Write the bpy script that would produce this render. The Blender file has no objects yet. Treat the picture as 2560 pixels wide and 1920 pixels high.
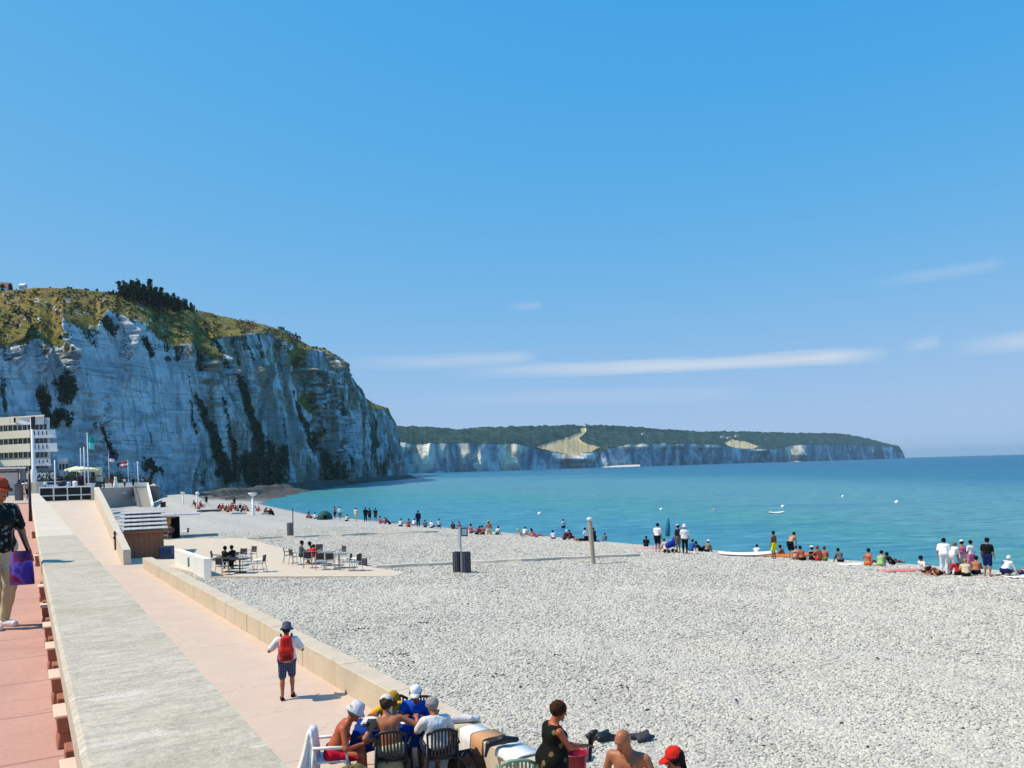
import bpy, bmesh, math, random
import numpy as np
from mathutils import Vector, Matrix
R = math.radians
rng = random.Random(7)
nrng = np.random.default_rng(11)
scene = bpy.context.scene
COL = scene.collection

# ------------------------------------------------------------------ camera
CAMZ = 6.6                       # metres above the sea
F, CX, CY = 2000.0, 1280.0, 1169.5   # focal length and principal point in photo pixels (2560 wide)
ROLL = math.atan(-0.027)
cam = bpy.data.cameras.new('camera'); cam_o = bpy.data.objects.new('camera', cam); COL.objects.link(cam_o)
cam.sensor_width = 36.0; cam.lens = 36.0*F/2560.0
cam.shift_y = (CY-960.0)/2560.0
cam.clip_start = 0.1; cam.clip_end = 60000
cam_o.matrix_world = Matrix.Translation((0, 0, CAMZ)) @ Matrix.Rotation(R(90), 4, 'X') @ Matrix.Rotation(ROLL, 4, 'Z')
scene.camera = cam_o

# ------------------------------------------------------------------ sky, sun, exposure
SUN_EL, SUN_AZ = 53.5, 187.0     # azimuth measured from +X counter-clockwise: the sun stands to the left
sd = Vector((math.cos(R(SUN_EL))*math.cos(R(SUN_AZ)), math.cos(R(SUN_EL))*math.sin(R(SUN_AZ)), math.sin(R(SUN_EL))))
world = bpy.data.worlds.new('World'); scene.world = world; world.use_nodes = True
def build_sky():
    nt = world.node_tree; N = nt.nodes; L = nt.links
    N.clear()
    def nd(t, **k):
        n = N.new(t)
        for a, b in k.items(): setattr(n, a, b)
        return n
    def mth(op, a, b=None, c=None, clamp=False):
        n = nd('ShaderNodeMath', operation=op, use_clamp=clamp)
        for i, v in enumerate((a, b, c)):
            if v is None: continue
            if isinstance(v, (int, float)): n.inputs[i].default_value = v
            else: L.new(v, n.inputs[i])
        return n.outputs[0]
    out = nd('ShaderNodeOutputWorld'); bg = nd('ShaderNodeBackground'); bg.inputs[1].default_value = SKY_STRENGTH
    sky = nd('ShaderNodeTexSky', sky_type='NISHITA', sun_disc=False)
    sky.sun_elevation = R(SUN_EL); sky.sun_rotation = R(90-SUN_AZ)
    sky.altitude = 0; sky.air_density = 0.6; sky.dust_density = 0.0; sky.ozone_density = 6.0
    # the photograph's film response for the whole sky: deep saturated blue that never burns out at the horizon
    sr = nd('ShaderNodeSeparateColor'); L.new(sky.outputs[0], sr.inputs[0]); cc = nd('ShaderNodeCombineColor')
    for i, (k, c, p) in enumerate(((4.5, 1.34, 2.0), (6.4, 0.82, 1.0), (8.2, 0.15, 1.0))):
        v = mth('POWER', sr.outputs[i], p)
        L.new(mth('MULTIPLY', mth('DIVIDE', v, mth('ADD', v, c**p)), k*SKY_GAIN), cc.inputs[i])
    hs = cc
    tc = nd('ShaderNodeTexCoord'); sep = nd('ShaderNodeSeparateXYZ'); L.new(tc.outputs['Generated'], sep.inputs[0])
    x, y, z = sep.outputs
    az = mth('ARCTAN2', x, y)                          # 0 straight ahead, positive to the right
    el = mth('ARCSINE', z)
    cmb = nd('ShaderNodeCombineXYZ'); L.new(mth('MULTIPLY', az, 5.0), cmb.inputs[0]); L.new(mth('MULTIPLY', el, 60.0), cmb.inputs[1])
    nz = nd('ShaderNodeTexNoise'); nz.inputs['Scale'].default_value = 1.3; nz.inputs['Detail'].default_value = 5; nz.inputs['Roughness'].default_value = 0.55
    L.new(cmb.outputs[0], nz.inputs['Vector'])
    fine = nz.outputs[0]
    total = None
    # thin stratus streaks: azimuth start, end, elevation at start, end, half thickness, strength (radians)
    for a0, a1, e0, e1, h, s in ((-0.09, 0.446, 0.122, 0.1175, 0.0105, 0.66), (0.50, 0.80, 0.117, 0.124, 0.0125, 0.85),
                                 (0.42, 0.56, 0.196, 0.201, 0.008, 0.16), (0.0, 0.045, 0.198, 0.199, 0.006, 0.14),
                                 (-0.22, 0.04, 0.132, 0.137, 0.011, 0.30), (0.455, 0.495, 0.122, 0.126, 0.009, 0.25), (-0.16, 0.3, 0.088, 0.084, 0.012, 0.14),
                                 (1.1, 1.9, 0.13, 0.15, 0.02, 0.5), (-1.9, -0.9, 0.15, 0.12, 0.02, 0.4), (2.3, 3.0, 0.16, 0.13, 0.02, 0.5)):
        t = mth('DIVIDE', mth('SUBTRACT', az, a0), a1-a0)
        ec = mth('ADD', mth('MULTIPLY', t, e1-e0), e0)
        ec = mth('ADD', ec, mth('MULTIPLY', mth('SUBTRACT', fine, 0.5), h*1.1))
        d = mth('DIVIDE', mth('ABSOLUTE', mth('SUBTRACT', el, ec)), h)
        w = mth('SUBTRACT', 1.0, mth('POWER', mth('MINIMUM', d, 1.0), 1.6))
        ends = mth('MULTIPLY', mth('MULTIPLY', t, 2.2, clamp=True), mth('MULTIPLY', mth('SUBTRACT', 1.0, t), 9.0, clamp=True), clamp=True)
        m = mth('MULTIPLY', mth('MULTIPLY', w, ends), s)
        m = mth('MULTIPLY', m, mth('ADD', mth('MULTIPLY', fine, 1.0), 0.45))
        total = m if total is None else mth('MAXIMUM', total, m)
    mix = nd('ShaderNodeMix', data_type='RGBA'); L.new(mth('MINIMUM', total, 1.0), mix.inputs[0])
    L.new(hs.outputs[0], mix.inputs[6]); mix.inputs[7].default_value = (CLOUD*0.93, CLOUD*0.95, CLOUD*1.0, 1)
    L.new(mix.outputs[2], bg.inputs[0]); L.new(bg.outputs[0], out.inputs[0])
SKY_STRENGTH, SKY_GAIN, CLOUD = 0.10, 0.92, 7.6
build_sky()
sun = bpy.data.lights.new('sun', 'SUN'); sun.energy = 4.7; sun.angle = R(0.5); sun.color = (1.0, 0.86, 0.68)
sun_o = bpy.data.objects.new('sun', sun); COL.objects.link(sun_o)
sun_o.rotation_mode = 'QUATERNION'; sun_o.rotation_quaternion = sd.to_track_quat('Z', 'Y'); sun_o.location = (-60, 0, 120)
vs = scene.view_settings; vs.view_transform = 'Standard'; vs.look = 'None'; vs.gamma = 1.0; vs.use_curve_mapping = False
vs.exposure = 0.14
scene.render.resolution_x, scene.render.resolution_y = 1024, 768
scene.cycles.max_bounces = 5; scene.cycles.diffuse_bounces = 3; scene.cycles.glossy_bounces = 2
scene.cycles.caustics_reflective = False; scene.cycles.caustics_refractive = False

# ------------------------------------------------------------------ measuring: photo pixel -> place
def ray(px, py):
    u, v = px-CX, -(py-CY); c, s = math.cos(ROLL), math.sin(ROLL)
    return np.array([c*u-s*v, F, s*u+c*v])
def hor(px): return CY-0.027*(px-CX)
def G(px, py, z):                     # on the level z
    d = ray(px, py); p = d*((z-CAMZ)/d[2]); return Vector((p[0], p[1], z))
def D(px, py, dep):                   # at the distance dep ahead
    d = ray(px, py)*(dep/F); return Vector((d[0], d[1], d[2]+CAMZ))
AL = Vector((-0.52027, 0.85400, 0)); LT = Vector((0.85400, 0.52027, 0))   # along the promenade / towards the sea
AROT = math.atan2(AL.y, AL.x)         # local +X = along
def S(al, lt, z=0.0): return AL*al+LT*lt+Vector((0, 0, z))
def inv(p): return (p[0]*AL.x+p[1]*AL.y, p[0]*LT.x+p[1]*LT.y)
def sm(a, b, x): t = np.clip((np.asarray(x, float)-a)/(b-a), 0, 1); return t*t*(3-2*t)

# ------------------------------------------------------------------ numpy noise
def _h(i, j, k, seed):
    n = (i*374761393+j*668265263+k*2147483647+seed*974634833) & 0xffffffff
    n = ((n ^ (n >> 13))*1274126177) & 0xffffffff
    return ((n ^ (n >> 16)) & 0xffff)/65535.0
def vnoise(x, y, z=0.0, seed=0):
    x, y, z = np.broadcast_arrays(np.asarray(x, float), np.asarray(y, float), np.asarray(z, float))
    i, j, k = np.floor(x).astype(np.int64), np.floor(y).astype(np.int64), np.floor(z).astype(np.int64)
    f, g, h = x-i, y-j, z-k
    f, g, h = f*f*(3-2*f), g*g*(3-2*g), h*h*(3-2*h)
    r = 0
    for a in (0, 1):
        for b in (0, 1):
            for c in (0, 1):
                r = r+_h(i+a, j+b, k+c, seed)*(f if a else 1-f)*(g if b else 1-g)*(h if c else 1-h)
    return r
def fbm(x, y, z=0.0, o=4, seed=0, gain=0.5):
    s, a, t = 0, 1.0, 0
    for n in range(o):
        s = s+a*vnoise(np.asarray(x)*2**n, np.asarray(y)*2**n, np.asarray(z)*2**n, seed+n*17); t += a; a *= gain
    return s/t

# ------------------------------------------------------------------ materials
MATS = {}
def lin(c): return tuple(((v/255.0)/12.92 if v/255.0 <= 0.04045 else ((v/255.0+0.055)/1.055)**2.4) for v in c)
class NT:
    def __init__(s, name):
        s.m = bpy.data.materials.new(name); s.m.use_nodes = True; s.nt = s.m.node_tree; s.nt.nodes.clear()
        s.out = s.n('ShaderNodeOutputMaterial'); s.p = s.n('ShaderNodeBsdfPrincipled'); s.l(s.p.outputs[0], s.out.inputs[0])
        s.tc = s.n('ShaderNodeTexCoord')
    def n(s, t, **k):
        n = s.nt.nodes.new(t)
        for a, b in k.items(): setattr(n, a, b)
        return n
    def l(s, a, b): s.nt.links.new(a, b)
    def put(s, sock, v):
        if hasattr(v, 'is_linked') or isinstance(v, bpy.types.NodeSocket): s.l(v, sock)
        elif isinstance(v, (tuple, list)) and len(v) == 3 and sock.type == 'RGBA': sock.default_value = (*v, 1)
        else: sock.default_value = v
    def math(s, op, a, b=None, c=None, clamp=False):
        n = s.n('ShaderNodeMath', operation=op, use_clamp=clamp)
        for i, v in enumerate((a, b, c)):
            if v is not None: s.put(n.inputs[i], v)
        return n.outputs[0]
    def mix(s, f, a, b, mode='MIX'):
        n = s.n('ShaderNodeMix', data_type='RGBA', blend_type=mode)
        s.put(n.inputs[0], f); s.put(n.inputs[6], a); s.put(n.inputs[7], b); return n.outputs[2]
    def noise(s, scale, detail=4, rough=0.55, vec=None, stretch=None, dist=0.0):
        n = s.n('ShaderNodeTexNoise'); n.inputs['Scale'].default_value = scale; n.inputs['Detail'].default_value = detail
        n.inputs['Roughness'].default_value = rough; n.inputs['Distortion'].default_value = dist
        v = vec or s.tc.outputs['Object']
        if stretch:
            mp = s.n('ShaderNodeMapping'); mp.inputs['Scale'].default_value = stretch; s.l(v, mp.inputs[0]); v = mp.outputs[0]
        s.l(v, n.inputs['Vector']); return n.outputs[0]
    def ramp(s, f, stops):
        n = s.n('ShaderNodeValToRGB'); e = n.color_ramp.elements
        while len(e) < len(stops): e.new(0.5)
        for el, (p, c) in zip(e, stops): el.position = p; el.color = (*c, 1) if len(c) == 3 else c
        s.put(n.inputs[0], f); return n.outputs[0]
    def step(s, f, a, b):
        n = s.n('ShaderNodeMapRange', interpolation_type='SMOOTHSTEP'); s.put(n.inputs[0], f)
        n.inputs[1].default_value = a; n.inputs[2].default_value = b; return n.outputs[0]
    def attr(s, name):
        n = s.n('ShaderNodeAttribute'); n.attribute_name = name; return n
    def bump(s, h, strength, dist, prev=None):
        n = s.n('ShaderNodeBump'); n.inputs['Strength'].default_value = strength; n.inputs['Distance'].default_value = dist
        s.l(h, n.inputs['Height'])
        if prev is not None: s.l(prev, n.inputs['Normal'])
        return n.outputs[0]
    def fin(s, color, rough=0.8, spec=0.3, normal=None, metal=0.0):
        s.put(s.p.inputs['Base Color'], color); s.put(s.p.inputs['Roughness'], rough)
        s.p.inputs['Specular IOR Level'].default_value = spec; s.p.inputs['Metallic'].default_value = metal
        if normal is not None: s.l(normal, s.p.inputs['Normal'])
        return s.m
def mat(name, rgb, rough=0.75, spec=0.3, var=0.25, scale=9.0, bump=0.15, metal=0.0):
    """plain surface: base colour with grain and slight wear"""
    if name in MATS: return MATS[name]
    t = NT(name); c = lin(rgb)
    n1 = t.noise(scale, 5, 0.6); n2 = t.noise(scale*0.17, 3, 0.5)
    f = t.math('ADD', t.math('MULTIPLY', n1, 0.6), t.math('MULTIPLY', n2, 0.4))
    lo = tuple(v*(1-var) for v in c); hi = tuple(min(1, v*(1+var*0.8)) for v in c)
    colr = t.ramp(f, [(0.3, lo), (0.7, hi)])
    nb = t.bump(n1, bump, 0.01) if bump else None
    MATS[name] = t.fin(colr, rough, spec, nb, metal); return MATS[name]

# ------------------------------------------------------------------ mesh building
class MB:
    def __init__(s): s.v, s.f = [], []
    def add(s, vs, fs):
        o = len(s.v); s.v += [tuple(v) for v in vs]; s.f += [tuple(i+o for i in f) for f in fs]; return s
    def box(s, c, size, rot=None, taper=1.0):
        hx, hy, hz = size[0]/2, size[1]/2, size[2]/2
        vs = [Vector((x*hx*(taper if z > 0 else 1), y*hy*(taper if z > 0 else 1), z*hz)) for z in (-1, 1) for y in (-1, 1) for x in (-1, 1)]
        if rot is not None: vs = [rot @ v for v in vs]
        c = Vector(c)
        return s.add([v+c for v in vs], [(0, 2, 3, 1), (4, 5, 7, 6), (0, 1, 5, 4), (2, 6, 7, 3), (0, 4, 6, 2), (1, 3, 7, 5)])
    def tube(s, pts, r, n=8, cap=True):
        pts = [Vector(p) for p in pts]; rr = r if isinstance(r, (list, tuple)) else [r]*len(pts)
        o = len(s.v); t0 = (pts[1]-pts[0]).normalized(); up = Vector((0, 0, 1)) if abs(t0.z) < 0.9 else Vector((1, 0, 0))
        for i, p in enumerate(pts):
            t = (pts[min(i+1, len(pts)-1)]-pts[max(i-1, 0)]).normalized()
            a = t.cross(up).normalized(); b = a.cross(t)
            for k in range(n):
                q = 2*math.pi*k/n; s.v.append(tuple(p+(a*math.cos(q)+b*math.sin(q))*rr[i]))
        for i in range(len(pts)-1):
            for k in range(n):
                k2 = (k+1) % n; s.f.append((o+i*n+k, o+i*n+k2, o+(i+1)*n+k2, o+(i+1)*n+k))
        if cap:
            s.f.append(tuple(o+k for k in reversed(range(n)))); s.f.append(tuple(o+(len(pts)-1)*n+k for k in range(n)))
        return s
    def lathe(s, prof, n=16, c=(0, 0, 0), sx=1, sy=1, rot=None, wob=0.0):
        o = len(s.v); c = Vector(c)
        for r, z in prof:
            for k in range(n):
                q = 2*math.pi*k/n; w = 1+wob*math.sin(3*q+1)
                v = Vector((r*math.cos(q)*sx*w, r*math.sin(q)*sy, z+wob*r*0.6*math.cos(2*q)))
                if rot is not None: v = rot @ v
                s.v.append(tuple(v+c))
        for i in range(len(prof)-1):
            for k in range(n):
                k2 = (k+1) % n; s.f.append((o+i*n+k, o+i*n+k2, o+(i+1)*n+k2, o+(i+1)*n+k))
        s.f.append(tuple(o+k for k in reversed(range(n)))); s.f.append(tuple(o+(len(prof)-1)*n+k for k in range(n)))
        return s
    def grid(s, P):                       # P[i][j] points
        o = len(s.v); a, b = len(P), len(P[0])
        for r in P: s.v += [tuple(p) for p in r]
        for i in range(a-1):
            for j in range(b-1): s.f.append((o+i*b+j, o+i*b+j+1, o+(i+1)*b+j+1, o+(i+1)*b+j))
        return s
    def prism(s, poly, z0, z1):           # poly: xy points counter-clockwise
        n = len(poly); o = len(s.v)
        s.v += [(p[0], p[1], z0) for p in poly]+[(p[0], p[1], z1) for p in poly]
        s.f.append(tuple(o+i for i in reversed(range(n)))); s.f.append(tuple(o+n+i for i in range(n)))
        for i in range(n): j = (i+1) % n; s.f.append((o+i, o+j, o+n+j, o+n+i))
        return s
    def build(s, name, m, parent=None, smooth=False, loc=None, kind=None, bevel=0.0):
        me = bpy.data.meshes.new(name); me.from_pydata(s.v, [], s.f)
        if bevel:
            b = bmesh.new(); b.from_mesh(me); bmesh.ops.bevel(b, geom=b.edges[:], offset=bevel, segments=1, affect='EDGES', clamp_overlap=True); b.to_mesh(me); b.free()
        me.update()
        return link(name, me, m, parent, smooth, loc, kind)
def link(name, me, m, parent=None, smooth=False, loc=None, kind=None):
    if m and not me.materials: me.materials.append(m)
    if smooth: me.polygons.foreach_set('use_smooth', [True]*len(me.polygons))
    o = bpy.data.objects.new(name, me); COL.objects.link(o)
    if parent: o.parent = parent
    if loc is not None: o.location = loc
    if kind: o['kind'] = kind
    return o
def tag(o, label, cat, group=None):
    o['label'] = label; o['category'] = cat
    if group: o['group'] = group
    return o
def thing(name, label, cat, loc=(0, 0, 0), rz=0.0, group=None):
    o = bpy.data.objects.new(name, None); COL.objects.link(o); o.empty_display_size = 0.2
    o.location = loc; o.rotation_euler = (0, 0, rz); return tag(o, label, cat, group)
KIDS = {}
def copy_thing(src, loc, rz, label=None, group=None, scale=None):
    """a thing with copies of its parts and sub-parts (mesh data shared)"""
    r = src.copy(); COL.objects.link(r); r.location = loc; r.rotation_euler = (0, 0, rz)
    if label: r['label'] = label
    if group: r['group'] = group
    if scale: r.scale = scale
    for ch in list(src.children):
        c = ch.copy(); COL.objects.link(c); c.parent = r
        for g in list(ch.children):
            d = g.copy(); COL.objects.link(d); d.parent = c
    return r
def quads_np(name, V, Q, m, smooth=True, attrs=None, kind=None, parent=None):
    me = bpy.data.meshes.new(name); me.vertices.add(len(V)); me.vertices.foreach_set('co', np.asarray(V, np.float32).ravel())
    k = Q.shape[1]
    me.loops.add(Q.size); me.loops.foreach_set('vertex_index', Q.astype(np.int32).ravel())
    me.polygons.add(len(Q)); me.polygons.foreach_set('loop_start', np.arange(0, Q.size, k, dtype=np.int32))
    me.polygons.foreach_set('use_smooth', np.full(len(Q), smooth)); me.update(calc_edges=True)
    for an, av in (attrs or {}).items():
        if av.ndim == 2:
            a = me.attributes.new(an, 'FLOAT_COLOR', 'POINT'); a.data.foreach_set('color', np.asarray(av, np.float32).ravel())
        else:
            a = me.attributes.new(an, 'FLOAT', 'POINT'); a.data.foreach_set('value', np.asarray(av, np.float32))
    return link(name, me, m, parent, False, None, kind)
def gridQ(nu, nv):
    i, j = np.meshgrid(np.arange(nu-1), np.arange(nv-1), indexing='ij'); a = (i*nv+j).ravel()
    return np.stack([a, a+nv, a+nv+1, a+1], 1)
# ================================================================== SETTING
# ------------------------------------------------------------------ sea
WL = np.array([(-60, 50), (0, 49), (23, 47.6), (34, 44.9), (50, 42.8), (75, 41.2), (94, 40), (124, 38.6), (183, 45), (235, 62), (280, 82), (330, 106), (400, 142), (472, 178), (520, 205), (560, 230)], float)
def wl(al): return np.interp(al, WL[:, 0], WL[:, 1])
def sea_mat():
    t = NT('sea water'); ob = t.tc.outputs['Object']
    geo = t.n('ShaderNodeNewGeometry'); sp = t.n('ShaderNodeSeparateXYZ'); t.l(geo.outputs['Position'], sp.inputs[0])
    # how far out: silt-laden shallows are pale, deep water is a darker teal
    rot = t.n('ShaderNodeMapping'); rot.inputs['Rotation'].default_value = (0, 0, -AROT); t.l(geo.outputs['Position'], rot.inputs[0])
    s2 = t.n('ShaderNodeSeparateXYZ'); t.l(rot.outputs[0], s2.inputs[0])
    dist = t.n('ShaderNodeVectorMath', operation='LENGTH'); t.l(geo.outputs['Position'], dist.inputs[0])
    lg = t.math('LOGARITHM', t.math('MAXIMUM', dist.outputs['Value'], 1.0), 10.0)
    big = t.noise(0.010, 4, 0.6, geo.outputs['Position'], (0.16, 1.0, 1.0), 1.0)
    far = t.noise(0.0016, 4, 0.6, geo.outputs['Position'], (0.10, 1.0, 1.0), 0.6)
    mid = t.noise(0.10, 4, 0.6, geo.outputs['Position'], (0.22, 1.0, 1.0), 0.6)
    lg2 = t.math('ADD', lg, t.math('MULTIPLY', t.math('SUBTRACT', big, 0.5), 0.30))
    azn = t.math('ARCTAN2', sp.outputs[0], sp.outputs[1])           # silt hangs farther out along the cliff coast than off the open beach
    base = t.ramp(t.math('ADD', t.math('DIVIDE', lg2, 4.2), t.math('MULTIPLY', azn, 0.19)),
                  [(0.385, (0.13, 0.33, 0.37)), (0.42, (0.070, 0.265, 0.36)), (0.462, (0.050, 0.240, 0.33)), (0.505, (0.050, 0.245, 0.305)), (0.535, (0.060, 0.255, 0.255)),
                   (0.565, (0.085, 0.255, 0.285)), (0.625, (0.085, 0.250, 0.29)), (0.68, (0.012, 0.140, 0.215)), (0.78, (0.002, 0.095, 0.185)), (1.0, (0.001, 0.06, 0.16))])
    base = t.mix(t.math('MULTIPLY', t.step(far, 0.42, 0.7), 0.12), base, (0.035, 0.235, 0.34))
    base = t.mix(t.math('MULTIPLY', t.step(mid, 0.52, 0.66), 0.45), base, (0.016, 0.15, 0.28))
    fin2 = t.noise(0.75, 4, 0.62, geo.outputs['Position'], (0.42, 1.0, 1.0), 0.5)
    base = t.mix(t.math('MULTIPLY', t.step(fin2, 0.53, 0.61), 0.60), base, (0.014, 0.125, 0.27))
    base = t.mix(t.math('MULTIPLY', t.step(fin2, 0.44, 0.36), 0.55), base, (0.15, 0.36, 0.43))  # light and dark wave faces put into the colour as streaks
    base = t.mix(t.math('MULTIPLY', t.step(mid, 0.42, 0.25), 0.25), base, (0.075, 0.31, 0.38))
    w1 = t.noise(0.55, 5, 0.62, geo.outputs['Position'], (0.35, 1.0, 1.0), 0.5)
    w2 = t.noise(2.6, 3, 0.6, geo.outputs['Position'], (0.5, 1.0, 1.0), 0.3)
    nrm = t.bump(w1, 0.8, 0.8); nrm = t.bump(w2, 0.5, 0.14, nrm)
    t.p.inputs['IOR'].default_value = 1.33
    return t.fin(base, 0.30, 0.07, nrm)
m = MB()
ys = [20, 60, 120, 300, 900, 3000, 14000]; P = [[(x, y, 0.0) for x in (-9000, -600, -120, 0, 120, 600, 2500, 9000)] for y in ys]
m.grid([[Vector(p) for p in r] for r in reversed(P)])
m.build('sea', sea_mat(), kind='structure')

# ------------------------------------------------------------------ beach
def beach_z(al, lt):
    al, lt = np.asarray(al, float), np.asarray(lt, float)
    L = wl(al)
    z = np.interp(lt, [5, 8, 18, 25, 32, 40], [2.22, 2.18, 1.62, 1.42, 1.2, 0.9])
    z = np.minimum(z, 2.22-0.72*sm(15, 40, al))
    crest = np.exp(-((al-172)/28.0)**2)*sm(18.5, 24, lt)*(1-sm(0.60, 0.95, lt/np.maximum(L, 1)))
    z = np.where(al > 175, z-0.45*sm(185, 215, al), z)+1.6*crest
    s = np.clip((L-lt), -60, 60)                         # distance to the water's edge
    edge = np.where(s > 0, 0.10*s+0.03, 0.09*s)
    z = np.where(s < 14, np.minimum(z, edge), z)
    # gentle blend near the berm
    z = z + (0.10*(fbm(al/4.0, lt/3.0, 0, 3, 5)-0.5)+0.34*(fbm(al/16.0, lt/6.0, 0, 3, 6)-0.5)+0.06*np.sin(lt*1.15+2*fbm(al/14, lt/20, 0, 2, 7)))*np.clip(s/8, 0, 1)*sm(8.5, 12, lt)*np.clip(1.2-np.abs(al-55)/400, 0, 1)*(1-sm(15, 19, al)*(1-sm(16.5, 20, lt))*(al < 84))
    z = np.where(al > 330, np.minimum(z, 0.10*s), z)
    return z
def on_beach(px, py, dz=0.0):
    p = G(px, py, 1.2)
    for _ in range(12):
        a, l = inv(p); p = G(px, py, float(beach_z(a, l))+dz)
    return p
def pebble_mat(name, inst=False):
    t = NT(name)
    if inst:
        oi = t.n('ShaderNodeObjectInfo'); loc = oi.outputs['Location']
        p1 = t.noise(0.22, 4, 0.6, loc); p2 = t.noise(1.6, 3, 0.6, loc, (1.0, 0.35, 1.0))
        r = t.math('ADD', t.math('MULTIPLY', oi.outputs['Random'], 0.72), t.math('MULTIPLY', t.math('SUBTRACT', p1, 0.5), 0.5)); r = t.math('ADD', t.math('ADD', r, 0.14), t.math('MULTIPLY', t.math('SUBTRACT', p2, 0.5), 0.45), clamp=True)
        c = t.ramp(r, [(0.0, (0.10, 0.095, 0.09)), (0.10, (0.27, 0.26, 0.235)), (0.24, (0.39, 0.372, 0.315)), (0.5, (0.515, 0.487, 0.412)), (0.8, (0.61, 0.575, 0.485)), (1.0, (0.70, 0.64, 0.52))])
        n1 = t.noise(30, 3, 0.6)
        c = t.mix(0.12, c, t.ramp(n1, [(0.3, (0.30, 0.29, 0.27)), (0.7, (0.75, 0.73, 0.68))]))
        return t.fin(c, 0.8, 0.25)
    pos = t.n('ShaderNodeNewGeometry').outputs['Position']
    dist = t.n('ShaderNodeVectorMath', operation='LENGTH'); t.l(pos, dist.inputs[0])
    v = t.n('ShaderNodeTexVoronoi'); v.inputs['Scale'].default_value = 9.0; t.l(pos, v.inputs['Vector'])
    v2 = t.n('ShaderNodeTexVoronoi'); v2.inputs['Scale'].default_value = 3.2; t.l(pos, v2.inputs['Vector'])
    cr = t.ramp(v.outputs['Color'], [(0.1, (0.36, 0.35, 0.32)), (0.4, (0.52, 0.505, 0.455)), (0.8, (0.63, 0.61, 0.55))])
    c2 = t.ramp(v2.outputs['Color'], [(0.1, (0.38, 0.37, 0.335)), (0.45, (0.53, 0.515, 0.465)), (0.9, (0.63, 0.61, 0.55))])
    c = t.mix(0.5, cr, c2)
    gap = t.step(v.outputs['Distance'], 0.035, 0.075)
    c = t.mix(t.math('MULTIPLY', gap, 0.25), c, (0.12, 0.12, 0.12))
    big = t.noise(0.35, 4, 0.6, pos); c = t.mix(t.math('MULTIPLY', t.step(big, 0.5, 0.75), 0.16), c, (0.30, 0.29, 0.28))
    wet = t.attr('wet').outputs['Fac']; c = t.mix(wet, c, (0.12, 0.115, 0.11))  # wet edge and painted shade share one dark tone
    nrm = t.bump(t.math('ADD', v.outputs['Distance'], t.math('MULTIPLY', v2.outputs['Distance'], 0.8)), 0.45, 0.06)
    return t.fin(c, 0.85, 0.2, nrm)
al = np.concatenate([np.arange(-14, 60, 0.8), np.arange(60, 200, 2.0), np.arange(200, 561, 6.0)])
tt = np.concatenate([np.linspace(0, 1, 70), 1+np.linspace(0.01, 0.5, 24)])
A = np.repeat(al[:, None], len(tt), 1); LO = 5.3
LO = np.where(A < 46, 5.74-(A-16)*0.0215+0.3, 4.7)
LL = LO+(wl(A)-LO)*tt[None, :]
Z = beach_z(A, LL)
V = np.stack([A*AL.x+LL*LT.x, A*AL.y+LL*LT.y, Z], 2).reshape(-1, 3)
wet = (np.maximum(np.clip(1-(wl(A)-LL)/1.4, 0, 1)*0.8, sm(186, 204, A)*0.95)).reshape(-1)  # wet waterline, then a dark cliff foot with its shadow put in
quads_np('beach', V, gridQ(len(al), len(tt))[:, ::-1], pebble_mat('shingle sheet'), True, {'wet': wet}, 'structure')  # 'wet' holds the wet waterline and the painted shadow at the cliff foot

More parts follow.
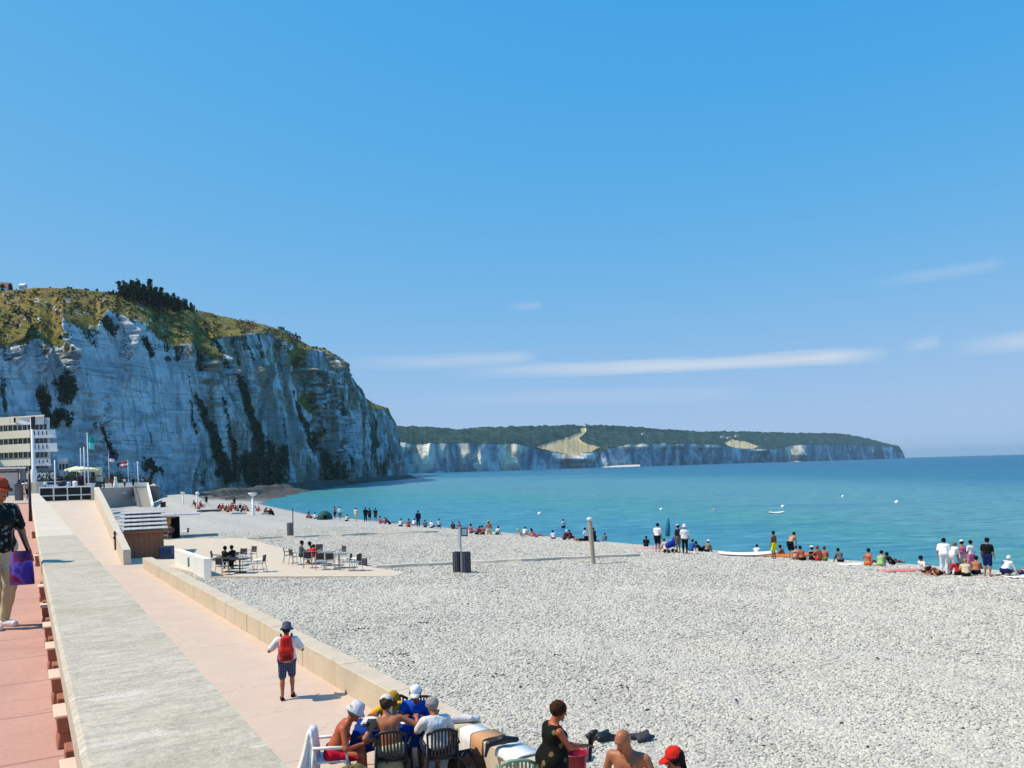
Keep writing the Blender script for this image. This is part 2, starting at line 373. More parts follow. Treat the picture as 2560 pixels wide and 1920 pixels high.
# loose pebbles where they can be told apart: real stones scattered over the near shingle
def pebbles():
    al = np.arange(2, 75, 0.9); lt = np.arange(5.9, 46, 0.9)
    A, Lx = np.meshgrid(al, lt, indexing='ij'); Z = beach_z(A, Lx)
    X = A*AL.x+Lx*LT.x; Y = A*AL.y+Lx*LT.y
    d = np.hypot(X, Y)
    ang = np.abs(np.arctan2(X, Y)); ok = (ang < R(35)) & (d > 7.5) & (Lx < wl(A)-0.6)
    wall_outer = 6.25-0.012*(A-8)
    ok &= Lx > wall_outer-0.5
    # clear of the concrete pad
    den = np.where(d < 15, 520, np.where(d < 22, 330, np.where(d < 34, 150, 70)))*ok
    size = np.clip(0.027+0.0009*(d-8), 0.027, 0.055)
    V = np.stack([X, Y, Z+0.004], 2).reshape(-1, 3)
    me_o = quads_np('beach_pebbles', V, gridQ(len(al), len(lt))[:, ::-1], None, True, {'den': den.reshape(-1).astype(float), 'size': size.reshape(-1)}, 'stuff')
    me_o['label'] = 'pale grey rounded shingle stones covering the near beach'
    ng = bpy.data.node_groups.new('scatter stones', 'GeometryNodeTree')
    ng.interface.new_socket('Geometry', in_out='INPUT', socket_type='NodeSocketGeometry'); ng.interface.new_socket('Geometry', in_out='OUTPUT', socket_type='NodeSocketGeometry')
    n = ng.nodes; l = ng.links
    gi, go = n.new('NodeGroupInput'), n.new('NodeGroupOutput')
    di = n.new('GeometryNodeDistributePointsOnFaces'); l.new(gi.outputs[0], di.inputs['Mesh'])
    na = n.new('GeometryNodeInputNamedAttribute'); na.data_type = 'FLOAT'; na.inputs['Name'].default_value = 'den'; l.new(na.outputs[0], di.inputs['Density'])
    ico = n.new('GeometryNodeMeshIcoSphere'); ico.inputs['Radius'].default_value = 1.0; ico.inputs['Subdivisions'].default_value = 2
    sh = n.new('GeometryNodeSetShadeSmooth'); l.new(ico.outputs[0], sh.inputs[0])
    smn = n.new('GeometryNodeSetMaterial'); smn.inputs['Material'].default_value = pebble_mat('pebble stone', True); l.new(sh.outputs[0], smn.inputs[0])
    ins = n.new('GeometryNodeInstanceOnPoints'); l.new(di.outputs['Points'], ins.inputs['Points']); l.new(smn.outputs[0], ins.inputs['Instance'])
    rv = n.new('FunctionNodeRandomValue'); rv.data_type = 'FLOAT_VECTOR'; rv.inputs[0].default_value = (0.75, 0.6, 0.34); rv.inputs[1].default_value = (1.7, 1.25, 0.62)
    ns = n.new('GeometryNodeInputNamedAttribute'); ns.data_type = 'FLOAT'; ns.inputs['Name'].default_value = 'size'
    vm = n.new('ShaderNodeVectorMath'); vm.operation = 'SCALE'; l.new(rv.outputs[0], vm.inputs[0]); l.new(ns.outputs[0], vm.inputs['Scale'])
    l.new(vm.outputs[0], ins.inputs['Scale'])
    rr = n.new('FunctionNodeRandomValue'); rr.data_type = 'FLOAT_VECTOR'; rr.inputs[0].default_value = (-0.45, -0.45, 0); rr.inputs[1].default_value = (0.45, 0.45, 6.283); rr.inputs['Seed'].default_value = 3
    l.new(rr.outputs[0], ins.inputs['Rotation']); l.new(ins.outputs[0], go.inputs[0])
    md = me_o.modifiers.new('stones', 'NODES'); md.node_group = ng
pebbles()

# dark weed and flint lying in small patches on the shingle
def weed():
    g = np.random.default_rng(33); spots = [(965, 1512, .9), (830, 1531, .45), (1000, 1662, .55), (985, 1637, .4), (880, 1576, .5), (912, 1575, .3), (1096, 1581, .3), (1056, 1559, .3), (1000, 1640, .5), (1160, 1512, .3), (1240, 1480, .4), (1330, 1446, .5), (1750, 1440, .3), (1680, 1434, .35), (1005, 1425, .5), (1030, 1431, .5), (1300, 1560, .25), (1400, 1640, .3), (1225, 1690, .3), (820, 1478, .3), (745, 1462, .3), (1540, 1720, .25), (1900, 1600, .3), (2200, 1650, .3)]
    for _ in range(70): spots.append((g.uniform(620, 2540), g.uniform(1450, 1900), g.uniform(.02, .07)))
    C, Rd = [], []
    for x, y, w in spots:
        if x < 640+(y-1520)*1.95+40 and y > 1440: continue
        p = on_beach(x, y)
        w *= .62
        for k in range(int(1+w*24)): C.append((p.x+g.normal()*w*.75, p.y+g.normal()*w*.35, p.z+.03)); Rd.append(g.uniform(.016, .036))
    C, Rd = np.array(C), np.array(Rd); n = len(C)
    base = np.array([(1, 0, 0), (-1, 0, 0), (0, 1, 0), (0, -1, 0), (0, 0, 1), (0, 0, -1)]); Fc = np.array([(0, 2, 4), (2, 1, 4), (1, 3, 4), (3, 0, 4), (2, 0, 5), (1, 2, 5), (3, 1, 5), (0, 3, 5)])
    V = (C[:, None]+base[None]*Rd[:, None, None]*g.uniform(.5, 1.3, (n, 6, 1))*np.array([1.5, 1.1, .7])).reshape(-1, 3); Q = (Fc[None]+np.arange(n)[:, None, None]*6).reshape(-1, 3)
    o = quads_np('dark_weed', V, Q, mat('dark flint and weed', (48, 46, 42), .8, .2, .4, 20), False, None, 'stuff'); o['label'] = 'small dark patches of weed and flint scattered on the pale shingle'
weed()
# ------------------------------------------------------------------ chalk cliff
def cliff_mat():
    t = NT('chalk cliff'); pos = t.tc.outputs['Object']
    bed = t.noise(1.0, 4, 0.65, pos, (0.05, 0.05, 1.1)); bed2 = t.noise(1.0, 3, 0.6, pos, (0.02, 0.02, 0.28))
    blot = t.noise(0.16, 6, 0.66, pos); streak = t.noise(1.0, 5, 0.62, pos, (0.34, 0.34, 0.035)); fine = t.noise(0.9, 5, 0.7, pos)
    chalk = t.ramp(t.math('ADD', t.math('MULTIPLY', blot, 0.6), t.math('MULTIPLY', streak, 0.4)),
                   [(0.32, (0.16, 0.23, 0.28)), (0.42, (0.46, 0.57, 0.64)), (0.52, (0.76, 0.85, 0.90)), (0.66, (0.92, 0.94, 0.94))])  # cool tint puts the blue of the shade into the chalk
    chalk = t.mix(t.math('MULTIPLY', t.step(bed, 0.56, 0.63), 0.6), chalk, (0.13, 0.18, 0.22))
    rb = t.attr('ribs').outputs['Fac']; st2 = t.noise(1.0, 5, 0.66, pos, (0.13, 0.13, 0.016), 0.6)
    chalk = t.mix(t.math('MULTIPLY', t.math('MULTIPLY', t.step(st2, 0.38, 0.52), rb), 0.94), chalk, t.ramp(t.noise(0.3, 4, 0.6, pos), [(0.4, (0.085, 0.08, 0.035)), (0.6, (0.34, 0.235, 0.10))]))
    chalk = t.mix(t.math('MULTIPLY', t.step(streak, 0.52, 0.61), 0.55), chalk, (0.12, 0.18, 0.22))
    chalk = t.mix(t.math('MULTIPLY', t.step(bed2, 0.52, 0.62), 0.30), chalk, (0.30, 0.31, 0.32))
    dk = t.attr('dark').outputs['Fac']; gr = t.attr('grass').outputs['Fac']; gold = t.attr('gold').outputs['Fac']
    scrub = t.ramp(fine, [(0.35, (0.020, 0.024, 0.014)), (0.50, (0.060, 0.058, 0.030)), (0.66, (0.17, 0.15, 0.085))])
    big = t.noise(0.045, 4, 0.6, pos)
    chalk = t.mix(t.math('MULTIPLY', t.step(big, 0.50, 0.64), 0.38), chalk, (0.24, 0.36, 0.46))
    dkf = t.step(t.math('ADD', t.math('MULTIPLY', dk, 0.85), t.math('MULTIPLY', t.math('SUBTRACT', t.math('ADD', t.math('MULTIPLY', streak, 0.6), t.math('MULTIPLY', fine, 0.4)), 0.5), 2.6)), 0.36, 0.66)
    c = t.mix(dkf, chalk, scrub)
    gcol = t.ramp(t.math('ADD', t.math('MULTIPLY', fine, 0.55), t.math('MULTIPLY', blot, 0.45)), [(0.34, (0.035, 0.050, 0.016)), (0.46, (0.14, 0.135, 0.030)), (0.56, (0.27, 0.225, 0.055)), (0.68, (0.40, 0.30, 0.11))])
    gcol = t.mix(t.math('MULTIPLY', gold, 0.75), gcol, t.ramp(fine, [(0.35, (0.17, 0.135, 0.035)), (0.65, (0.40, 0.275, 0.075))]))
    patch = t.noise(0.12, 5, 0.65, pos); gcol = t.mix(t.math('MULTIPLY', t.step(patch, 0.52, 0.66), 0.7), gcol, (0.20, 0.125, 0.06)); gcol = t.mix(t.math('MULTIPLY', t.step(patch, 0.42, 0.32), 0.6), gcol, (0.05, 0.075, 0.02))
    grf = t.step(t.math('ADD', gr, t.math('MULTIPLY', t.math('SUBTRACT', fine, 0.5), 0.9)), 0.40, 0.58)
    c = t.mix(grf, c, gcol)
    nrm = t.bump(t.math('ADD', t.math('ADD', t.math('MULTIPLY', blot, 1.4), t.math('MULTIPLY', bed, 0.6)), t.math('MULTIPLY', fine, 0.8)), 0.9, 1.3)
    return t.fin(c, 0.92, 0.08, nrm)
CM = cliff_mat()
def blob(px, py, L):
    r = np.zeros_like(px)
    wx = 30*(fbm(px/22, py/60, 0, 4, 77)-0.5)+14*(fbm(px/6, py/9, 0, 3, 78)-0.5); wy = 60*(fbm(px/18, py/40, 0, 4, 79)-0.5)+24*(fbm(px/5, py/8, 0, 3, 80)-0.5)
    px, py = px+wx, py+wy
    for x, y, rx, ry, s in L:
        q = ((px-x)/rx)**2+((py-y)/ry)**2
        r = np.maximum(r, s*np.clip(1.15-q*0.6, 0, 1))
    return r
def strokes(px, py, L):
    r = np.zeros_like(px)
    px = px+7*(fbm(px/9, py/26, 0, 3, 83)-0.5)*2+5*(fbm(px/3.5, py/9, 0, 2, 84)-0.5)*2
    py = py+10*(fbm(px/12, py/30, 0, 3, 85)-0.5)*2
    for s, P in L:
        for (x0, y0, w0), (x1, y1, w1) in zip(P[:-1], P[1:]):
            dx, dy = x1-x0, y1-y0; q = np.clip(((px-x0)*dx+(py-y0)*dy)/(dx*dx+dy*dy), 0, 1)
            d = np.hypot(px-x0-q*dx, py-y0-q*dy)/(w0+(w1-w0)*q); r = np.maximum(r, s*np.clip(1.5-d, 0, 1))
    return r
CLIFF = {}
def cliff(name, x0, x1, n, foot, edge, sky, nf, ns, wild, label_seed, back=160.0, darks=(), greens=(), golds=(), gullies=(), fans=(), setback=(10, 46)):
    px = np.linspace(x0, x1, n)
    fd = np.interp(px, *zip(*foot)); ed = np.interp(px, *zip(*edge)); sk = np.interp(px, *zip(*sky))
    ed = ed+5*(fbm(px/14, 0, 0, 3, 3)-0.5)
    hp = CY-0.027*(px-CX)
    fx, fy = (px-CX)/F*fd, fd
    tx, ty = np.gradient(fx), np.gradient(fy); ln = np.hypot(tx, ty); nx, ny = ty/ln, -tx/ln     # outwards, towards the sea
    arc = np.concatenate([[0], np.cumsum(np.hypot(np.diff(fx), np.diff(fy)))])
    de, dk = fd+setback[0], fd+setback[1]
    ze = (hp-ed)*de/F+CAMZ; zk = (hp-sk)*dk/F+CAMZ
    rows = []
    for v in np.linspace(0, 1, nf):
        dd = fd+(de-fd)*v**1.4; z = -1.5+(ze+1.5)*v; rows.append((dd, z, np.full(n, v)))
    for v in np.linspace(0, 1, ns+1)[1:]:
        dd = de+(dk-de)*v; z = ze+(zk-ze)*(v**0.86); rows.append((dd, z, np.full(n, 1+v)))
    for q in (0.1, 0.35, 1.0):
        rows.append((dk+back*q, zk-1.5*q-6*q*q, np.full(n, 2+q)))
    DD = np.stack([r[0] for r in rows], 1); ZZ = np.stack([r[1] for r in rows], 1); VV = np.stack([r[2] for r in rows], 1)
    XX = ((px-CX)/F)[:, None]*DD; YY = DD
    U = arc[:, None]+np.zeros_like(ZZ); W = np.interp(px, *zip(*wild))[:, None]
    warp = U+5*(fbm(U/30, ZZ/26, 0, 3, 8)-0.5)*2
    rib = (1-np.abs(2*vnoise(warp/19, ZZ/90, 0, 21)-1)); rib2 = (1-np.abs(2*vnoise(warp/6.5, ZZ/40, 0, 22)-1))
    flat = (fbm(U/34, ZZ/40, 0, 4, 31)-0.5)*6+(fbm(U/7, ZZ/3.2, 0, 4, 32)-0.5)*1.6+(fbm(U/2.2, ZZ/1.4, 0, 2, 33)-0.5)*0.7
    rough = (rib**1.5-0.45)*20+(rib2-0.5)*5+(fbm(U/3, ZZ/9, 0, 4, 34)-0.5)*2.4
    disp = flat*(1-W*0.6)+rough*W
    top = np.where(VV <= 1, 1.0, np.clip(2-VV, 0, 1))
    disp = disp*np.where(VV <= 1, 0.35+0.65*np.clip((1.15-VV)*1.5, 0, 1), 0.35*top)
    PX0 = CX+XX/YY*F; PY0 = (CY-0.027*(PX0-CX))-(ZZ-CAMZ)/YY*F
    for x, yt, yb, hw, am in fans:
        q = (PY0-yt)/(yb-yt); wv = np.clip(1-((PX0-x-2*(fbm(PY0/9, x, 0, 3, 88)-.5)*hw)/hw)**2, 0, 1); disp = disp+am*wv*np.where(q < 1, np.clip(q, 0, 1), np.clip(1-(q-1)*0.35, 0, 1))*(0.8+0.4*fbm(PX0/5, PY0/5, 0, 3, 89))
    hump = np.where(VV > 1, 1.6*(fbm(U/9, DD/7, 0, 4, 41)-0.5)*np.clip((VV-1)*4, 0, 1)*np.clip((2.4-VV)*2, 0, 1), 0)
    XX = XX+nx[:, None]*disp; YY = YY+ny[:, None]*disp; ZZ = ZZ+hump
    # where each point falls in the view decides its growth and the painted shade of cave and fissures
    PX = CX+XX/YY*F; PY = (CY-0.027*(PX-CX))-(ZZ-CAMZ)/YY*F
    rag = ed[:, None]+20*(fbm(PX/13, PY/26, 0, 4, 55)-0.5)*2
    grass = np.clip(0.5+(rag-PY)/16, 0, 1)*np.where(VV > 0.45, 1, 0)
    grass = np.maximum(grass, blob(PX, PY, greens)); gold = blob(PX, PY, golds)
    darkv = np.maximum(blob(PX, PY, darks), strokes(PX, PY, gullies))
    sl = (VV > 0.9)
    darkv = np.maximum(darkv, np.where(sl & (fbm(PX/24, PY/16, 0, 4, 61) > 0.54), 0.62, 0))
    bush = darkv > 0.5
    grass = np.where(bush & (VV < 1.0), np.minimum(grass, 0.25), grass)
    grass = np.where(sl & (darkv > 0.6) & (fbm(PX/9, PY/8, 0, 3, 62) > 0.55), grass*0.45, grass)
    Vv = np.stack([XX, YY, ZZ], 2)
    CLIFF[label_seed] = dict(P=Vv, PX=PX, PY=PY, V=VV, dark=darkv, grass=grass, sky=(px, sk), dk=dk, zk=zk, px=px)
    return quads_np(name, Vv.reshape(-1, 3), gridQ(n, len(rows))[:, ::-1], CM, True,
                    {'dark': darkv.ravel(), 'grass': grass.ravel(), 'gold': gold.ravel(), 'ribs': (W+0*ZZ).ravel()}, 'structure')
DARKS = [(122, 1010, 22, 40, .85), (172, 965, 24, 46, .9), (150, 1045, 40, 28, .85), (112, 985, 18, 22, .8), (284, 815, 18, 16, .85), (55, 800, 50, 40, .70), (8, 850, 16, 32, .8), (210, 788, 26, 18, .68),
         (640, 1160, 58, 52, .95), (706, 1140, 26, 52, .92), (668, 1195, 64, 22, .95), (372, 1166, 28, 18, .9), (398, 1176, 16, 14, .8), (10, 975, 14, 44, .6), (842, 1185, 40, 26, .85), (560, 1195, 34, 24, .85), (500, 1195, 24, 26, .6), (880, 1150, 10, 50, .6)]  # scrub patches, and the shade of a cave put into the colour
GULLIES = [(.95, [(492, 985, 5), (512, 1030, 13), (543, 1105, 17), (567, 1190, 18)]), (.75, [(480, 940, 2.5), (492, 1090, 4)]), (.9, [(594, 925, 6), (620, 990, 13), (636, 1050, 15), (655, 1120, 26)]), (.8, [(566, 1000, 4), (578, 1080, 7), (590, 1170, 14)]),
           (.85, [(734, 968, 4), (760, 1050, 9), (795, 1120, 17), (845, 1190, 26)]), (.62, [(786, 912, 10), (834, 971, 14), (866, 1034, 12), (876, 1152, 12)]), (.7, [(760, 935, 4), (782, 1000, 6), (815, 1080, 8)]), (.95, [(502, 866, 9), (511, 925, 9)]), (.85, [(541, 835, 5), (576, 918, 7)]), (.8, [(585, 838, 4), (602, 905, 6)]), (.8, [(618, 830, 3), (640, 900, 4)]), (.7, [(655, 835, 3), (668, 930, 4)]),
           (.9, [(322, 828, 3), (331, 888, 5)]), (.9, [(371, 850, 8), (392, 885, 9)]), (.85, [(412, 836, 5), (430, 878, 6)]), (.8, [(452, 868, 5), (452, 892, 6)]), (.9, [(258, 788, 7), (292, 832, 8)]), (.8, [(150, 800, 3), (134, 870, 6)]), (.75, [(215, 850, 2.5), (232, 838, 2.5), (246, 868, 2)]),
           (.95, [(254, 1056, 3), (275, 1120, 5), (296, 1162, 5)]), (.6, [(228, 880, 1.2), (226, 1040, 1.4)]), (.7, [(232, 1045, 4), (246, 1075, 6)]), (.6, [(695, 880, 3), (720, 960, 5)]), (.55, [(530, 960, 3), (545, 1060, 4)]), (.6, [(700, 1000, 3), (716, 1080, 5)]), (.55, [(815, 900, 3), (828, 960, 4)]), (.6, [(850, 920, 3), (862, 1000, 4)]), (.5, [(430, 1080, 2), (436, 1150, 3)]), (.5, [(380, 1060, 2), (384, 1130, 2.5)])]
GREENS = [(745, 897, 22, 26, .95), (776, 1012, 24, 22, .95), (806, 1076, 22, 24, .62), (488, 862, 30, 26, .95), (455, 832, 40, 18, .9), (535, 870, 12, 10, .5), (712, 815, 20, 14, .8), (820, 1110, 20, 24, .5)]
GOLDS = [(60, 742, 110, 16, 1), (170, 762, 60, 18, .5), (330, 785, 46, 20, 1), (365, 800, 44, 14, .95), (415, 805, 26, 16, 1), (748, 885, 18, 12, .6), (250, 768, 24, 14, .7)]
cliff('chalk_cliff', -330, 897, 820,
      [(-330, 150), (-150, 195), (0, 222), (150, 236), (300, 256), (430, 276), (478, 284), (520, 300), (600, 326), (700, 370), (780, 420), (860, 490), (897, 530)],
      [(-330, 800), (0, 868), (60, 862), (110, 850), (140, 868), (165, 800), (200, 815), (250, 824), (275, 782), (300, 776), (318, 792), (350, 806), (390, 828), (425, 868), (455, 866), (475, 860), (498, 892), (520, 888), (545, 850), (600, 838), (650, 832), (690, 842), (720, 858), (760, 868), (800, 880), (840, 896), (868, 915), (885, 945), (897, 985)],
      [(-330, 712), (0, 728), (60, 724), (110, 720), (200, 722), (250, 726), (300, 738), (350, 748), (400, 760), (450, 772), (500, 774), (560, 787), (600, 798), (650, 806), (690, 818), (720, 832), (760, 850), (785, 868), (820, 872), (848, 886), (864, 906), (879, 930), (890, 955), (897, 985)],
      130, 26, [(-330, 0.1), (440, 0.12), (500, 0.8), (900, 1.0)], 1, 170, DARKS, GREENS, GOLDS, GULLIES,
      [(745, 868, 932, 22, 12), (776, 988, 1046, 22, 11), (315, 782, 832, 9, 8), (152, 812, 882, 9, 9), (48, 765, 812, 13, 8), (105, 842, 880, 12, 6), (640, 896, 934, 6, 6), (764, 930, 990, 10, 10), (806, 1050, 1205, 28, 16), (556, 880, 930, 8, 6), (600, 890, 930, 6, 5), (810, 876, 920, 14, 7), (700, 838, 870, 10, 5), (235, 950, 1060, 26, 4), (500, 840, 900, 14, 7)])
cliff('chalk_cliff', 868, 1004, 110,
      [(868, 610), (900, 680), (940, 780), (986, 900), (994, 1000), (1004, 1250)],
      [(868, 960), (900, 1006), (925, 1022), (945, 1022), (960, 1026), (975, 1032), (986, 1060), (994, 1110), (1004, 1165)],
      [(868, 940), (895, 984), (920, 995), (940, 1009), (955, 1014), (975, 1020), (983, 1042), (990, 1095), (996, 1140), (1004, 1178)],
      90, 12, [(868, 0.9), (1004, 0.9)], 2, 120, [(935, 1110, 16, 60, .9), (950, 1170, 20, 30, .8), (905, 1080, 8, 50, .6), (972, 1150, 8, 50, .6), (900, 1170, 20, 30, .7)],
      [(922, 1015, 16, 14, .8)], [(912, 1010, 18, 14, .8)])

FIRST = CLIFF[1]
# ------------------------------------------------------------------ far headland with woods and fields
def headland():
    px = np.linspace(960, 2262, 620); n = len(px)
    sky = np.interp(px, [960, 1000, 1050, 1130, 1230, 1330, 1380, 1450, 1520, 1600, 1680, 1740, 1790, 1850, 1930, 2000, 2080, 2120, 2150, 2190, 2215, 2235, 2248, 2256, 2262],
                    [1066, 1065, 1068, 1073, 1068, 1066, 1063, 1063, 1064, 1069, 1075, 1079, 1079, 1079, 1081, 1083, 1083, 1086, 1092, 1101, 1109, 1113, 1116, 1128, 1142])
    edge = np.interp(px, [960, 1000, 1040, 1080, 1130, 1200, 1260, 1300, 1345, 1400, 1450, 1500, 1560, 1640, 1740, 1800, 1860, 1930, 2000, 2060, 2130, 2190, 2235, 2252, 2262],
                     [1104, 1104, 1112, 1108, 1108, 1108, 1110, 1110, 1124, 1134, 1135, 1128, 1112, 1108, 1110, 1114, 1122, 1124, 1112, 1110, 1112, 1114, 1117, 1130, 1143])
    edge = edge+5*(fbm(px/9, 0, 0, 3, 71)-0.5); sky = sky+2.6*(fbm(px/4, 0, 0, 3, 72)-0.5)
    fd = np.interp(px, [960, 1250, 1600, 1950, 2262], [1700, 2000, 2600, 3400, 4300]); hp = CY-0.027*(px-CX)
    rows = []; nf, ns = 46, 30
    ze = (hp-edge)*(fd+20)/F+CAMZ; zk = (hp-sky)*(fd+420)/F+CAMZ; ze = np.minimum(ze, zk-1)
    for v in np.linspace(0, 1, nf): rows.append((fd+20*v, -1+(ze+1)*v, np.full(n, v)))
    for v in np.linspace(0, 1, ns+1)[1:]: rows.append((fd+20+400*v, ze+(zk-ze)*v**0.9, np.full(n, 1+v)))
    rows.append((fd+900, zk-30, np.full(n, 3.0)))
    DD = np.stack([r[0] for r in rows], 1); ZZ = np.stack([r[1] for r in rows], 1); VV = np.stack([r[2] for r in rows], 1)
    XX = ((px-CX)/F)[:, None]*DD; YY = DD.copy(); U = XX*1.0
    rib = (1-np.abs(2*vnoise(U/110, ZZ/300, 0, 81)-1)-0.55)*70+(fbm(U/40, ZZ/40, 0, 4, 82)-0.5)*40+(1-np.abs(2*vnoise(U/24, ZZ/90, 0, 83)-1)-0.5)*10
    PX_ = px[:, None]+0*ZZ
    YY = YY-np.where(VV <= 1, rib*(0.35+0.65*(1-VV)), 0)
    SUNLIT_FACES = [(1060, 1130, 24, 44, 1), (1110, 1120, 12, 30, .6), (1165, 1122, 16, 34, .8), (1195, 1150, 12, 26, .8), (1275, 1138, 24, 50, 1), (1300, 1118, 16, 16, .8), (1430, 1142, 40, 12, .6), (1440, 1155, 18, 16, .6), (1985, 1128, 20, 26, .8), (1560, 1114, 18, 9, .7), (1600, 1114, 22, 9, .7), (1650, 1113, 18, 9, .6), (1690, 1112, 20, 8, .6), (1740, 1114, 16, 8, .6), (1780, 1116, 20, 7, .5), (1010, 1112, 22, 16, .8), (1890, 1124, 24, 7, .5)]
    for x, y, rx, ry, s_ in SUNLIT_FACES:
        tq = (PX_-x)/rx; PYb = (CY-0.027*(PX_-CX))-(ZZ-CAMZ)/YY*F; up = np.clip(1.4-np.abs((PYb-y)/ry), 0, 1)
        YY = YY-np.where(VV <= 1.02, 2.3*rx*(DD/F)*np.interp(tq, [-1.3, .8, 1.5], [0, 1, 0])*up*np.clip(1.3-VV*.95, 0, 1), 0)
    PX = CX+XX/YY*F; PY = (CY-0.027*(PX-CX))-(ZZ-CAMZ)/YY*F
    field = np.zeros_like(PX)
    def poly(P):
        r = np.zeros(PX.shape, bool); j = len(P)-1
        for i in range(len(P)):
            xi, yi = P[i]; xj, yj = P[j]
            c = ((yi > PY) != (yj > PY)) & (PX < (xj-xi)*(PY-yi)/(yj-yi+1e-9)+xi); r ^= c; j = i
        return r
    for P in ([(1340, 1117), (1380, 1104), (1425, 1092), (1452, 1080), (1455, 1068), (1470, 1068), (1466, 1082), (1448, 1096), (1460, 1106), (1500, 1116), (1478, 1130), (1440, 1137), (1405, 1133)],
              [(1812, 1106), (1830, 1098), (1870, 1104), (1898, 1116), (1880, 1123), (1850, 1122), (1822, 1114)]):
        field[poly(P)] = 1
    lump = (fbm(XX/26, DD/26, 0, 3, 91))*11*np.clip((VV-1.0)*6, 0, 1)*(1-field)*(VV < 2.5)
    ZZ = ZZ+lump-4*np.clip((VV-1.0)*6, 0, 1)
    wood = np.clip((VV-0.97)*30, 0, 1)*(1-field)
    sunlit_chalk = np.zeros_like(PX)
    for x, y, rx, ry, s_ in SUNLIT_FACES: sunlit_chalk = np.maximum(sunlit_chalk, s_*np.clip(1.5-np.sqrt(((PX-x)/rx)**2+((PY-y)/ry)**2)*1.1+0.9*(fbm(PX/7, PY/12, 0, 3, 97)-.5), 0, 1))
    t = NT('headland'); pos = t.tc.outputs['Object']
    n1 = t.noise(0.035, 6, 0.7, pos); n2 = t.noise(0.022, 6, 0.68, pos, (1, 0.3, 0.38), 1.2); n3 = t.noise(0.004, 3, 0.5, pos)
    ch = t.ramp(n2, [(0.38, (0.03, 0.07, 0.11)), (0.5, (0.16, 0.25, 0.32)), (0.62, (0.56, 0.62, 0.64))])  # deep blue shade of the faces put into the chalk tones
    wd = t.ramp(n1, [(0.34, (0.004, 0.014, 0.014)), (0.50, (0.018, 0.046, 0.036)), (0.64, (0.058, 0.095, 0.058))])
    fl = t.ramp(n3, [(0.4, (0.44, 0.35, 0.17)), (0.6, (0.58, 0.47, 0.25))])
    sunlit_col = t.ramp(n2, [(0.38, (0.50, 0.38, 0.22)), (0.55, (0.95, 0.84, 0.64))])  # warm sunlight on left-turned faces put into the chalk colour
    c = t.mix(t.attr('sunlit_chalk').outputs['Fac'], ch, sunlit_col)
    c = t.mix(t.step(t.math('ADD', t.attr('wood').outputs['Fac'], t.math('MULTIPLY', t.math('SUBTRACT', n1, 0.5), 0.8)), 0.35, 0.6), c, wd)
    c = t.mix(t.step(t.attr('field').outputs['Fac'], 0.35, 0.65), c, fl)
    mt = t.fin(c, 0.95, 0.05, t.bump(n1, 1.0, 7.0))
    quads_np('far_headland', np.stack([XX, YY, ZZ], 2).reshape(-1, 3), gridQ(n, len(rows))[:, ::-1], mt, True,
             {'wood': wood.ravel(), 'field': field.ravel(), 'sunlit_chalk': sunlit_chalk.ravel()}, 'structure')
    m = MB(); st = mat('far shingle', (214, 205, 190))
    for xa, xb, yb in ((1425, 1600, 1163), (1960, 2010, 1152), (1075, 1110, 1177)):
        d = np.interp((xa+xb)/2, [960, 1250, 1600, 1950, 2262], [1700, 2000, 2600, 3400, 4300])
        P = []
        for q in np.linspace(0, 1, 12):
            x = xa+(xb-xa)*q; w = 42*math.sin(math.pi*q)+3
            P.append([D(x, hor(x), d-w).xy.to_3d()+Vector((0, 0, 0.1)), D(x, hor(x), d-8).xy.to_3d()+Vector((0, 0, 4.5*math.sin(math.pi*q)+.2)), D(x, hor(x), d+60).xy.to_3d()+Vector((0, 0, 6))])
        m.grid(P)
    m.build('far_beach', st, kind='structure')
headland()
# rocks and wave foam at the cliff foot
def foot_rocks():
    t = NT('foreshore rock'); n1 = t.noise(0.5, 5, 0.7); mt = t.fin(t.ramp(n1, [(0.35, (0.03, 0.035, 0.03)), (0.65, (0.13, 0.13, 0.11))]), 0.9, 0.2, t.bump(n1, 1, 0.5))
    al = np.arange(205, 640, 2.5); ss = np.linspace(-14, 26, 26)
    A, Q = np.meshgrid(al, ss, indexing='ij'); base = np.interp(al, [205, 225, 280, 328, 400, 472, 510, 640], [50, 64, 88, 112, 150, 188, 216, 300])[:, None]
    Lx = base-Q*0.55; Z = 1.1-0.11*(-Q+18)+1.5*(fbm(A/9, Q/6, 0, 4, 15)-0.45)
    Z = np.where(Q > 20, Z+1, Z)
    V = np.stack([A*AL.x+Lx*LT.x, A*AL.y+Lx*LT.y, Z], 2).reshape(-1, 3)
    quads_np('foreshore_rock', V, gridQ(len(al), len(ss)), mt, True, None, 'structure')
foot_rocks()
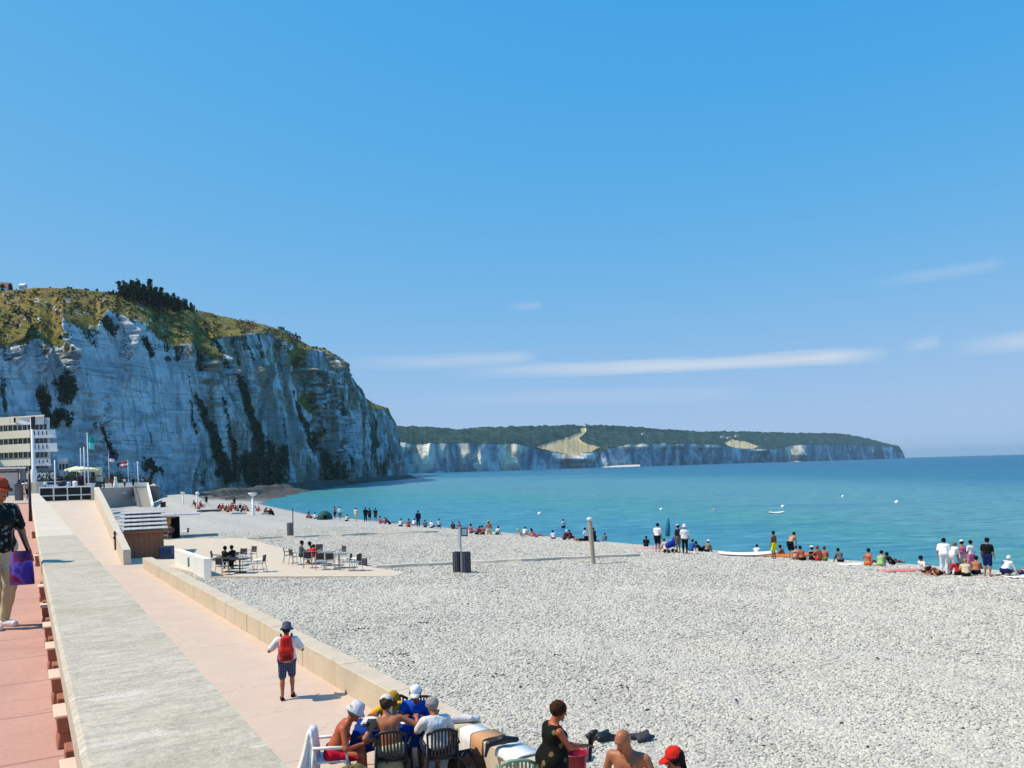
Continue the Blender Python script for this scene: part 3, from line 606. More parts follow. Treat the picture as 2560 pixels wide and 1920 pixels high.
# ================================================================== PROMENADES, WALLS, RAMP
ZU, ZL, ZW = 5.0, 1.9, 5.7        # upper promenade, lower promenade, top of the parapet wall
def ALbox(m, a0, a1, l0, l1, z0, z1):     # box in along/lateral axes, vertices in world space
    c = S((a0+a1)/2, (l0+l1)/2, (z0+z1)/2); return m.box(c, (a1-a0, l1-l0, z1-z0), Matrix.Rotation(AROT, 3, 'Z') @ Matrix.Scale(1, 3))
def ALp(a, l, z): return S(a, l, z)
def hexa(m, P0, P1):              # two quads (lists of 4 points, same winding) joined into a block
    return m.add(list(P0)+list(P1), [(3, 2, 1, 0), (4, 5, 6, 7), (0, 1, 5, 4), (1, 2, 6, 5), (2, 3, 7, 6), (3, 0, 4, 7)])
def paving_mat(name, rgb, var=0.16, stain=(0.5, 0.45, 0.4), streaks=False):
    t = NT(name); c = lin(rgb); g = t.tc.outputs['Object']; w = t.n('ShaderNodeNewGeometry').outputs['Position']
    n1 = t.noise(28, 4, 0.65, w); n2 = t.noise(1.1, 5, 0.6, w, dist=0.5); n3 = t.noise(5, 4, 0.6, w)
    col = t.ramp(n2, [(0.3, tuple(v*(1-var) for v in c)), (0.55, c), (0.75, tuple(min(1, v*(1+var*.6)) for v in c))])
    col = t.mix(t.math('MULTIPLY', t.step(n3, 0.56, 0.74), 0.22), col, tuple(v*s for v, s in zip(c, stain)))
    vc = t.n('ShaderNodeTexVoronoi', feature='DISTANCE_TO_EDGE'); vc.inputs['Scale'].default_value = 0.55; dv = t.n('ShaderNodeVectorMath', operation='ADD'); t.l(w, dv.inputs[0])
    wn = t.n('ShaderNodeTexNoise'); wn.inputs['Scale'].default_value = 1.3; wn.inputs['Detail'].default_value = 5; t.l(w, wn.inputs['Vector']); t.l(wn.outputs['Color'], dv.inputs[1]); t.l(dv.outputs[0], vc.inputs['Vector'])
    col = t.mix(t.math('MULTIPLY', t.math('MULTIPLY', t.step(vc.outputs['Distance'], 0.010, 0.003), t.step(n2, 0.45, 0.55)), 0.45), col, tuple(v*0.45 for v in c))
    spot = t.noise(7, 2, 0.5, w); col = t.mix(t.math('MULTIPLY', t.step(spot, 0.70, 0.76), 0.35), col, tuple(v*0.55 for v in c))
    if streaks:
        sk = t.noise(1.0, 4, 0.6, w, (3.0, 3.0, 0.25)); col = t.mix(t.math('MULTIPLY', t.step(sk, 0.54, 0.66), 0.40), col, (c[0]*0.62, c[1]*0.60, c[2]*0.50)); sk2 = t.noise(0.7, 3, 0.6, w); col = t.mix(t.math('MULTIPLY', t.step(sk2, 0.55, 0.70), 0.35), col, (c[0]*0.98, c[1]*0.90, c[2]*0.62))
    col = t.mix(0.25, col, t.ramp(n1, [(0.3, tuple(v*0.7 for v in c)), (0.7, tuple(min(1, v*1.25) for v in c))]))
    return t.fin(col, 0.85, 0.2, t.bump(n1, 0.25, 0.004))
def wall_top_mat():
    t = NT('weathered parapet concrete'); w = t.n('ShaderNodeNewGeometry').outputs['Position']
    mp = t.n('ShaderNodeMapping'); mp.inputs['Rotation'].default_value = (0, 0, -AROT); t.l(w, mp.inputs[0]); q = mp.outputs[0]
    n1 = t.noise(9, 5, 0.68, q, (2.6, 0.8, 1)); n2 = t.noise(1.2, 4, 0.6, q); n3 = t.noise(3.0, 5, 0.62, q, (3.2, 0.75, 1), 0.6); n4 = t.noise(40, 3, 0.7, q)
    sx = t.n('ShaderNodeSeparateXYZ'); t.l(q, sx.inputs[0])
    base = t.ramp(n1, [(0.34, (0.17, 0.138, 0.082)), (0.45, (0.36, 0.308, 0.205)), (0.55, (0.54, 0.46, 0.315)), (0.66, (0.68, 0.60, 0.455))])
    base = t.mix(t.math('MULTIPLY', t.step(sx.outputs[1], 0.62, 0.20), 0.5), base, (0.57, 0.51, 0.42))      # rubbed pale along the walking side
    base = t.mix(t.math('MULTIPLY', t.step(n2, 0.48, 0.70), 0.6), base, (0.34, 0.295, 0.19))                 # lichen
    base = t.mix(t.math('MULTIPLY', t.step(n3, 0.60, 0.70), 0.6), base, (0.72, 0.67, 0.60))                  # lime washed streaks
    base = t.mix(t.math('MULTIPLY', t.step(n3, 0.30, 0.24), 0.5), base, (0.20, 0.19, 0.155))
    base = t.mix(0.3, base, t.ramp(n4, [(0.3, (0.22, 0.21, 0.18)), (0.7, (0.66, 0.64, 0.58))]))
    return t.fin(base, 0.9, 0.15, t.bump(t.math('ADD', n1, t.math('MULTIPLY', n4, 0.6)), 0.5, 0.02))
M_PINK = paving_mat('pink promenade paving', (190, 150, 138)); M_LOW = paving_mat('lower promenade concrete', (202, 182, 166), 0.10, (0.75, 0.72, 0.68))
M_CREAM = paving_mat('cream rendered concrete', (206, 196, 178), 0.10, (0.72, 0.68, 0.55)); M_TOP = wall_top_mat()
M_WALLC = paving_mat('low wall concrete', (200, 188, 168), 0.14, (0.62, 0.58, 0.45), True); M_WHITE = paving_mat('white painted masonry', (226, 226, 224), 0.05, (0.8, 0.8, 0.78))
M_BROWN = mat('brown concrete', (160, 104, 84), 0.8, 0.2, 0.3, 14); M_PALE = mat('pale sunlit top', (226, 196, 180), 0.8, 0.2, 0.12, 20)  # brown shaded faces and pale sunlit tops put into the buttress colours
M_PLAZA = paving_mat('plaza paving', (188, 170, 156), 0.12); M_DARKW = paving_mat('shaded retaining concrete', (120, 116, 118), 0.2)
def slab_run(parent, mtl, name, a0, a1, step, l0, l1, z, th, gap=0.012):
    a = a0; me = None
    while a < a1-0.05:
        b = min(a+step, a1)
        if me is None or abs((b-a)-step) > 1e-3:
            m = MB().box((0, 0, -th/2), (b-a-gap, l1-l0-gap, th)); o = m.build(name, mtl, parent, bevel=0.006)
            if abs((b-a)-step) < 1e-3: me = o.data
        else: o = link(name, me, mtl, parent)
        o.location = S((a+b)/2, (l0+l1)/2, z); o.rotation_euler = (0, 0, AROT); a = b
# upper promenade: a sheet under separate paving slabs
m = MB(); ALbox(m, -6, 68, -30, 0.36, 3.6, ZU-0.05); up = m.build('upper_promenade', M_BROWN, kind='structure')
slab_run(up, M_PINK, 'paving_slab', -2, 34, 1.05, -2.2, 0.34, ZU, 0.046); slab_run(up, M_PINK, 'paving_slab', -2, 34, 1.05, -5.4, -2.2, ZU, 0.046)
slab_run(up, M_PINK, 'paving_slab', 34, 66, 3.2, -5.4, 0.34, ZU, 0.046); slab_run(up, M_PINK, 'paving_slab', -2, 66, 4.0, -30, -5.4, ZU, 0.046)
# lower promenade
m = MB(); ALbox(m, -6, 52, 0.7, 6.35, 0.4, ZL-0.05); lo = m.build('lower_promenade', M_LOW, kind='structure')
slab_run(lo, M_LOW, 'concrete_slab', -2, 48.3, 5.03, 0.71, 6.3, ZL, 0.046, 0.010)
# plaza at the far end and the terrace beyond it
m = MB(); m.prism([S(68, -140).xy, S(68, 4.44).xy, S(150, 4.44).xy, S(158, 13).xy, S(167, 21.5).xy, S(235, 30).xy, S(235, -140).xy][::-1], -0.5, ZU-0.004)
m.build('plaza', M_PLAZA, kind='structure')

# the thick parapet wall with brown buttresses on its landward foot
pw = thing('parapet_wall', 'long thick grey concrete parapet wall between the pink and the lower promenade', 'wall', S(0, 0, 0))
def wall_part(a0, a1, l0, l1, mtl, name):
    m = MB(); lip = 0.13
    prof = lambda l0, l1: [(l0+0.20, ZU-0.06), (l0+0.20, ZW-0.16), (l0, ZW-0.13), (l0, ZW-0.015), (l0+0.02, ZW), (l1, ZW), (l1, 0.5), (l0+0.20, 0.5)]
    A, B = prof(*l0), prof(*l1); n = len(A)
    m.add([S(a0, l, z) for l, z in A]+[S(a1, l, z) for l, z in B], [tuple(range(n)), tuple(reversed(range(n, 2*n)))]+[(i, n+i, n+(i+1) % n, (i+1) % n) for i in range(n)])
    return m.build(name, mtl, pw)
wall_part(-2, 11.38, (0.135, 0.665), (0.135, 0.675), M_TOP, 'wall_segment'); wall_part(11.40, 15.0, (0.135, 0.675), (0.14, 0.68), M_TOP, 'wall_segment')
wall_part(15.0, 34, (0.14, 0.68), (0.20, 0.76), M_CREAM, 'wall_segment'); wall_part(34.015, 66, (0.20, 0.76), (0.30, 0.80), M_CREAM, 'wall_segment')
mf = MB().box((0, 0, 0.05), (0.26, 0.20, 0.10), None, 0.84); mb = MB().box((0, 0, 0.145), (0.28, 0.19, 0.09)); mc = MB().box((0, 0, 0.198), (0.31, 0.22, 0.016)); m2 = MB().box((0.34, 0.01, 0.105), (0.16, 0.14, 0.21))
BF = mf.build('buttress', M_BROWN, pw, bevel=0.008); BB = [mb.build('block', M_BROWN, BF, bevel=0.006), mc.build('cap', M_PALE, BF, bevel=0.004), m2.build('rear_block', M_BROWN, BF, bevel=0.006)]
for i, a in enumerate([3.35, 4.45, 5.60, 6.68, 7.85, 9.0, 10.4, 12.4, 17.5, 26.0]):
    o = BF if i == 0 else BF.copy()
    if i: COL.objects.link(o)
    if i:
        for b in BB: c = b.copy(); COL.objects.link(c); c.parent = o
    o.location = S(a, 0.225, ZU); o.rotation_euler = (0, 0, AROT)
# low wall on the seaward side, cast in blocks
lw = thing('low_wall', 'low cream concrete wall between the lower promenade and the shingle', 'wall', (0, 0, 0))
def lin_in(a): return 5.74-(a-16)*0.0215
a = 1.0; i = 0
while a < 45.3:
    b = min(a+2.62, 45.4); w = 0.46; m = MB(); g = 0.008; dz = rng.uniform(-0.008, 0.008); dl = rng.uniform(-0.008, 0.008)
    top = 2.46+dz
    if b > 45.3: P = [S(a+g, lin_in(a), 0.5), S(b, lin_in(b), 0.5), S(b, lin_in(b)+w, 0.5), S(a+g, lin_in(a)+w, 0.5)]
    else: P = [S(a+g, lin_in(a)+dl, 0.5), S(b-g, lin_in(b)+dl, 0.5), S(b-g, lin_in(b)+w+dl, 0.5), S(a+g, lin_in(a)+w+dl, 0.5)]
    hexa(m, P, [p+Vector((0, 0, top-0.5)) for p in P])
    m.build('wall_block', M_WALLC, lw, bevel=0.012); a = b; i += 1
# ramp up to the plaza and its parapet
A0, A1 = 48.3, 68.0
m = MB(); hexa(m, [S(A0, 0.78, 0.3), S(A1, 0.78, 0.3), S(A1, 4.45, 0.3), S(A0, 4.45, 0.3)], [S(A0, 0.78, ZL+0.004), S(A1, 0.78, ZU), S(A1, 4.45, ZU), S(A0, 4.45, ZL+0.004)])
m.build('ramp', paving_mat('ramp concrete', (206, 190, 174), 0.08, (0.8, 0.75, 0.68)), kind='structure')
rp = thing('ramp_parapet', 'sloping cream parapet wall along the seaward side of the ramp', 'wall', (0, 0, 0))
def zr(a): return ZL+(ZU-ZL)*(a-A0)/(A1-A0)
for a0, a1 in ((48.05, 54.0), (54.01, 61.0), (61.01, 68.6)):
    m = MB(); z0, z1 = max(zr(a0), ZL)+0.82+(a0-48)*0.008, min(zr(a1), ZU)+0.82+(a1-48)*0.008
    hexa(m, [S(a0, 4.46, 0.3), S(a1, 4.46, 0.3), S(a1, 4.84, 0.3), S(a0, 4.84, 0.3)], [S(a0, 4.46, z0), S(a1, 4.46, z1), S(a1, 4.84, z1), S(a0, 4.84, z0)])
    m.build('wall_segment', M_CREAM, rp, bevel=0.012)
m = MB(); m.box((0, 0, .55), (0.09, .03, 1.1)); m.box((0.03, -.03, 0.95), (.16, .05, .1)); m.box((-0.02, -.03, .7), (.12, .05, .12))
tag(m.build('post', mat('black iron', (26, 26, 28), .5, .4), None, loc=S(51.8, 4.40, zr(51.8))), 'small black iron post against the ramp parapet near its lower end', 'post')
# railing across the top of the ramp
rl = thing('railing', 'white railing with dark mesh panels across the top of the ramp', 'railing', (0, 0, 0))
M_WP = mat('white paint', (232, 232, 230), .5, .3, .08); M_MESH = mat('dark mesh', (44, 46, 44), .8, .2, .4, 30)
for k, l in enumerate((0.9, 1.8, 2.7, 3.6, 4.3)):
    MB().tube([S(68.4, l, ZU), S(68.4, l, ZU+1.1)], .035, 8).build('post', M_WP, rl)
for z in (0.45, 1.06): MB().tube([S(68.4, .9, ZU+z), S(68.4, 4.3, ZU+z)], .05, 8).build('rail', M_WP, rl)
for l0, l1 in ((.95, 1.75), (1.85, 2.65), (2.75, 3.55), (3.65, 4.25)):
    for z0, z1 in ((.06, .40), (.50, 1.0)):
        m = MB(); ALbox(m, 68.38, 68.42, l0, l1, ZU+z0, ZU+z1); m.build('panel', M_MESH, rl)
for px, who in ((134, 'left one of the two squat white bollards at the ramp top'), (144, 'right one of the two squat white bollards at the ramp top')):
    p = G(px, 1252, ZU); m = MB().lathe([(.16, 0), (.17, .1), (.15, .9), (.17, 1.0), (.13, 1.08)], 12); tag(m.build('bollard', M_WP, None, True, p), who, 'bollard', 'white bollards at the ramp top')
p = S(68.9, 4.3, ZU); m = MB().box((0, 0, .6), (.42, .42, 1.2)).box((0, 0, 1.24), (.5, .5, .08)); tag(m.build('gate_pillar', M_WHITE, None, False, p, bevel=.015), 'square white pillar where the ramp parapet meets the plaza', 'pillar'); bpy.context.view_layer.update()

# ------------------------------------------------------------------ concrete pad on the beach
pts = [(352, 1352), (470, 1346), (612, 1345), (650, 1355), (718, 1374), (765, 1387), (860, 1404), (940, 1420), (1014, 1431), (985, 1440), (760, 1441), (530, 1441), (440, 1420), (352, 1400)]
PADZ = 1.60; poly = [G(x, y, PADZ).xy for x, y in pts]
m = MB(); m.prism(poly[::-1], 0.9, PADZ); m.build('concrete_pad', paving_mat('pad concrete', (204, 190, 170), 0.07, (0.82, 0.8, 0.76)), kind='structure')
def strip(label, P, w, h, mtl):
    m = MB(); L, T = [], []
    for x, y in P: p = on_beach(x, y); L.append(p)
    for p in L: T.append([p+Vector((0, 0, -0.25)), p+Vector((0, 0, h)), p+Vector((0.06, w, h)), p+Vector((.06, w, -.25))])
    m.grid(T); m.f.append((0, 1, 2, 3)); m.f.append(tuple(len(m.v)-4+i for i in (3, 2, 1, 0)))
    return tag(m.build('kerb', mtl), label, 'kerb', 'concrete kerbs crossing the shingle')
def seq(x0, y0, x1, y1, n, w=2.0): return [(x0+(x1-x0)*i/n, y0+(y1-y0)*i/n+w*math.sin(i*1.7)*.3) for i in range(n+1)]
M_KERB = paving_mat('kerb concrete', (206, 198, 184), .12)
strip('long concrete kerb running from the pad past the pair of bins towards the sea', seq(942, 1421, 1600, 1391, 20), .30, .15, M_KERB)
strip('farther concrete kerb running out from the back edge of the pad', seq(618, 1349, 1092, 1331, 16), .30, .15, M_KERB)
strip('short pale kerb beside the sunbathers below the cliff', seq(560, 1285, 672, 1286, 6), .8, .18, M_KERB)
wb = thing('planter_wall', 'long white block wall at the left edge of the concrete pad', 'wall', (0, 0, 0))
q0, q1 = G(510, 1441, PADZ), G(529, 1441, PADZ); dirn = (D(432, 1372, 47).xy-D(508, 1396, 40.8).xy).to_3d(); dirn.normalize()
for k in range(4):
    a, b = q0+dirn*(k*1.75+.004), q0+dirn*((k+1)*1.75-.004); wv = (q1-q0)
    m = MB(); hexa(m, [a-Vector((0, 0, .3)), a+wv-Vector((0, 0, .3)), b+wv-Vector((0, 0, .3)), b-Vector((0, 0, .3))], [a+Vector((0, 0, .9)), a+wv+Vector((0, 0, .9)), b+wv+Vector((0, 0, .9)), b+Vector((0, 0, .9))])
    m.build('block', M_WHITE, wb, bevel=.03)
MB().box(q0+dirn*3.2+Vector((-.02, -.03, .45)), (.12, .02, .5)).build('vent', mat('grey vent', (150, 152, 152)), wb)

# ------------------------------------------------------------------ beach huts
M_PLANK = mat('brown planks', (168, 112, 84), .75, .2, .3, 12); M_TAN = mat('tan boards', (206, 148, 84), .75, .2, .2, 12); M_BLACK = mat('black interior', (14, 14, 16), .8, .1)
def roof_mat():
    t = NT('grey sheet roof'); n = t.noise(1.0, 4, .6, None, (6, .6, 1)); n2 = t.noise(2, 4, .6)
    return t.fin(t.mix(.4, t.ramp(n, [(.3, (.22, .22, .21)), (.5, (.48, .48, .47)), (.7, (.64, .64, .63))]), t.ramp(n2, [(.3, (.3, .29, .27)), (.7, (.6, .6, .6))])), .6, .3, t.bump(n, .4, .02))
M_ROOF = roof_mat()
def hut(label, loc, w, dp, h, rz, wallm, nplank, door=None, over=.25, slope=.0):
    t = thing('beach_hut', label, 'hut', loc, rz)
    MB().box((w/2, dp/2, h/2), (w-.06, dp-.06, h)).build('wall', wallm, t)
    me = None
    for k in range(nplank):
        pw_ = w/nplank; o = MB().box((0, 0, h/2), (pw_-.012, .035, h-.02)).build('plank', wallm, t, bevel=.004) if me is None else link('plank', me, wallm, t)
        me = o.data; o.location = (pw_*(k+.5), -.002-.004*(k % 2), 0)
    nb = max(3, int(dp/1.1)); rm = None
    for k in range(nb):
        bw = (dp+2*over)/nb
        o = MB().box((w/2, 0, 0), (w+2*over, bw+.03, .05), Matrix.Rotation(.05, 3, 'X')).build('roof_sheet', M_ROOF, t) if rm is None else link('roof_sheet', rm, M_ROOF, t)
        rm = o.data; o.location = (0, -over+bw*(k+.5), h+.09+slope*(bw*(k+.5)))
    m = MB(); q0, q1 = h+.02, h+.02+slope*(dp+over)
    m.add([(x, y, z) for z0_, z1_ in ((h-.3, h-.3), (q0, q1)) for x, y, z in ((0, .03, z0_), (w, .03, z0_), (w, dp, z1_), (0, dp, z1_))], [(3, 2, 1, 0), (4, 5, 6, 7), (0, 1, 5, 4), (1, 2, 6, 5), (2, 3, 7, 6), (3, 0, 4, 7)]); m.build('gable', wallm, t)
    m = MB().box((w/2, -over+.03, h+.0), (w+2*over-.02, .05, .16)); m.build('fascia', M_PLANK, t)
    return t
LTROT = math.atan2(LT.y, LT.x)
p = D(311, 1395, 48.6); hut('brown plank hut with a grey sheet roof below the ramp parapet', Vector((p.x, p.y, 1.2)), 2.22, 5.6, 2.10, R(25), M_PLANK, 8, slope=.16)
p = D(352, 1345, 65.5); h2 = hut('tan hut with a wide grey roof behind the brown plank hut', Vector((p.x, p.y, 1.25)), 2.3, 3.4, 2.05, R(20), M_TAN, 8, over=.35)
MB().box((2.62, .55, 1.02), (.62, 1.0, 2.0)).build('serving_hatch', M_BLACK, h2)
MB().box((2.6, 1.9, 2.18), (3.9, 3.4, .07)).build('awning', M_ROOF, h2)
p = G(418, 1399, 1.55); tag(MB().box((0, 0, .42), (.7, .5, .84)).box((0, -.262, .45), (.6, .02, .6)).build('shade_box', mat('navy shade colour', (22, 52, 92), .5, .4), None, False, p, bevel=.02), 'dark blue box standing in for the shade between the brown hut and the white wall', 'box')  # box added in place of the blue shade on the wall's end

# ------------------------------------------------------------------ terrace end: retaining wall, kiosk under it, stair
DT = 148.0
def DZ(px, z, dep=DT): q = D(px, 1200, dep); return Vector((q.x, q.y, z))
tw = thing('retaining_wall', 'tall shaded concrete wall closing the end of the plaza terrace', 'wall', (0, 0, 0))
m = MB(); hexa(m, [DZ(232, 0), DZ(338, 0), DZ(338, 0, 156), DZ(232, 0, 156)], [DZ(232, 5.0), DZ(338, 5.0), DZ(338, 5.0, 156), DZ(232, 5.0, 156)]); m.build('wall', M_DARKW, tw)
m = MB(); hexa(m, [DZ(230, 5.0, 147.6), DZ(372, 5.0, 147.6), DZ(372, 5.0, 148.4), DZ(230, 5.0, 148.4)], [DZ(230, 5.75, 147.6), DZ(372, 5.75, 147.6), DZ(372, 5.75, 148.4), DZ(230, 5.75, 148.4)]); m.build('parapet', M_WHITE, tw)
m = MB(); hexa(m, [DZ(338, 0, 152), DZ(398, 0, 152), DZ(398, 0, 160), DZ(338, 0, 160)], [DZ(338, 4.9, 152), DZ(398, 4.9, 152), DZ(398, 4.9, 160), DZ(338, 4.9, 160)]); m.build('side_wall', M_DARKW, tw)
kk = thing('kiosk', 'blue grey shuttered kiosk with a white canopy under the terrace wall', 'kiosk', (0, 0, 0))
m = MB(); hexa(m, [DZ(262, .9, 146), DZ(302, .9, 146), DZ(302, .9, 147.5), DZ(262, .9, 147.5)], [DZ(262, 3.6, 146), DZ(302, 3.6, 146), DZ(302, 3.6, 147.5), DZ(262, 3.6, 147.5)]); m.build('body', mat('blue grey shutter', (104, 112, 150), .6), kk)
for x in range(264, 302, 5): m = MB(); hexa(m, [DZ(x, 1.0, 145.9), DZ(x+4, 1.0, 145.9), DZ(x+4, 1.0, 146), DZ(x, 1.0, 146)], [DZ(x, 3.3, 145.9), DZ(x+4, 3.3, 145.9), DZ(x+4, 3.3, 146), DZ(x, 3.3, 146)]); m.build('shutter_panel', mat('blue grey shutter', (0, 0, 0)), kk)
m = MB(); hexa(m, [DZ(256, 3.75, 144.6), DZ(314, 3.75, 144.6), DZ(314, 3.75, 147.4), DZ(256, 3.75, 147.4)], [DZ(256, 4.1, 144.6), DZ(314, 4.1, 144.6), DZ(314, 4.1, 147.4), DZ(256, 4.1, 147.4)]); m.build('canopy', M_WP, kk)
stt = thing('stair', 'concrete stair with a white sloping side wall going down to the beach', 'stairs', (0, 0, 0))
n = 20; me = None
for k in range(n):
    q = k/(n-1); z = 4.8-3.9*q; x0, x1 = 336+(350-336)*q*1.1, 366+(379-366)*q; dp = 148-9.5*q
    m = MB(); hexa(m, [DZ(x0, z-.6, dp-.5), DZ(x1, z-.6, dp-.5), DZ(x1, z-.6, dp), DZ(x0, z-.6, dp)], [DZ(x0, z, dp-.5), DZ(x1, z, dp-.5), DZ(x1, z, dp), DZ(x0, z, dp)]); m.build('step', M_KERB, stt)
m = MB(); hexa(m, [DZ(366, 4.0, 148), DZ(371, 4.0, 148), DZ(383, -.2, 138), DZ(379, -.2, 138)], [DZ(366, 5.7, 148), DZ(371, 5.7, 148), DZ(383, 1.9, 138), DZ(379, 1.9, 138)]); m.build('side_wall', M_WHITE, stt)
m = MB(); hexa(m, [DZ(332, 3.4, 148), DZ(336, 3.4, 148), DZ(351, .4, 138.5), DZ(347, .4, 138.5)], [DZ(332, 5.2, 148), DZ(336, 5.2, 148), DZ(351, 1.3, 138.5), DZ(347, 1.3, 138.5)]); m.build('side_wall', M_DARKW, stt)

# ------------------------------------------------------------------ apartment building below the cliff
def building():
    DB = 170.0; t = thing('apartment_building', 'white balconied apartment building at the foot of the chalk cliff', 'building', (0, 0, 0))
    cr = mat('cream facade', (232, 226, 202), .7, .2, .06); bl = mat('pale grey facade', (222, 228, 230), .7, .2, .06); dk = mat('window glass', (40, 46, 56), .15, .5, .2, 3, 0); fr = mat('pale frames', (205, 208, 206), .6, .2, .06)
    def bx(name, mt, x0, x1, z0, z1, d0, d1, par=t):
        if x0 < 79: k0, k1 = .05*(79-x0), .05*(79-min(x1, 79)); m = MB(); hexa(m, [DZ(x0, z0, d0+k0), DZ(x1, z0, d0+k1), DZ(x1, z0, d1+k1), DZ(x0, z0, d1+k0)], [DZ(x0, z1, d0+k0), DZ(x1, z1, d0+k1), DZ(x1, z1, d1+k1), DZ(x0, z1, d1+k0)]); return m.build(name, mt, par)
        m = MB(); hexa(m, [DZ(x0, z0, d0), DZ(x1, z0, d0), DZ(x1, z0, d1), DZ(x0, z0, d1)], [DZ(x0, z1, d0), DZ(x1, z1, d0), DZ(x1, z1, d1), DZ(x0, z1, d1)]); return m.build(name, mt, par)
    zy = lambda y: CAMZ+(hor(60)-y)/F*DB
    lev = [(1057, 1039), (1092, 1075), (1127, 1109), (1162, 1148), (1196, 1183)]     # balcony fronts: bottom and top in the photo
    bx('wall', cr, -190, 78, 4.9, zy(1040), DB+2.0, DB+16); bx('wall', bl, 78, 128, 4.9, zy(1043), DB+3.0, DB+16)
    for i, (yb, yt) in enumerate(lev):
        e = (44 if i == 0 else 77); bx('balcony', cr, -190, e, zy(yb), zy(yt), DB, DB+.35); bx('balcony_slab', cr, -190, e+1, zy(yb)-.18, zy(yb), DB, DB+2)
        e2 = [114, 142, 145, 128, 140][i]
        if i == 0: bx('balcony', bl, 44, e2, zy(yb-2), zy(yt+3), DB+1, DB+1.3); bx('balcony_slab', bl, 44, e2, zy(yb)-.3, zy(yb-2), DB+.9, DB+3)
        else: bx('balcony', bl, 84, e2, zy(yb-2), zy(yt), DB+1, DB+1.3); bx('balcony_slab', bl, 84, e2+2, zy(yb)-.3, zy(yb-2), DB+.9, DB+4)
        for x in range(-180, 76, 12):
            f = bx('window', fr, x, x+10, zy(yb+16.5), zy(yb+1.5), DB+1.86, DB+2.0); bx('pane', dk, x+1.2, x+4.7, zy(yb+16), zy(yb+2.3), DB+1.80, DB+1.86, f); bx('pane', dk, x+5.6, x+9, zy(yb+16), zy(yb+2.3), DB+1.80, DB+1.86, f)
            if i in (0, 1, 2) and x > -60 and x < 40: bx('balcony_panel', dk if (x//12) % 2 else fr, x+2, x+7, zy(yb-3), zy(yt+3), DB-.06, DB)
        for x in range(82, 122, 10):
            f = bx('window', fr, x, x+8.4, zy(yb+16.5), zy(yb+1.5), DB+2.86, DB+3.0); bx('pane', dk, x+1, x+7.4, zy(yb+16), zy(yb+2.5), DB+2.80, DB+2.86, f)
            if i: bx('balcony_panel', dk, x+6, x+8.5, zy(yb-4), zy(yt+3), DB+.94, DB+1)
    bx('roof', cr, -192, 115, zy(1042), zy(1038.5), DB-.2, DB+16); bx('roof_housing', mat('roof housing', (70, 80, 100)), 26, 40, zy(1040), zy(1028), DB+4, DB+9)
    bx('ground_floor', mat('shop front', (120, 140, 150), .6), 84, 150, 4.9, zy(1172), DB+2, DB+3)
    lw2 = thing('rear_house', 'small white low house against the cliff beside the apartment building', 'house', (0, 0, 0))
    bx('wall', bl, 146, 170, 4.9, zy(1146), DB+6, DB+14, lw2); bx('balcony', M_WHITE, 145, 171, zy(1157), zy(1147), DB+5.7, DB+6, lw2)
    for x in (149, 157, 165): bx('window', dk, x, x+5, zy(1176), zy(1161), DB+5.9, DB+6, lw2)
building()
pv = thing('pavilion', 'pale grey pavilion with a dark window band beside the pink promenade', 'building', (0, 0, 0))
def pbx(name, mt, x0, x1, y0, y1, d0, d1):
    z0, z1 = CAMZ+(hor(20)-y1)/F*d0, CAMZ+(hor(20)-y0)/F*d0
    m = MB(); hexa(m, [DZ(x0, z0, d0), DZ(x1, z0, d0), DZ(x1, z0, d1), DZ(x0, z0, d1)], [DZ(x0, z1, d0), DZ(x1, z1, d0), DZ(x1, z1, d1), DZ(x0, z1, d1)]); return m.build(name, mt, pv)
M_PAV = mat('pavilion panel', (196, 196, 206), .6, .2, .06)
pbx('wall', M_PAV, -70, 46, 1176, 1236, 92, 97); pbx('roof', M_WP, -72, 66, 1168, 1172, 90, 98); pbx('side_wall', M_PAV, 50, 64, 1172, 1236, 93, 97)
for x in (-60, -33, -6, 20): pbx('window', mat('window glass', (0, 0, 0)), x, x+25, 1178, 1181.5, 91.9, 92)
for x in (-71, 45.5, 64): pbx('post', mat('dark post', (46, 44, 52), .6), x, x+2.5, 1172, 1236, 91.7, 91.9)
pbx('plinth', M_WHITE, -70, 46, 1232, 1237, 91.6, 92)
# ================================================================== VEGETATION, HAZE
def leaf_mat(name, lo, mid, hi):
    t = NT(name); w = t.n('ShaderNodeNewGeometry').outputs['Position']
    n1 = t.noise(0.45, 5, .7, w); n2 = t.noise(3.5, 3, .6, w)
    c = t.ramp(t.math('ADD', t.math('MULTIPLY', n1, .6), t.math('MULTIPLY', n2, .4)), [(.36, lo), (.5, mid), (.64, hi)])
    return t.fin(c, .8, .15)
M_LEAF = leaf_mat('dark foliage', (.014, .020, .009), (.036, .046, .018), (.085, .092, .036)); M_SCRUB = leaf_mat('scrub foliage', (.035, .036, .014), (.10, .088, .034), (.20, .155, .065))
M_CLIFFL = leaf_mat('cliff ivy', (.020, .024, .012), (.060, .060, .028), (.15, .13, .065))
M_OLIVE = leaf_mat('olive foliage', (.05, .06, .015), (.11, .115, .028), (.19, .17, .05)); M_BARK = mat('bark', (70, 56, 44), .9, .1, .3, 20)
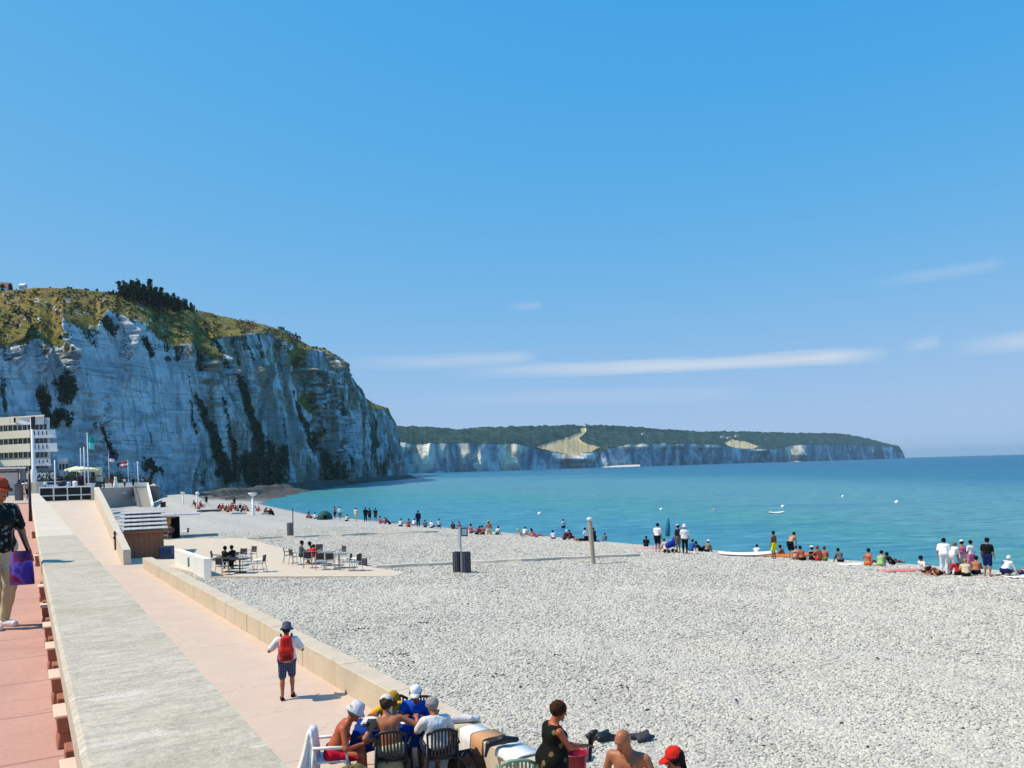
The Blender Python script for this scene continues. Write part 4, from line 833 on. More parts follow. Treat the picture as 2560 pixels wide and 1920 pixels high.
def leaves(C, Rd, k, size, seed, flat=1.0):
    """k leaf cards round every centre C[i] with radius Rd[i]"""
    g = np.random.default_rng(seed); n = len(C); C = np.repeat(np.asarray(C, float), k, 0); Rd = np.repeat(np.asarray(Rd, float), k)
    d = g.normal(size=(n*k, 3)); d /= np.linalg.norm(d, axis=1)[:, None]; r = Rd*g.random(n*k)**.45
    P = C+d*r[:, None]*np.array([1, 1, flat])
    a = g.normal(size=(n*k, 3)); a /= np.linalg.norm(a, axis=1)[:, None]; b = np.cross(a, g.normal(size=(n*k, 3))); b /= np.linalg.norm(b, axis=1)[:, None]
    s = (size*(.6+.8*g.random(n*k)))[:, None]
    V = np.stack([P-a*s-b*s*.5, P+a*s-b*s*.6, P+a*s*.8+b*s*.6, P-a*s*.7+b*s*.5], 1).reshape(-1, 3)
    return V, np.arange(len(V)).reshape(-1, 4)
def scrub():
    c = FIRST
    Pm, V, dk, gr = c['P'], c['V'], c['dark'], c['grass']; g = np.random.default_rng(5)
    PXm, PYm = c['PX'], c['PY']
    # tufts on the slope above the chalk and dark growth hanging on the face
    I, J = np.where((dk > .66) & (PXm > -40)); k = g.choice(len(I), 1500, replace=False)
    C1 = Pm[I[k], J[k]]; r1 = g.uniform(.4, 1.2, len(k)); Va, Qa = leaves(C1, r1, 8, .34, 1)
    quads_np('cliff_scrub', Va, Qa, M_CLIFFL, False, None, 'stuff')['label'] = 'dark scrub and ivy growing on the chalk cliff'
    I, J = np.where((V > .98) & (V < 1.95) & (PXm > -40) & (gr > .4)); k = g.choice(len(I), 1500, replace=False); n = fbm(PXm[I[k], J[k]]/16, PYm[I[k], J[k]]/12, 0, 4, 66); k = k[n > .47]
    C2 = Pm[I[k], J[k]]; Va, Qa = leaves(C2, g.uniform(.5, 1.5, len(k)), 9, .36, 2)
    quads_np('slope_bushes', Va, Qa, M_SCRUB, False, None, 'stuff')['label'] = 'olive and brown bushes on the grassy cliff slope'
def sky_pt(px, back=0.0):
    c = FIRST; x, sk = c['sky']; i = int(np.argmin(np.abs(c['px']-px))); p = D(px, float(np.interp(px, x, sk)), float(c['dk'][i]+back)); return p
def cliff_trees():
    protos = []
    for s, (cone, w, h) in enumerate(((0, 1.7, 4.2), (1, 1.3, 5.4), (0, 2.1, 3.6))):
        t = thing('dark_tree', 'dark bushy tree in the wood on the cliff top', 'tree', (0, 0, 0), 0, 'trees in the wood on the cliff top')
        MB().tube([(0, 0, -1), (.05, 0, h*.3), (0, .05, h*.75)], [.2, .15, .05], 6).build('trunk', M_BARK, t)
        g = np.random.default_rng(40+s); nC = 26; z = g.uniform(.12, .97, nC); rr = w*((1-z)*1.0 if cone else np.sqrt(np.clip(1-(2*z-1.05)**2, .04, 1)))*g.uniform(.3, .95, nC); q = g.uniform(0, 6.283, nC)
        C = np.stack([rr*np.cos(q), rr*np.sin(q), z*h], 1); V, Q = leaves(C, g.uniform(.35, .75, nC), 16, .22, 50+s, .8)
        quads_np('crown', V, Q, M_LEAF, False, None, None, t); protos.append(t)
    g = random.Random(3); spots = []
    for x in range(268, 488, 4): spots.append((x+g.uniform(-2, 2), g.uniform(-4, 10)))
    for x in range(300, 470, 5): spots.append((x+g.uniform(-2, 2), g.uniform(-14, 2)))
    for x in list(range(112, 180, 6))+list(range(214, 262, 6)): spots.append((x+g.uniform(-2, 2), g.uniform(6, 16)))
    for x in range(6, 50, 7): spots.append((x+g.uniform(-2, 2), g.uniform(4, 14)))
    for x in range(700, 752, 5): spots.append((x, g.uniform(-6, 4)))
    for i, (x, b) in enumerate(spots):
        p = sky_pt(x, 0); bump = 1.0 if 285 < x < 470 else (.6 if x < 270 else .8)
        if 300 < x < 480: sc = (1.35-.65*(x-330)/150 if x > 330 else 1.0)*g.uniform(.7, 1.15)
        elif x < 60: sc = g.uniform(.5, .9)
        else: sc = g.uniform(.35, .7)
        q = p*1.0; q.y += b; q.x += b*(p.x/p.y); q.z -= .5 if b > 0 else 1.6
        src = protos[i % 3]
        if i < 3: r = src; r.location = q; r.rotation_euler = (0, 0, g.uniform(0, 6))
        else: r = copy_thing(src, q, g.uniform(0, 6))
        r.scale = (sc*1.15, sc*1.15, sc)
        if x < 60: r['label'] = 'bare brownish tree at the far left edge of the cliff top'; r['group'] = 'trees at the left end of the cliff top'
        elif x < 190: r['label'] = 'low dark tree in the row on the left part of the cliff skyline'; r['group'] = 'row of low trees on the cliff skyline'
        elif x < 268: r['label'] = 'low dark tree on the skyline just left of the clifftop wood'; r['group'] = 'low trees left of the clifftop wood'
        elif x > 690: r['label'] = 'small dark tree on the descending edge of the cliff top'; r['group'] = 'trees on the descending cliff edge'
scrub(); cliff_trees()
# a house gable and a small white house on the cliff top, houses in the far wood
def small_house(label, p, w, d, h, rz, roof):
    t = thing('house', label, 'house', p, rz)
    MB().box((0, 0, h/2), (w, d, h)).build('wall', M_WHITE, t)
    m = MB(); m.add([(-w/2-.2, -d/2-.2, h), (w/2+.2, -d/2-.2, h), (w/2+.2, d/2+.2, h), (-w/2-.2, d/2+.2, h), (-w/2-.2, 0, h+d*.42), (w/2+.2, 0, h+d*.42)], [(0, 1, 5, 4), (2, 3, 4, 5), (0, 4, 3), (1, 2, 5), (3, 2, 1, 0)]); m.build('roof', roof, t)
    for x in (-w*.25, w*.25): MB().box((x, -d/2-.01, h*.55), (w*.16, .06, h*.3)).build('window', mat('window glass', (0, 0, 0)), t)
M_TILE = mat('brown tiles', (128, 92, 78), .8, .2, .2, 8)
q = sky_pt(58, 6); small_house('tiny white house standing alone on the cliff skyline', q+Vector((0, 0, -.6)), 1.7, 2.0, 1.9, 0, M_WHITE)
q = sky_pt(2, 10); small_house('brown roofed house at the far left end of the cliff top', q+Vector((0, 0, -1)), 6, 6, 1.6, .3, M_TILE)
for i, (x, y, lab) in enumerate(((1806, 1094, 'leftmost white house above the small far field'), (1822, 1096, 'second white house above the small far field'), (1842, 1092, 'rightmost white house at the wood edge above the small far field'), (1608, 1086, 'lone white house in the woods of the far headland'), (1466, 1064, 'brown roofed house on the ridge at the top of the large far field'))):
    small_house(lab, D(x, y, 2850-900*(x < 1700)), 13-5*(x < 1700), 8-3*(x < 1700), 4.5-2*(x < 1700), R(10*i), M_TILE)
# hillside trees at the foot of the cliff behind the building
def round_bush(label, p, r, h, mt, seed, n=40, k=16, leaf=.13):
    t = thing('bush', label, 'bush', p); g = np.random.default_rng(seed)
    C = g.normal(size=(n, 3))*np.array([r*.42, r*.42, h*.24])+np.array([0, 0, h*.5]); C[:, 2] = np.abs(C[:, 2])
    V, Q = leaves(C, g.uniform(.25, .5, n)*r*.8, k, leaf, seed); quads_np('foliage', V, Q, mt, False, None, None, t)
    MB().tube([(0, 0, -.2), (0.02, 0, h*.3), (.04, .03, h*.7)], [.07, .06, .03], 6).build('stem', M_BARK, t); return t

# ------------------------------------------------------------------ the air over the sea
def haze():
    m = MB().box((0, 6900, 59), (17000, 14800, 122)); m_ = bpy.data.materials.new('sea haze'); m_.use_nodes = True; nt = m_.node_tree; nt.nodes.clear()
    o = nt.nodes.new('ShaderNodeOutputMaterial'); v = nt.nodes.new('ShaderNodeVolumePrincipled'); v.inputs['Color'].default_value = (0.52, 0.82, 1.0, 1); v.inputs['Density'].default_value = HAZE; v.inputs['Anisotropy'].default_value = 0.2
    nt.links.new(v.outputs[0], o.inputs['Volume'])
    h = m.build('haze', m_, kind='stuff'); h['label'] = 'thin blue sea haze over the bay'
HAZE = 0.00007
haze()
# ================================================================== PEOPLE
# a body is one continuous surface: tapered limbs blended into a distance field and skinned
def surf(prims, cell, cuts=()):
    """prims: ('c', a, b, ra, rb, k) tapered limb | ('e', centre, radii, R3x3, k) ellipsoid; cuts: (point, normal) keep the side the normal points away from"""
    lo = np.full(3, 1e9); hi = -lo
    for p in prims:
        if p[0] == 'c': a, b, r = np.array(p[1]), np.array(p[2]), max(p[3], p[4]); lo = np.minimum(lo, np.minimum(a, b)-r); hi = np.maximum(hi, np.maximum(a, b)+r)
        else: c, r = np.array(p[1]), max(p[2]); lo = np.minimum(lo, c-r); hi = np.maximum(hi, c+r)
    lo -= 3*cell; hi += 3*cell; n = np.ceil((hi-lo)/cell).astype(int)+1
    ax = [lo[i]+cell*np.arange(n[i]) for i in range(3)]
    Fd = np.full(n, 9.0)
    for p in prims:
        k = p[-1]; mg = k+2.5*cell
        if p[0] == 'c': a, b, r = np.array(p[1], float), np.array(p[2], float), max(p[3], p[4]); l, h = np.minimum(a, b)-r-mg, np.maximum(a, b)+r+mg
        else: c = np.array(p[1], float); r = max(p[2]); l, h = c-r-mg, c+r+mg
        i0 = np.maximum(0, np.floor((l-lo)/cell).astype(int)); i1 = np.minimum(n, np.ceil((h-lo)/cell).astype(int)+1)
        sl = tuple(slice(i0[i], i1[i]) for i in range(3))
        X, Y, Z = np.meshgrid(*[ax[i][sl[i]] for i in range(3)], indexing='ij', sparse=True)
        if p[0] == 'c':
            d = b-a; L2 = max(d@d, 1e-9); t = np.clip(((X-a[0])*d[0]+(Y-a[1])*d[1]+(Z-a[2])*d[2])/L2, 0, 1)
            v = np.sqrt((X-a[0]-t*d[0])**2+(Y-a[1]-t*d[1])**2+(Z-a[2]-t*d[2])**2)-(p[3]+(p[4]-p[3])*t)
        else:
            q = [X-c[0], Y-c[1], Z-c[2]]; Rm = np.array(p[3]) if p[3] is not None else np.eye(3)
            u = [(q[0]*Rm[0, i]+q[1]*Rm[1, i]+q[2]*Rm[2, i])/p[2][i] for i in range(3)]
            g = np.sqrt(u[0]**2+u[1]**2+u[2]**2)+1e-9; g2 = np.sqrt((u[0]/p[2][0])**2+(u[1]/p[2][1])**2+(u[2]/p[2][2])**2)+1e-9
            v = g*(g-1)/g2
        f = Fd[sl]; hh = np.clip(k-np.abs(f-v), 0, None)/max(k, 1e-6); Fd[sl] = np.minimum(f, v)-hh*hh*k*.25
    if cuts:
        X, Y, Z = np.meshgrid(*ax, indexing='ij', sparse=True)
        for c in cuts:
            if callable(c): Fd = np.maximum(Fd, c(X, Y, Z)); continue
            pnt, nm = c; Fd = np.maximum(Fd, (X-pnt[0])*nm[0]+(Y-pnt[1])*nm[1]+(Z-pnt[2])*nm[2])
    # surface nets
    ins = Fd < 0; nx, ny, nz = n
    acc = np.zeros((nx-1, ny-1, nz-1, 3)); cnt = np.zeros((nx-1, ny-1, nz-1))
    co = [(i, j, k) for i in (0, 1) for j in (0, 1) for k in (0, 1)]
    def sub(A, o): return A[o[0]:nx-1+o[0], o[1]:ny-1+o[1], o[2]:nz-1+o[2]]
    for a in co:
        for d in range(3):
            if a[d]: continue
            b = list(a); b[d] = 1; fa, fb = sub(Fd, a), sub(Fd, b); m = (fa < 0) != (fb < 0)
            t = np.where(m, fa/np.where(m, fa-fb, 1), 0)
            for e in range(3): acc[..., e] += m*(a[e]+(t if e == d else 0))
            cnt += m
    idx = np.full(cnt.shape, -1); act = cnt > 0; idx[act] = np.arange(act.sum())
    P = acc[act]/cnt[act][:, None]; g = np.stack(np.where(act), 1); V = lo+cell*(g+P)
    Q = []
    for d in range(3):
        e = [(1, 2), (2, 0), (0, 1)][d]; s0 = [slice(1, n[i]-1) for i in range(3)]; s0[d] = slice(0, n[d]-1); s1 = list(s0); s1[d] = slice(1, n[d])
        A, B = ins[tuple(s0)], ins[tuple(s1)]
        for flip, M in ((False, A & ~B), (True, ~A & B)):
            w = np.stack(np.where(M), 1)
            if not len(w): continue
            for i in range(3):
                if i != d: w[:, i] += 1
            c = []
            for du, dv in ((0, 0), (-1, 0), (-1, -1), (0, -1)):
                q = w.copy(); q[:, e[0]] += du; q[:, e[1]] += dv; c.append(idx[q[:, 0], q[:, 1], q[:, 2]])
            q = np.stack(c, 1); Q.append(q[:, ::-1] if flip else q)
    return V, np.concatenate(Q)
def ik(a, t, l1, l2, pole):
    a, t, pole = Vector(a), Vector(t), Vector(pole); d = t-a; L = min(max(d.length, abs(l1-l2)+.01), (l1+l2)*.999); d.normalize()
    x = (l1*l1-l2*l2+L*L)/(2*L); h = math.sqrt(max(l1*l1-x*x, 0)); pv = pole-d*pole.dot(d)
    if pv.length < 1e-4: pv = Vector((0, 1, 0))
    return a+d*x+pv.normalized()*h, a+d*L
SKIN = {'fair': (192, 136, 108), 'tan': (168, 104, 72), 'red': (176, 92, 60), 'brown': (126, 76, 52), 'dark': (80, 52, 40)}
def cloth(c):
    if isinstance(c, bpy.types.Material): return c
    name = 'cloth %d %d %d' % c
    if name in MATS: return MATS[name]
    t = NT(name); k = lin(c); n1 = t.noise(11, 3, .6, None, (1, 1, .45), 1.2); n2 = t.noise(60, 3, .6)
    MATS[name] = t.fin(t.ramp(n2, [(.3, tuple(v*.84 for v in k)), (.7, tuple(min(1, v*1.1) for v in k))]), .9, .12, t.bump(n2, .2, .004, t.bump(n1, .8, .03))); return MATS[name]
def skinm(k): return mat('skin '+k, SKIN[k], .5, .4, .22, 7, .12)
PN = [0]
def person(label, pos, head=0.0, H=1.7, pose='stand', skin='tan', top=None, bottom=None, hair=(38, 28, 24), hat=None, shoes=None, cell=.045, fat=1.0, fem=False, long_hair=False,
           group=None, hands=None, feet=None, lean=None, pz=None, look=(0, 0), twist=0.0, side=0.0, fingers=False, face=False, knee=None, elbow=None, bald=False):
    """head: heading in radians, 0 faces away (+Y), positive turns left. pos is the ground (or seat foot) point."""
    s = H/1.72; t = thing('person', label, 'person', pos, head, group)
    D_ = dict(stand=(.93, 0, None), walk=(.92, .04, None), sit=(.13, -.12, 'sit'), hug=(.12, .28, 'hug'), recline=(.13, -.75, 'sit'), chair=(.50, .06, 'chair'), bend=(.90, 1.05, None), crouch=(.30, .55, 'crouch'), lie=(.12, -1.42, 'lie'), prone=(.13, 1.38, 'prone'), kneel=(.42, .15, 'kneel'))[pose]
    pz = (D_[0] if pz is None else pz)*(s if pose not in ('chair',) else 1); lean = D_[1] if lean is None else lean
    pel = Vector((0, 0, pz)); M = Matrix.Rotation(-lean, 3, 'X') @ Matrix.Rotation(side, 3, 'Y'); MT = M @ Matrix.Rotation(twist, 3, 'Z')
    def T(x, y, z): return pel+M @ Vector((x*s, y*s, z*s))
    def TT(x, y, z): return pel+MT @ Vector((x*s, y*s, z*s))
    curve = .06*(lean > .15)
    waist, chest, neck = T(0, .0, .16), TT(0, curve*.4, .36), TT(0, .015+curve, .50)
    shw = (.165 if fem else .19)*min(1.12, .5+.5*fat) if fat > 1 else (.165 if fem else .19)
    sh = {1: TT(shw, .0+curve*.5, .432), -1: TT(-shw, .0+curve*.5, .432)}
    MH = Matrix.Rotation(-min(max(lean, -.5), .55)*.55-look[1], 3, 'X'); MH = Matrix.Rotation(look[0], 3, 'Z') @ MH
    hd = neck+(M @ Vector((0, .01, .05)))*s+MH @ Vector((0, .025, .105))*s
    def HP(x, y, z): return hd+MH @ Vector((x*s, y*s, z*s))
    hip = {1: pel+Vector((.088*s, 0, -.02*s)), -1: pel+Vector((-.088*s, 0, -.02*s))}
    ft = {'sit': {1: (.14, .80, .06), -1: (-.13, .72, .06)}, 'hug': {1: (.12, .46, .05), -1: (-.12, .50, .05)}, 'chair': {1: (.13, .42, .07), -1: (-.13, .46, .07)}, 'crouch': {1: (.13, .06, .06), -1: (-.13, -.02, .06)},
          'lie': {1: (.10, .84, .07), -1: (-.10, .86, .07)}, 'prone': {1: (.10, -.84, .07), -1: (-.10, -.86, .07)}, 'kneel': {1: (.12, -.36, .08), -1: (-.12, -.36, .08)}}.get(D_[2], {1: (.10, .0, .07), -1: (-.10, .0, .07)})
    if pose == 'walk': ft = {1: (.08, .22, .07), -1: (-.09, -.24, .12)}
    if feet: ft = {1: feet[0], -1: feet[1]}
    hn = {'sit': {1: (.30, -.16, .05), -1: (-.26, .40, .38)}, 'hug': {1: (.10, .48, .30), -1: (-.10, .48, .30)}, 'recline': {1: (.30, -.42, .06), -1: (-.30, -.40, .06)}, 'chair': {1: (.16, .42, .74), -1: (-.16, .42, .74)}, 'bend': {1: (.14, .50, .42), -1: (-.12, .52, .38)}, 'crouch': {1: (.16, .46, .10), -1: (-.16, .40, .18)},
          'lie': {1: (.34, -.20, .05), -1: (-.34, -.2, .05)}, 'prone': {1: (.22, .62, .06), -1: (-.22, .60, .06)}, 'kneel': {1: (.16, .34, .55), -1: (-.16, .34, .5)}}.get(pose, {1: (.25, .06, .80), -1: (-.25, .08, .80)})
    if hands: hn = {1: hands[0], -1: hands[1]}
    kp = knee or {'sit': (0, .1, 1), 'hug': (0, .2, 1), 'chair': (0, .6, 1), 'crouch': (0, 1, .6), 'lie': (0, 0, 1), 'prone': (0, 0, -1), 'kneel': (0, 1, -.2)}.get(D_[2], (0, 1, 0))
    kn, an, el, wr = {}, {}, {}, {}
    for q in (1, -1):
        f = Vector(ft[q])*s if pose != 'chair' else Vector(ft[q]); kn[q], an[q] = ik(hip[q], f, .43*s, .42*s, (kp[0]+q*.12, kp[1], kp[2]))
        hv = Vector(hn[q])*s if pose != 'chair' else Vector(hn[q]); ep = elbow or (q*.6, -.7, -.45); el[q], wr[q] = ik(sh[q], hv, .29*s, .255*s, ep)
    A = lambda v: tuple(v); kf = fat
    def torso(x, upper=1.0, armless=False):
        w = .055*s; L = []
        L += [('c', A(hip[1]+Vector((-.01, 0, .05*s))), A(hip[-1]+Vector((.01, 0, .05*s))), (.098 if not fem else .108)*s*kf+x, (.098 if not fem else .108)*s*kf+x, .05)]
        for q in (1, -1): L += [('c', A(pel+M @ Vector((q*w, .012, .02))), A(waist+M @ Vector((q*w*.85*kf, .015*s, 0))), .098*s*kf+x, (.092 if not fem else .08)*s*kf+x, .05), ('c', A(waist+M @ Vector((q*w*.85*kf, .015*s, 0))), A(chest+MT @ Vector((q*w*1.1, .01, 0))), (.092 if not fem else .08)*s*kf+x, .098*s*(.6+.4*kf)+x, .05)]
        L += [('c', A(chest+MT @ Vector((w, .0, 0))), A(sh[1]+MT @ Vector((-.055*s, 0, -.01))), .09*s+x, .062*s+x, .05), ('c', A(chest+MT @ Vector((-w, .0, 0))), A(sh[-1]+MT @ Vector((.055*s, 0, -.01))), .09*s+x, .062*s+x, .05)]
        L += [('c', A(neck+M @ Vector((0, -.012*s, -.035*s))), A(sh[q].lerp(neck, .28)+M @ Vector((0, -.005*s, -.022*s))), .05*s+x*.8, .046*s+x*.6, .05) for q in (1, -1)]
        if fem: L += [('e', A(chest+MT @ Vector((q*.065*s, .085*s*kf, -.02*s))), (.062*s*kf+x, .055*s*kf+x, .062*s*kf+x), None, .03) for q in (1, -1)]
        if kf > 1.15: L += [('e', A(waist+M @ Vector((0, .06*s, -.02*s))), (.14*s*kf+x, .11*s*kf+x, .13*s*kf+x), np.array(M), .05)]
        return L
    def arm(q, x, t=1.0, k=.03):
        r = (.047, .04, .037, .026) if not fem else (.042+.012*(kf-1)*4, .037, .034, .024); L = [('c', A(sh[q]), A(sh[q].lerp(el[q], min(1, t*2))), r[0]*s+x, (r[0]+(r[1]-r[0])*min(1, t*2))*s+x, k)]
        if t > .5: L += [('c', A(el[q]), A(el[q].lerp(wr[q], t*2-1)), r[2]*s+x, r[2]*s+(r[3]-r[2])*s*(t*2-1)+x, k)]
        return L
    def leg(q, x, t=1.0, k=.03):
        L = [('c', A(hip[q]+Vector((0, 0, .0))), A(hip[q].lerp(kn[q], min(1, t*2))), .085*s*(.5+.5*kf)+x, (.085+(.055-.085)*min(1, t*2))*s+x, k)]
        if t > .5: L += [('c', A(kn[q]), A(kn[q].lerp(an[q], t*2-1)), .054*s+x, (.054+(.036-.054)*(t*2-1))*s+x, k), ('e', A(kn[q].lerp(an[q], .3)+Vector((0, -.012, 0))), (.048*s+x, .05*s+x, .10*s+x), None, k)][:2 if t < .7 or pose in ('lie', 'prone', 'sit') else 3]
        return L
    B = torso(0)
    for q in (1, -1):
        B += arm(q, 0)+leg(q, 0)
        fd = Vector((q*.15, 1, -.12)) if D_[2] not in ('prone', 'kneel', 'lie', 'sit') else (Vector((q*.2, .35, .8)) if D_[2] in ('lie', 'sit') else Vector((0, -1, -.3)))
        fd.normalize(); B += [('c', A(an[q]+Vector((0, -.02, -.035))*s if D_[2] not in ('lie', 'prone', 'sit') else an[q]), A(an[q]+(fd*.16+Vector((0, 0, -.028 if D_[2] not in ('lie', 'prone', 'sit') else 0)))*s), .036*s, .026*s, .02)]
        hv = (wr[q]-el[q]).normalized(); n_ = hv.cross(Vector((0, 0, 1)));
        if n_.length < .1: n_ = Vector((1, 0, 0))
        n_.normalize(); u_ = n_.cross(hv)
        if not fingers: B += [('c', A(wr[q]), A(wr[q]+hv*.13*s), .027*s, .022*s, .02)]
        else:
            pc = wr[q]+hv*.055*s; B += [('c', A(wr[q]+n_*.016*s), A(wr[q]+(hv*.085+n_*.024)*s), .018*s, .015*s, .016), ('c', A(wr[q]-n_*.016*s), A(wr[q]+(hv*.085-n_*.024)*s), .018*s, .015*s, .016)]
            for k_ in range(4):
                o = (-.030+.020*k_); b0 = wr[q]+(hv*.085+n_*o)*s; ln = (.062, .074, .070, .054)[k_]*s; cu = .5+.08*k_
                b1 = b0+(hv*math.cos(cu)-u_*math.sin(cu))*ln*.5; b2 = b1+(hv*math.cos(cu*2)-u_*math.sin(cu*2))*ln*.5; B += [('c', A(b0), A(b1), .0098*s, .009*s, .004), ('c', A(b1), A(b2), .009*s, .0075*s, .004)]
            th = wr[q]+(hv*.03-n_*.03)*s; t1 = th+(hv*.5-n_*.55-u_*.35).normalized()*.035*s; B += [('c', A(th), A(t1), .012*s, .0105*s, .006), ('c', A(t1), A(t1+(hv*.8-u_*.5).normalized()*.028*s), .0105*s, .008*s, .004)]
    RH = np.array(MH)
    B += [('c', A(neck+M @ Vector((0, -.01, -.04))), A(HP(0, -.02, -.05)), .058*s*(.7+.3*kf), .05*s, .03), ('e', A(HP(0, -.008, .022)), (.076*s, .095*s, .096*s), RH, .02), ('e', A(HP(0, .022, -.055)), (.055*s, .066*s, .062*s), RH, .03)]
    if cell < .03:
        B += [('c', A(HP(0, .086, .012)), A(HP(0, .108, -.026)), .010*s, .016*s, .012), ('e', A(HP(0, .075, .038)), (.05*s, .022*s, .012*s), RH, .012), ('c', A(HP(-.018, .082, -.066)), A(HP(.018, .082, -.066)), .010*s, .010*s, .008), ('e', A(HP(0, .076, -.098)), (.024*s, .02*s, .02*s), RH, .015)]
        for q in (1, -1): B += [('e', A(HP(q*.077, -.012, -.005)), (.012*s, .024*s, .034*s), RH, .006)]
    if feet_off.get(label): pass
    V, Q = surf(B, cell); quads_np('body', V, Q, skinm(skin), True, None, None, t)
    if face:
        for q in (1, -1): V, Q = surf([('e', A(HP(q*.031, .083, .018)), (.014*s, .010*s, .008*s), RH, .002)], .005); quads_np('eye', V, Q, mat('eye dark', (30, 22, 20), .3, .5), True, None, None, t)
        V, Q = surf([('c', A(HP(-.022, .092, -.062)), A(HP(.022, .092, -.062)), .006*s, .006*s, .002)], .005); quads_np('mouth', V, Q, mat('lips', (120, 52, 48), .5, .3), True, None, None, t)
    cl = cell*.9
    def part(name, prims, m, cuts=()):
        V, Q = surf(prims, cl if cell > .02 else .012, cuts)
        if len(V): quads_np(name, V, Q, m, True, None, None, t)
    down = M @ Vector((0, 0, -1)); upv = M @ Vector((0, 0, 1))
    x = max(.014, cell*.42)
    if top:
        ty, c = top
        if ty in ('tshirt', 'loose', 'long'):
            pr = torso(x+(.02 if ty == 'loose' else 0))
            for q in (1, -1): pr += arm(q, x+(.012 if cell < .03 else .002)+(.010 if ty == 'loose' else 0), .36 if ty != 'long' else .93)
            part('shirt', pr, cloth(c), [(A(pel+upv*(-.06*s)), A(down)), (A(neck+M @ Vector((0, 0, .012))), A(upv))])
        elif ty == 'vest':
            part('vest', torso(x), cloth(c), [(A(pel+upv*(-.04*s)), A(down)), (A(neck+M @ Vector((0, 0, -.035))), A(upv))])
        elif ty in ('dress', 'swimsuit'):
            pr = torso(x); cuts = [(A(chest+MT @ Vector((0, 0, .085*s))), A(upv))]
            if ty == 'dress':
                kk_ = (kn[1]+kn[-1])/2
                for q in (1, -1): pr += [('c', A(hip[q]+Vector((0, 0, .06))), A(hip[q].lerp(kn[q], 1.25)), .12*s*kf+x, .155*s*kf+x, .10)]
                cuts.append((A(Vector((0, 0, .42*s))), (0, 0, -1))) if pz > .6 else None
                for q in (1, -1): pr += [('c', A(chest+MT @ Vector((q*.085*s, .06, .05))), A(sh[q]+MT @ Vector((-q*.06*s, .0, .045*s))), .018, .016, .01), ('c', A(chest+MT @ Vector((q*.085*s, -.07, .05))), A(sh[q]+MT @ Vector((-q*.06*s, .0, .045*s))), .018, .016, .01)]
                cuts = [lambda X, Y, Z, P=chest, U=upv: (X-P[0])*U[0]+(Y-P[1])*U[1]+(Z-P[2])*U[2]-.135*s] + cuts[1:]
            else: cuts.append((A(pel+upv*(-.07*s)), A(down)))
            part(ty, pr, cloth(c), cuts)
        elif ty == 'bikini': part('bikini_top', torso(x), cloth(c), [(A(chest+MT @ Vector((0, 0, .03*s))), A(upv)), (A(chest+MT @ Vector((0, 0, -.06*s))), A(down))])
    if bottom:
        ty, c = bottom; pr = [('c', A(hip[1]+Vector((0, 0, .03*s))), A(hip[-1]+Vector((0, 0, .03*s))), .108*s*kf+x*1.2, .108*s*kf+x*1.2, .04)]
        for q in (1, -1): pr += leg(q, x+.012 if ty == 'shorts' else x, {'briefs': .12, 'shorts': .43, 'trousers': .97, 'skirt': .5}[ty], .04)
        if ty == 'skirt': pr += [('c', A(hip[q]), A(hip[q].lerp(kn[q], .95)), .12*s+x, .15*s+x, .12) for q in (1, -1)]
        part({'briefs': 'swim_trunks', 'shorts': 'shorts', 'trousers': 'trousers', 'skirt': 'skirt'}[ty], pr, cloth(c), [(A(pel+upv*.09*s), A(upv))])
    if shoes:
        for q in (1, -1):
            fd = Vector((q*.15, 1, -.05)).normalized(); part('shoe', [('c', A(an[q]+Vector((0, -.03, -.03))*s), A(an[q]+(fd*.17+Vector((0, 0, -.03)))*s), .046*s, .038*s, .02)], cloth(shoes), [(A(an[q]+Vector((0, 0, .02))), (0, 0, 1))])
    fw = MH @ Vector((0, 1, 0)); hu = MH @ Vector((0, 0, 1))
    if hair and not bald:
        e = .012+cell*.16; pr = [('e', A(HP(0, -.018, .03)), (.082*s+e, .10*s+e, .095*s+e), RH, .02)]
        if long_hair: pr += [('c', A(HP(0, -.07, -.02)), A(HP(0, -.10, -.20)), .06*s, .035*s, .03)]
        if cell < .03:
            gr = random.Random(int(pos[0]*1000))
            for _ in range(34):
                a_, b_ = gr.uniform(-2.6, 2.6)-math.pi/2, gr.uniform(-.35, 1.3); pr.append(('e', A(HP(.086*math.cos(a_)*math.cos(b_), -.018+.102*math.sin(a_)*math.cos(b_), .03+.098*math.sin(b_))), (.024*s, .024*s, .018*s), RH, .008))
        cutp = HP(0, .045, -.01); nv = (fw*.85-hu*.55).normalized(); part('hair', pr, cloth(hair), [(A(cutp), A(nv))])
    elif bald == 'fringe':
        part('hair', [('e', A(HP(0, -.02, .0)), (.083*s, .098*s, .085*s), RH, .02)], cloth(hair), [(A(HP(0, .01, 0)), A(fw)), (A(HP(0, 0, .03)), A(hu))])
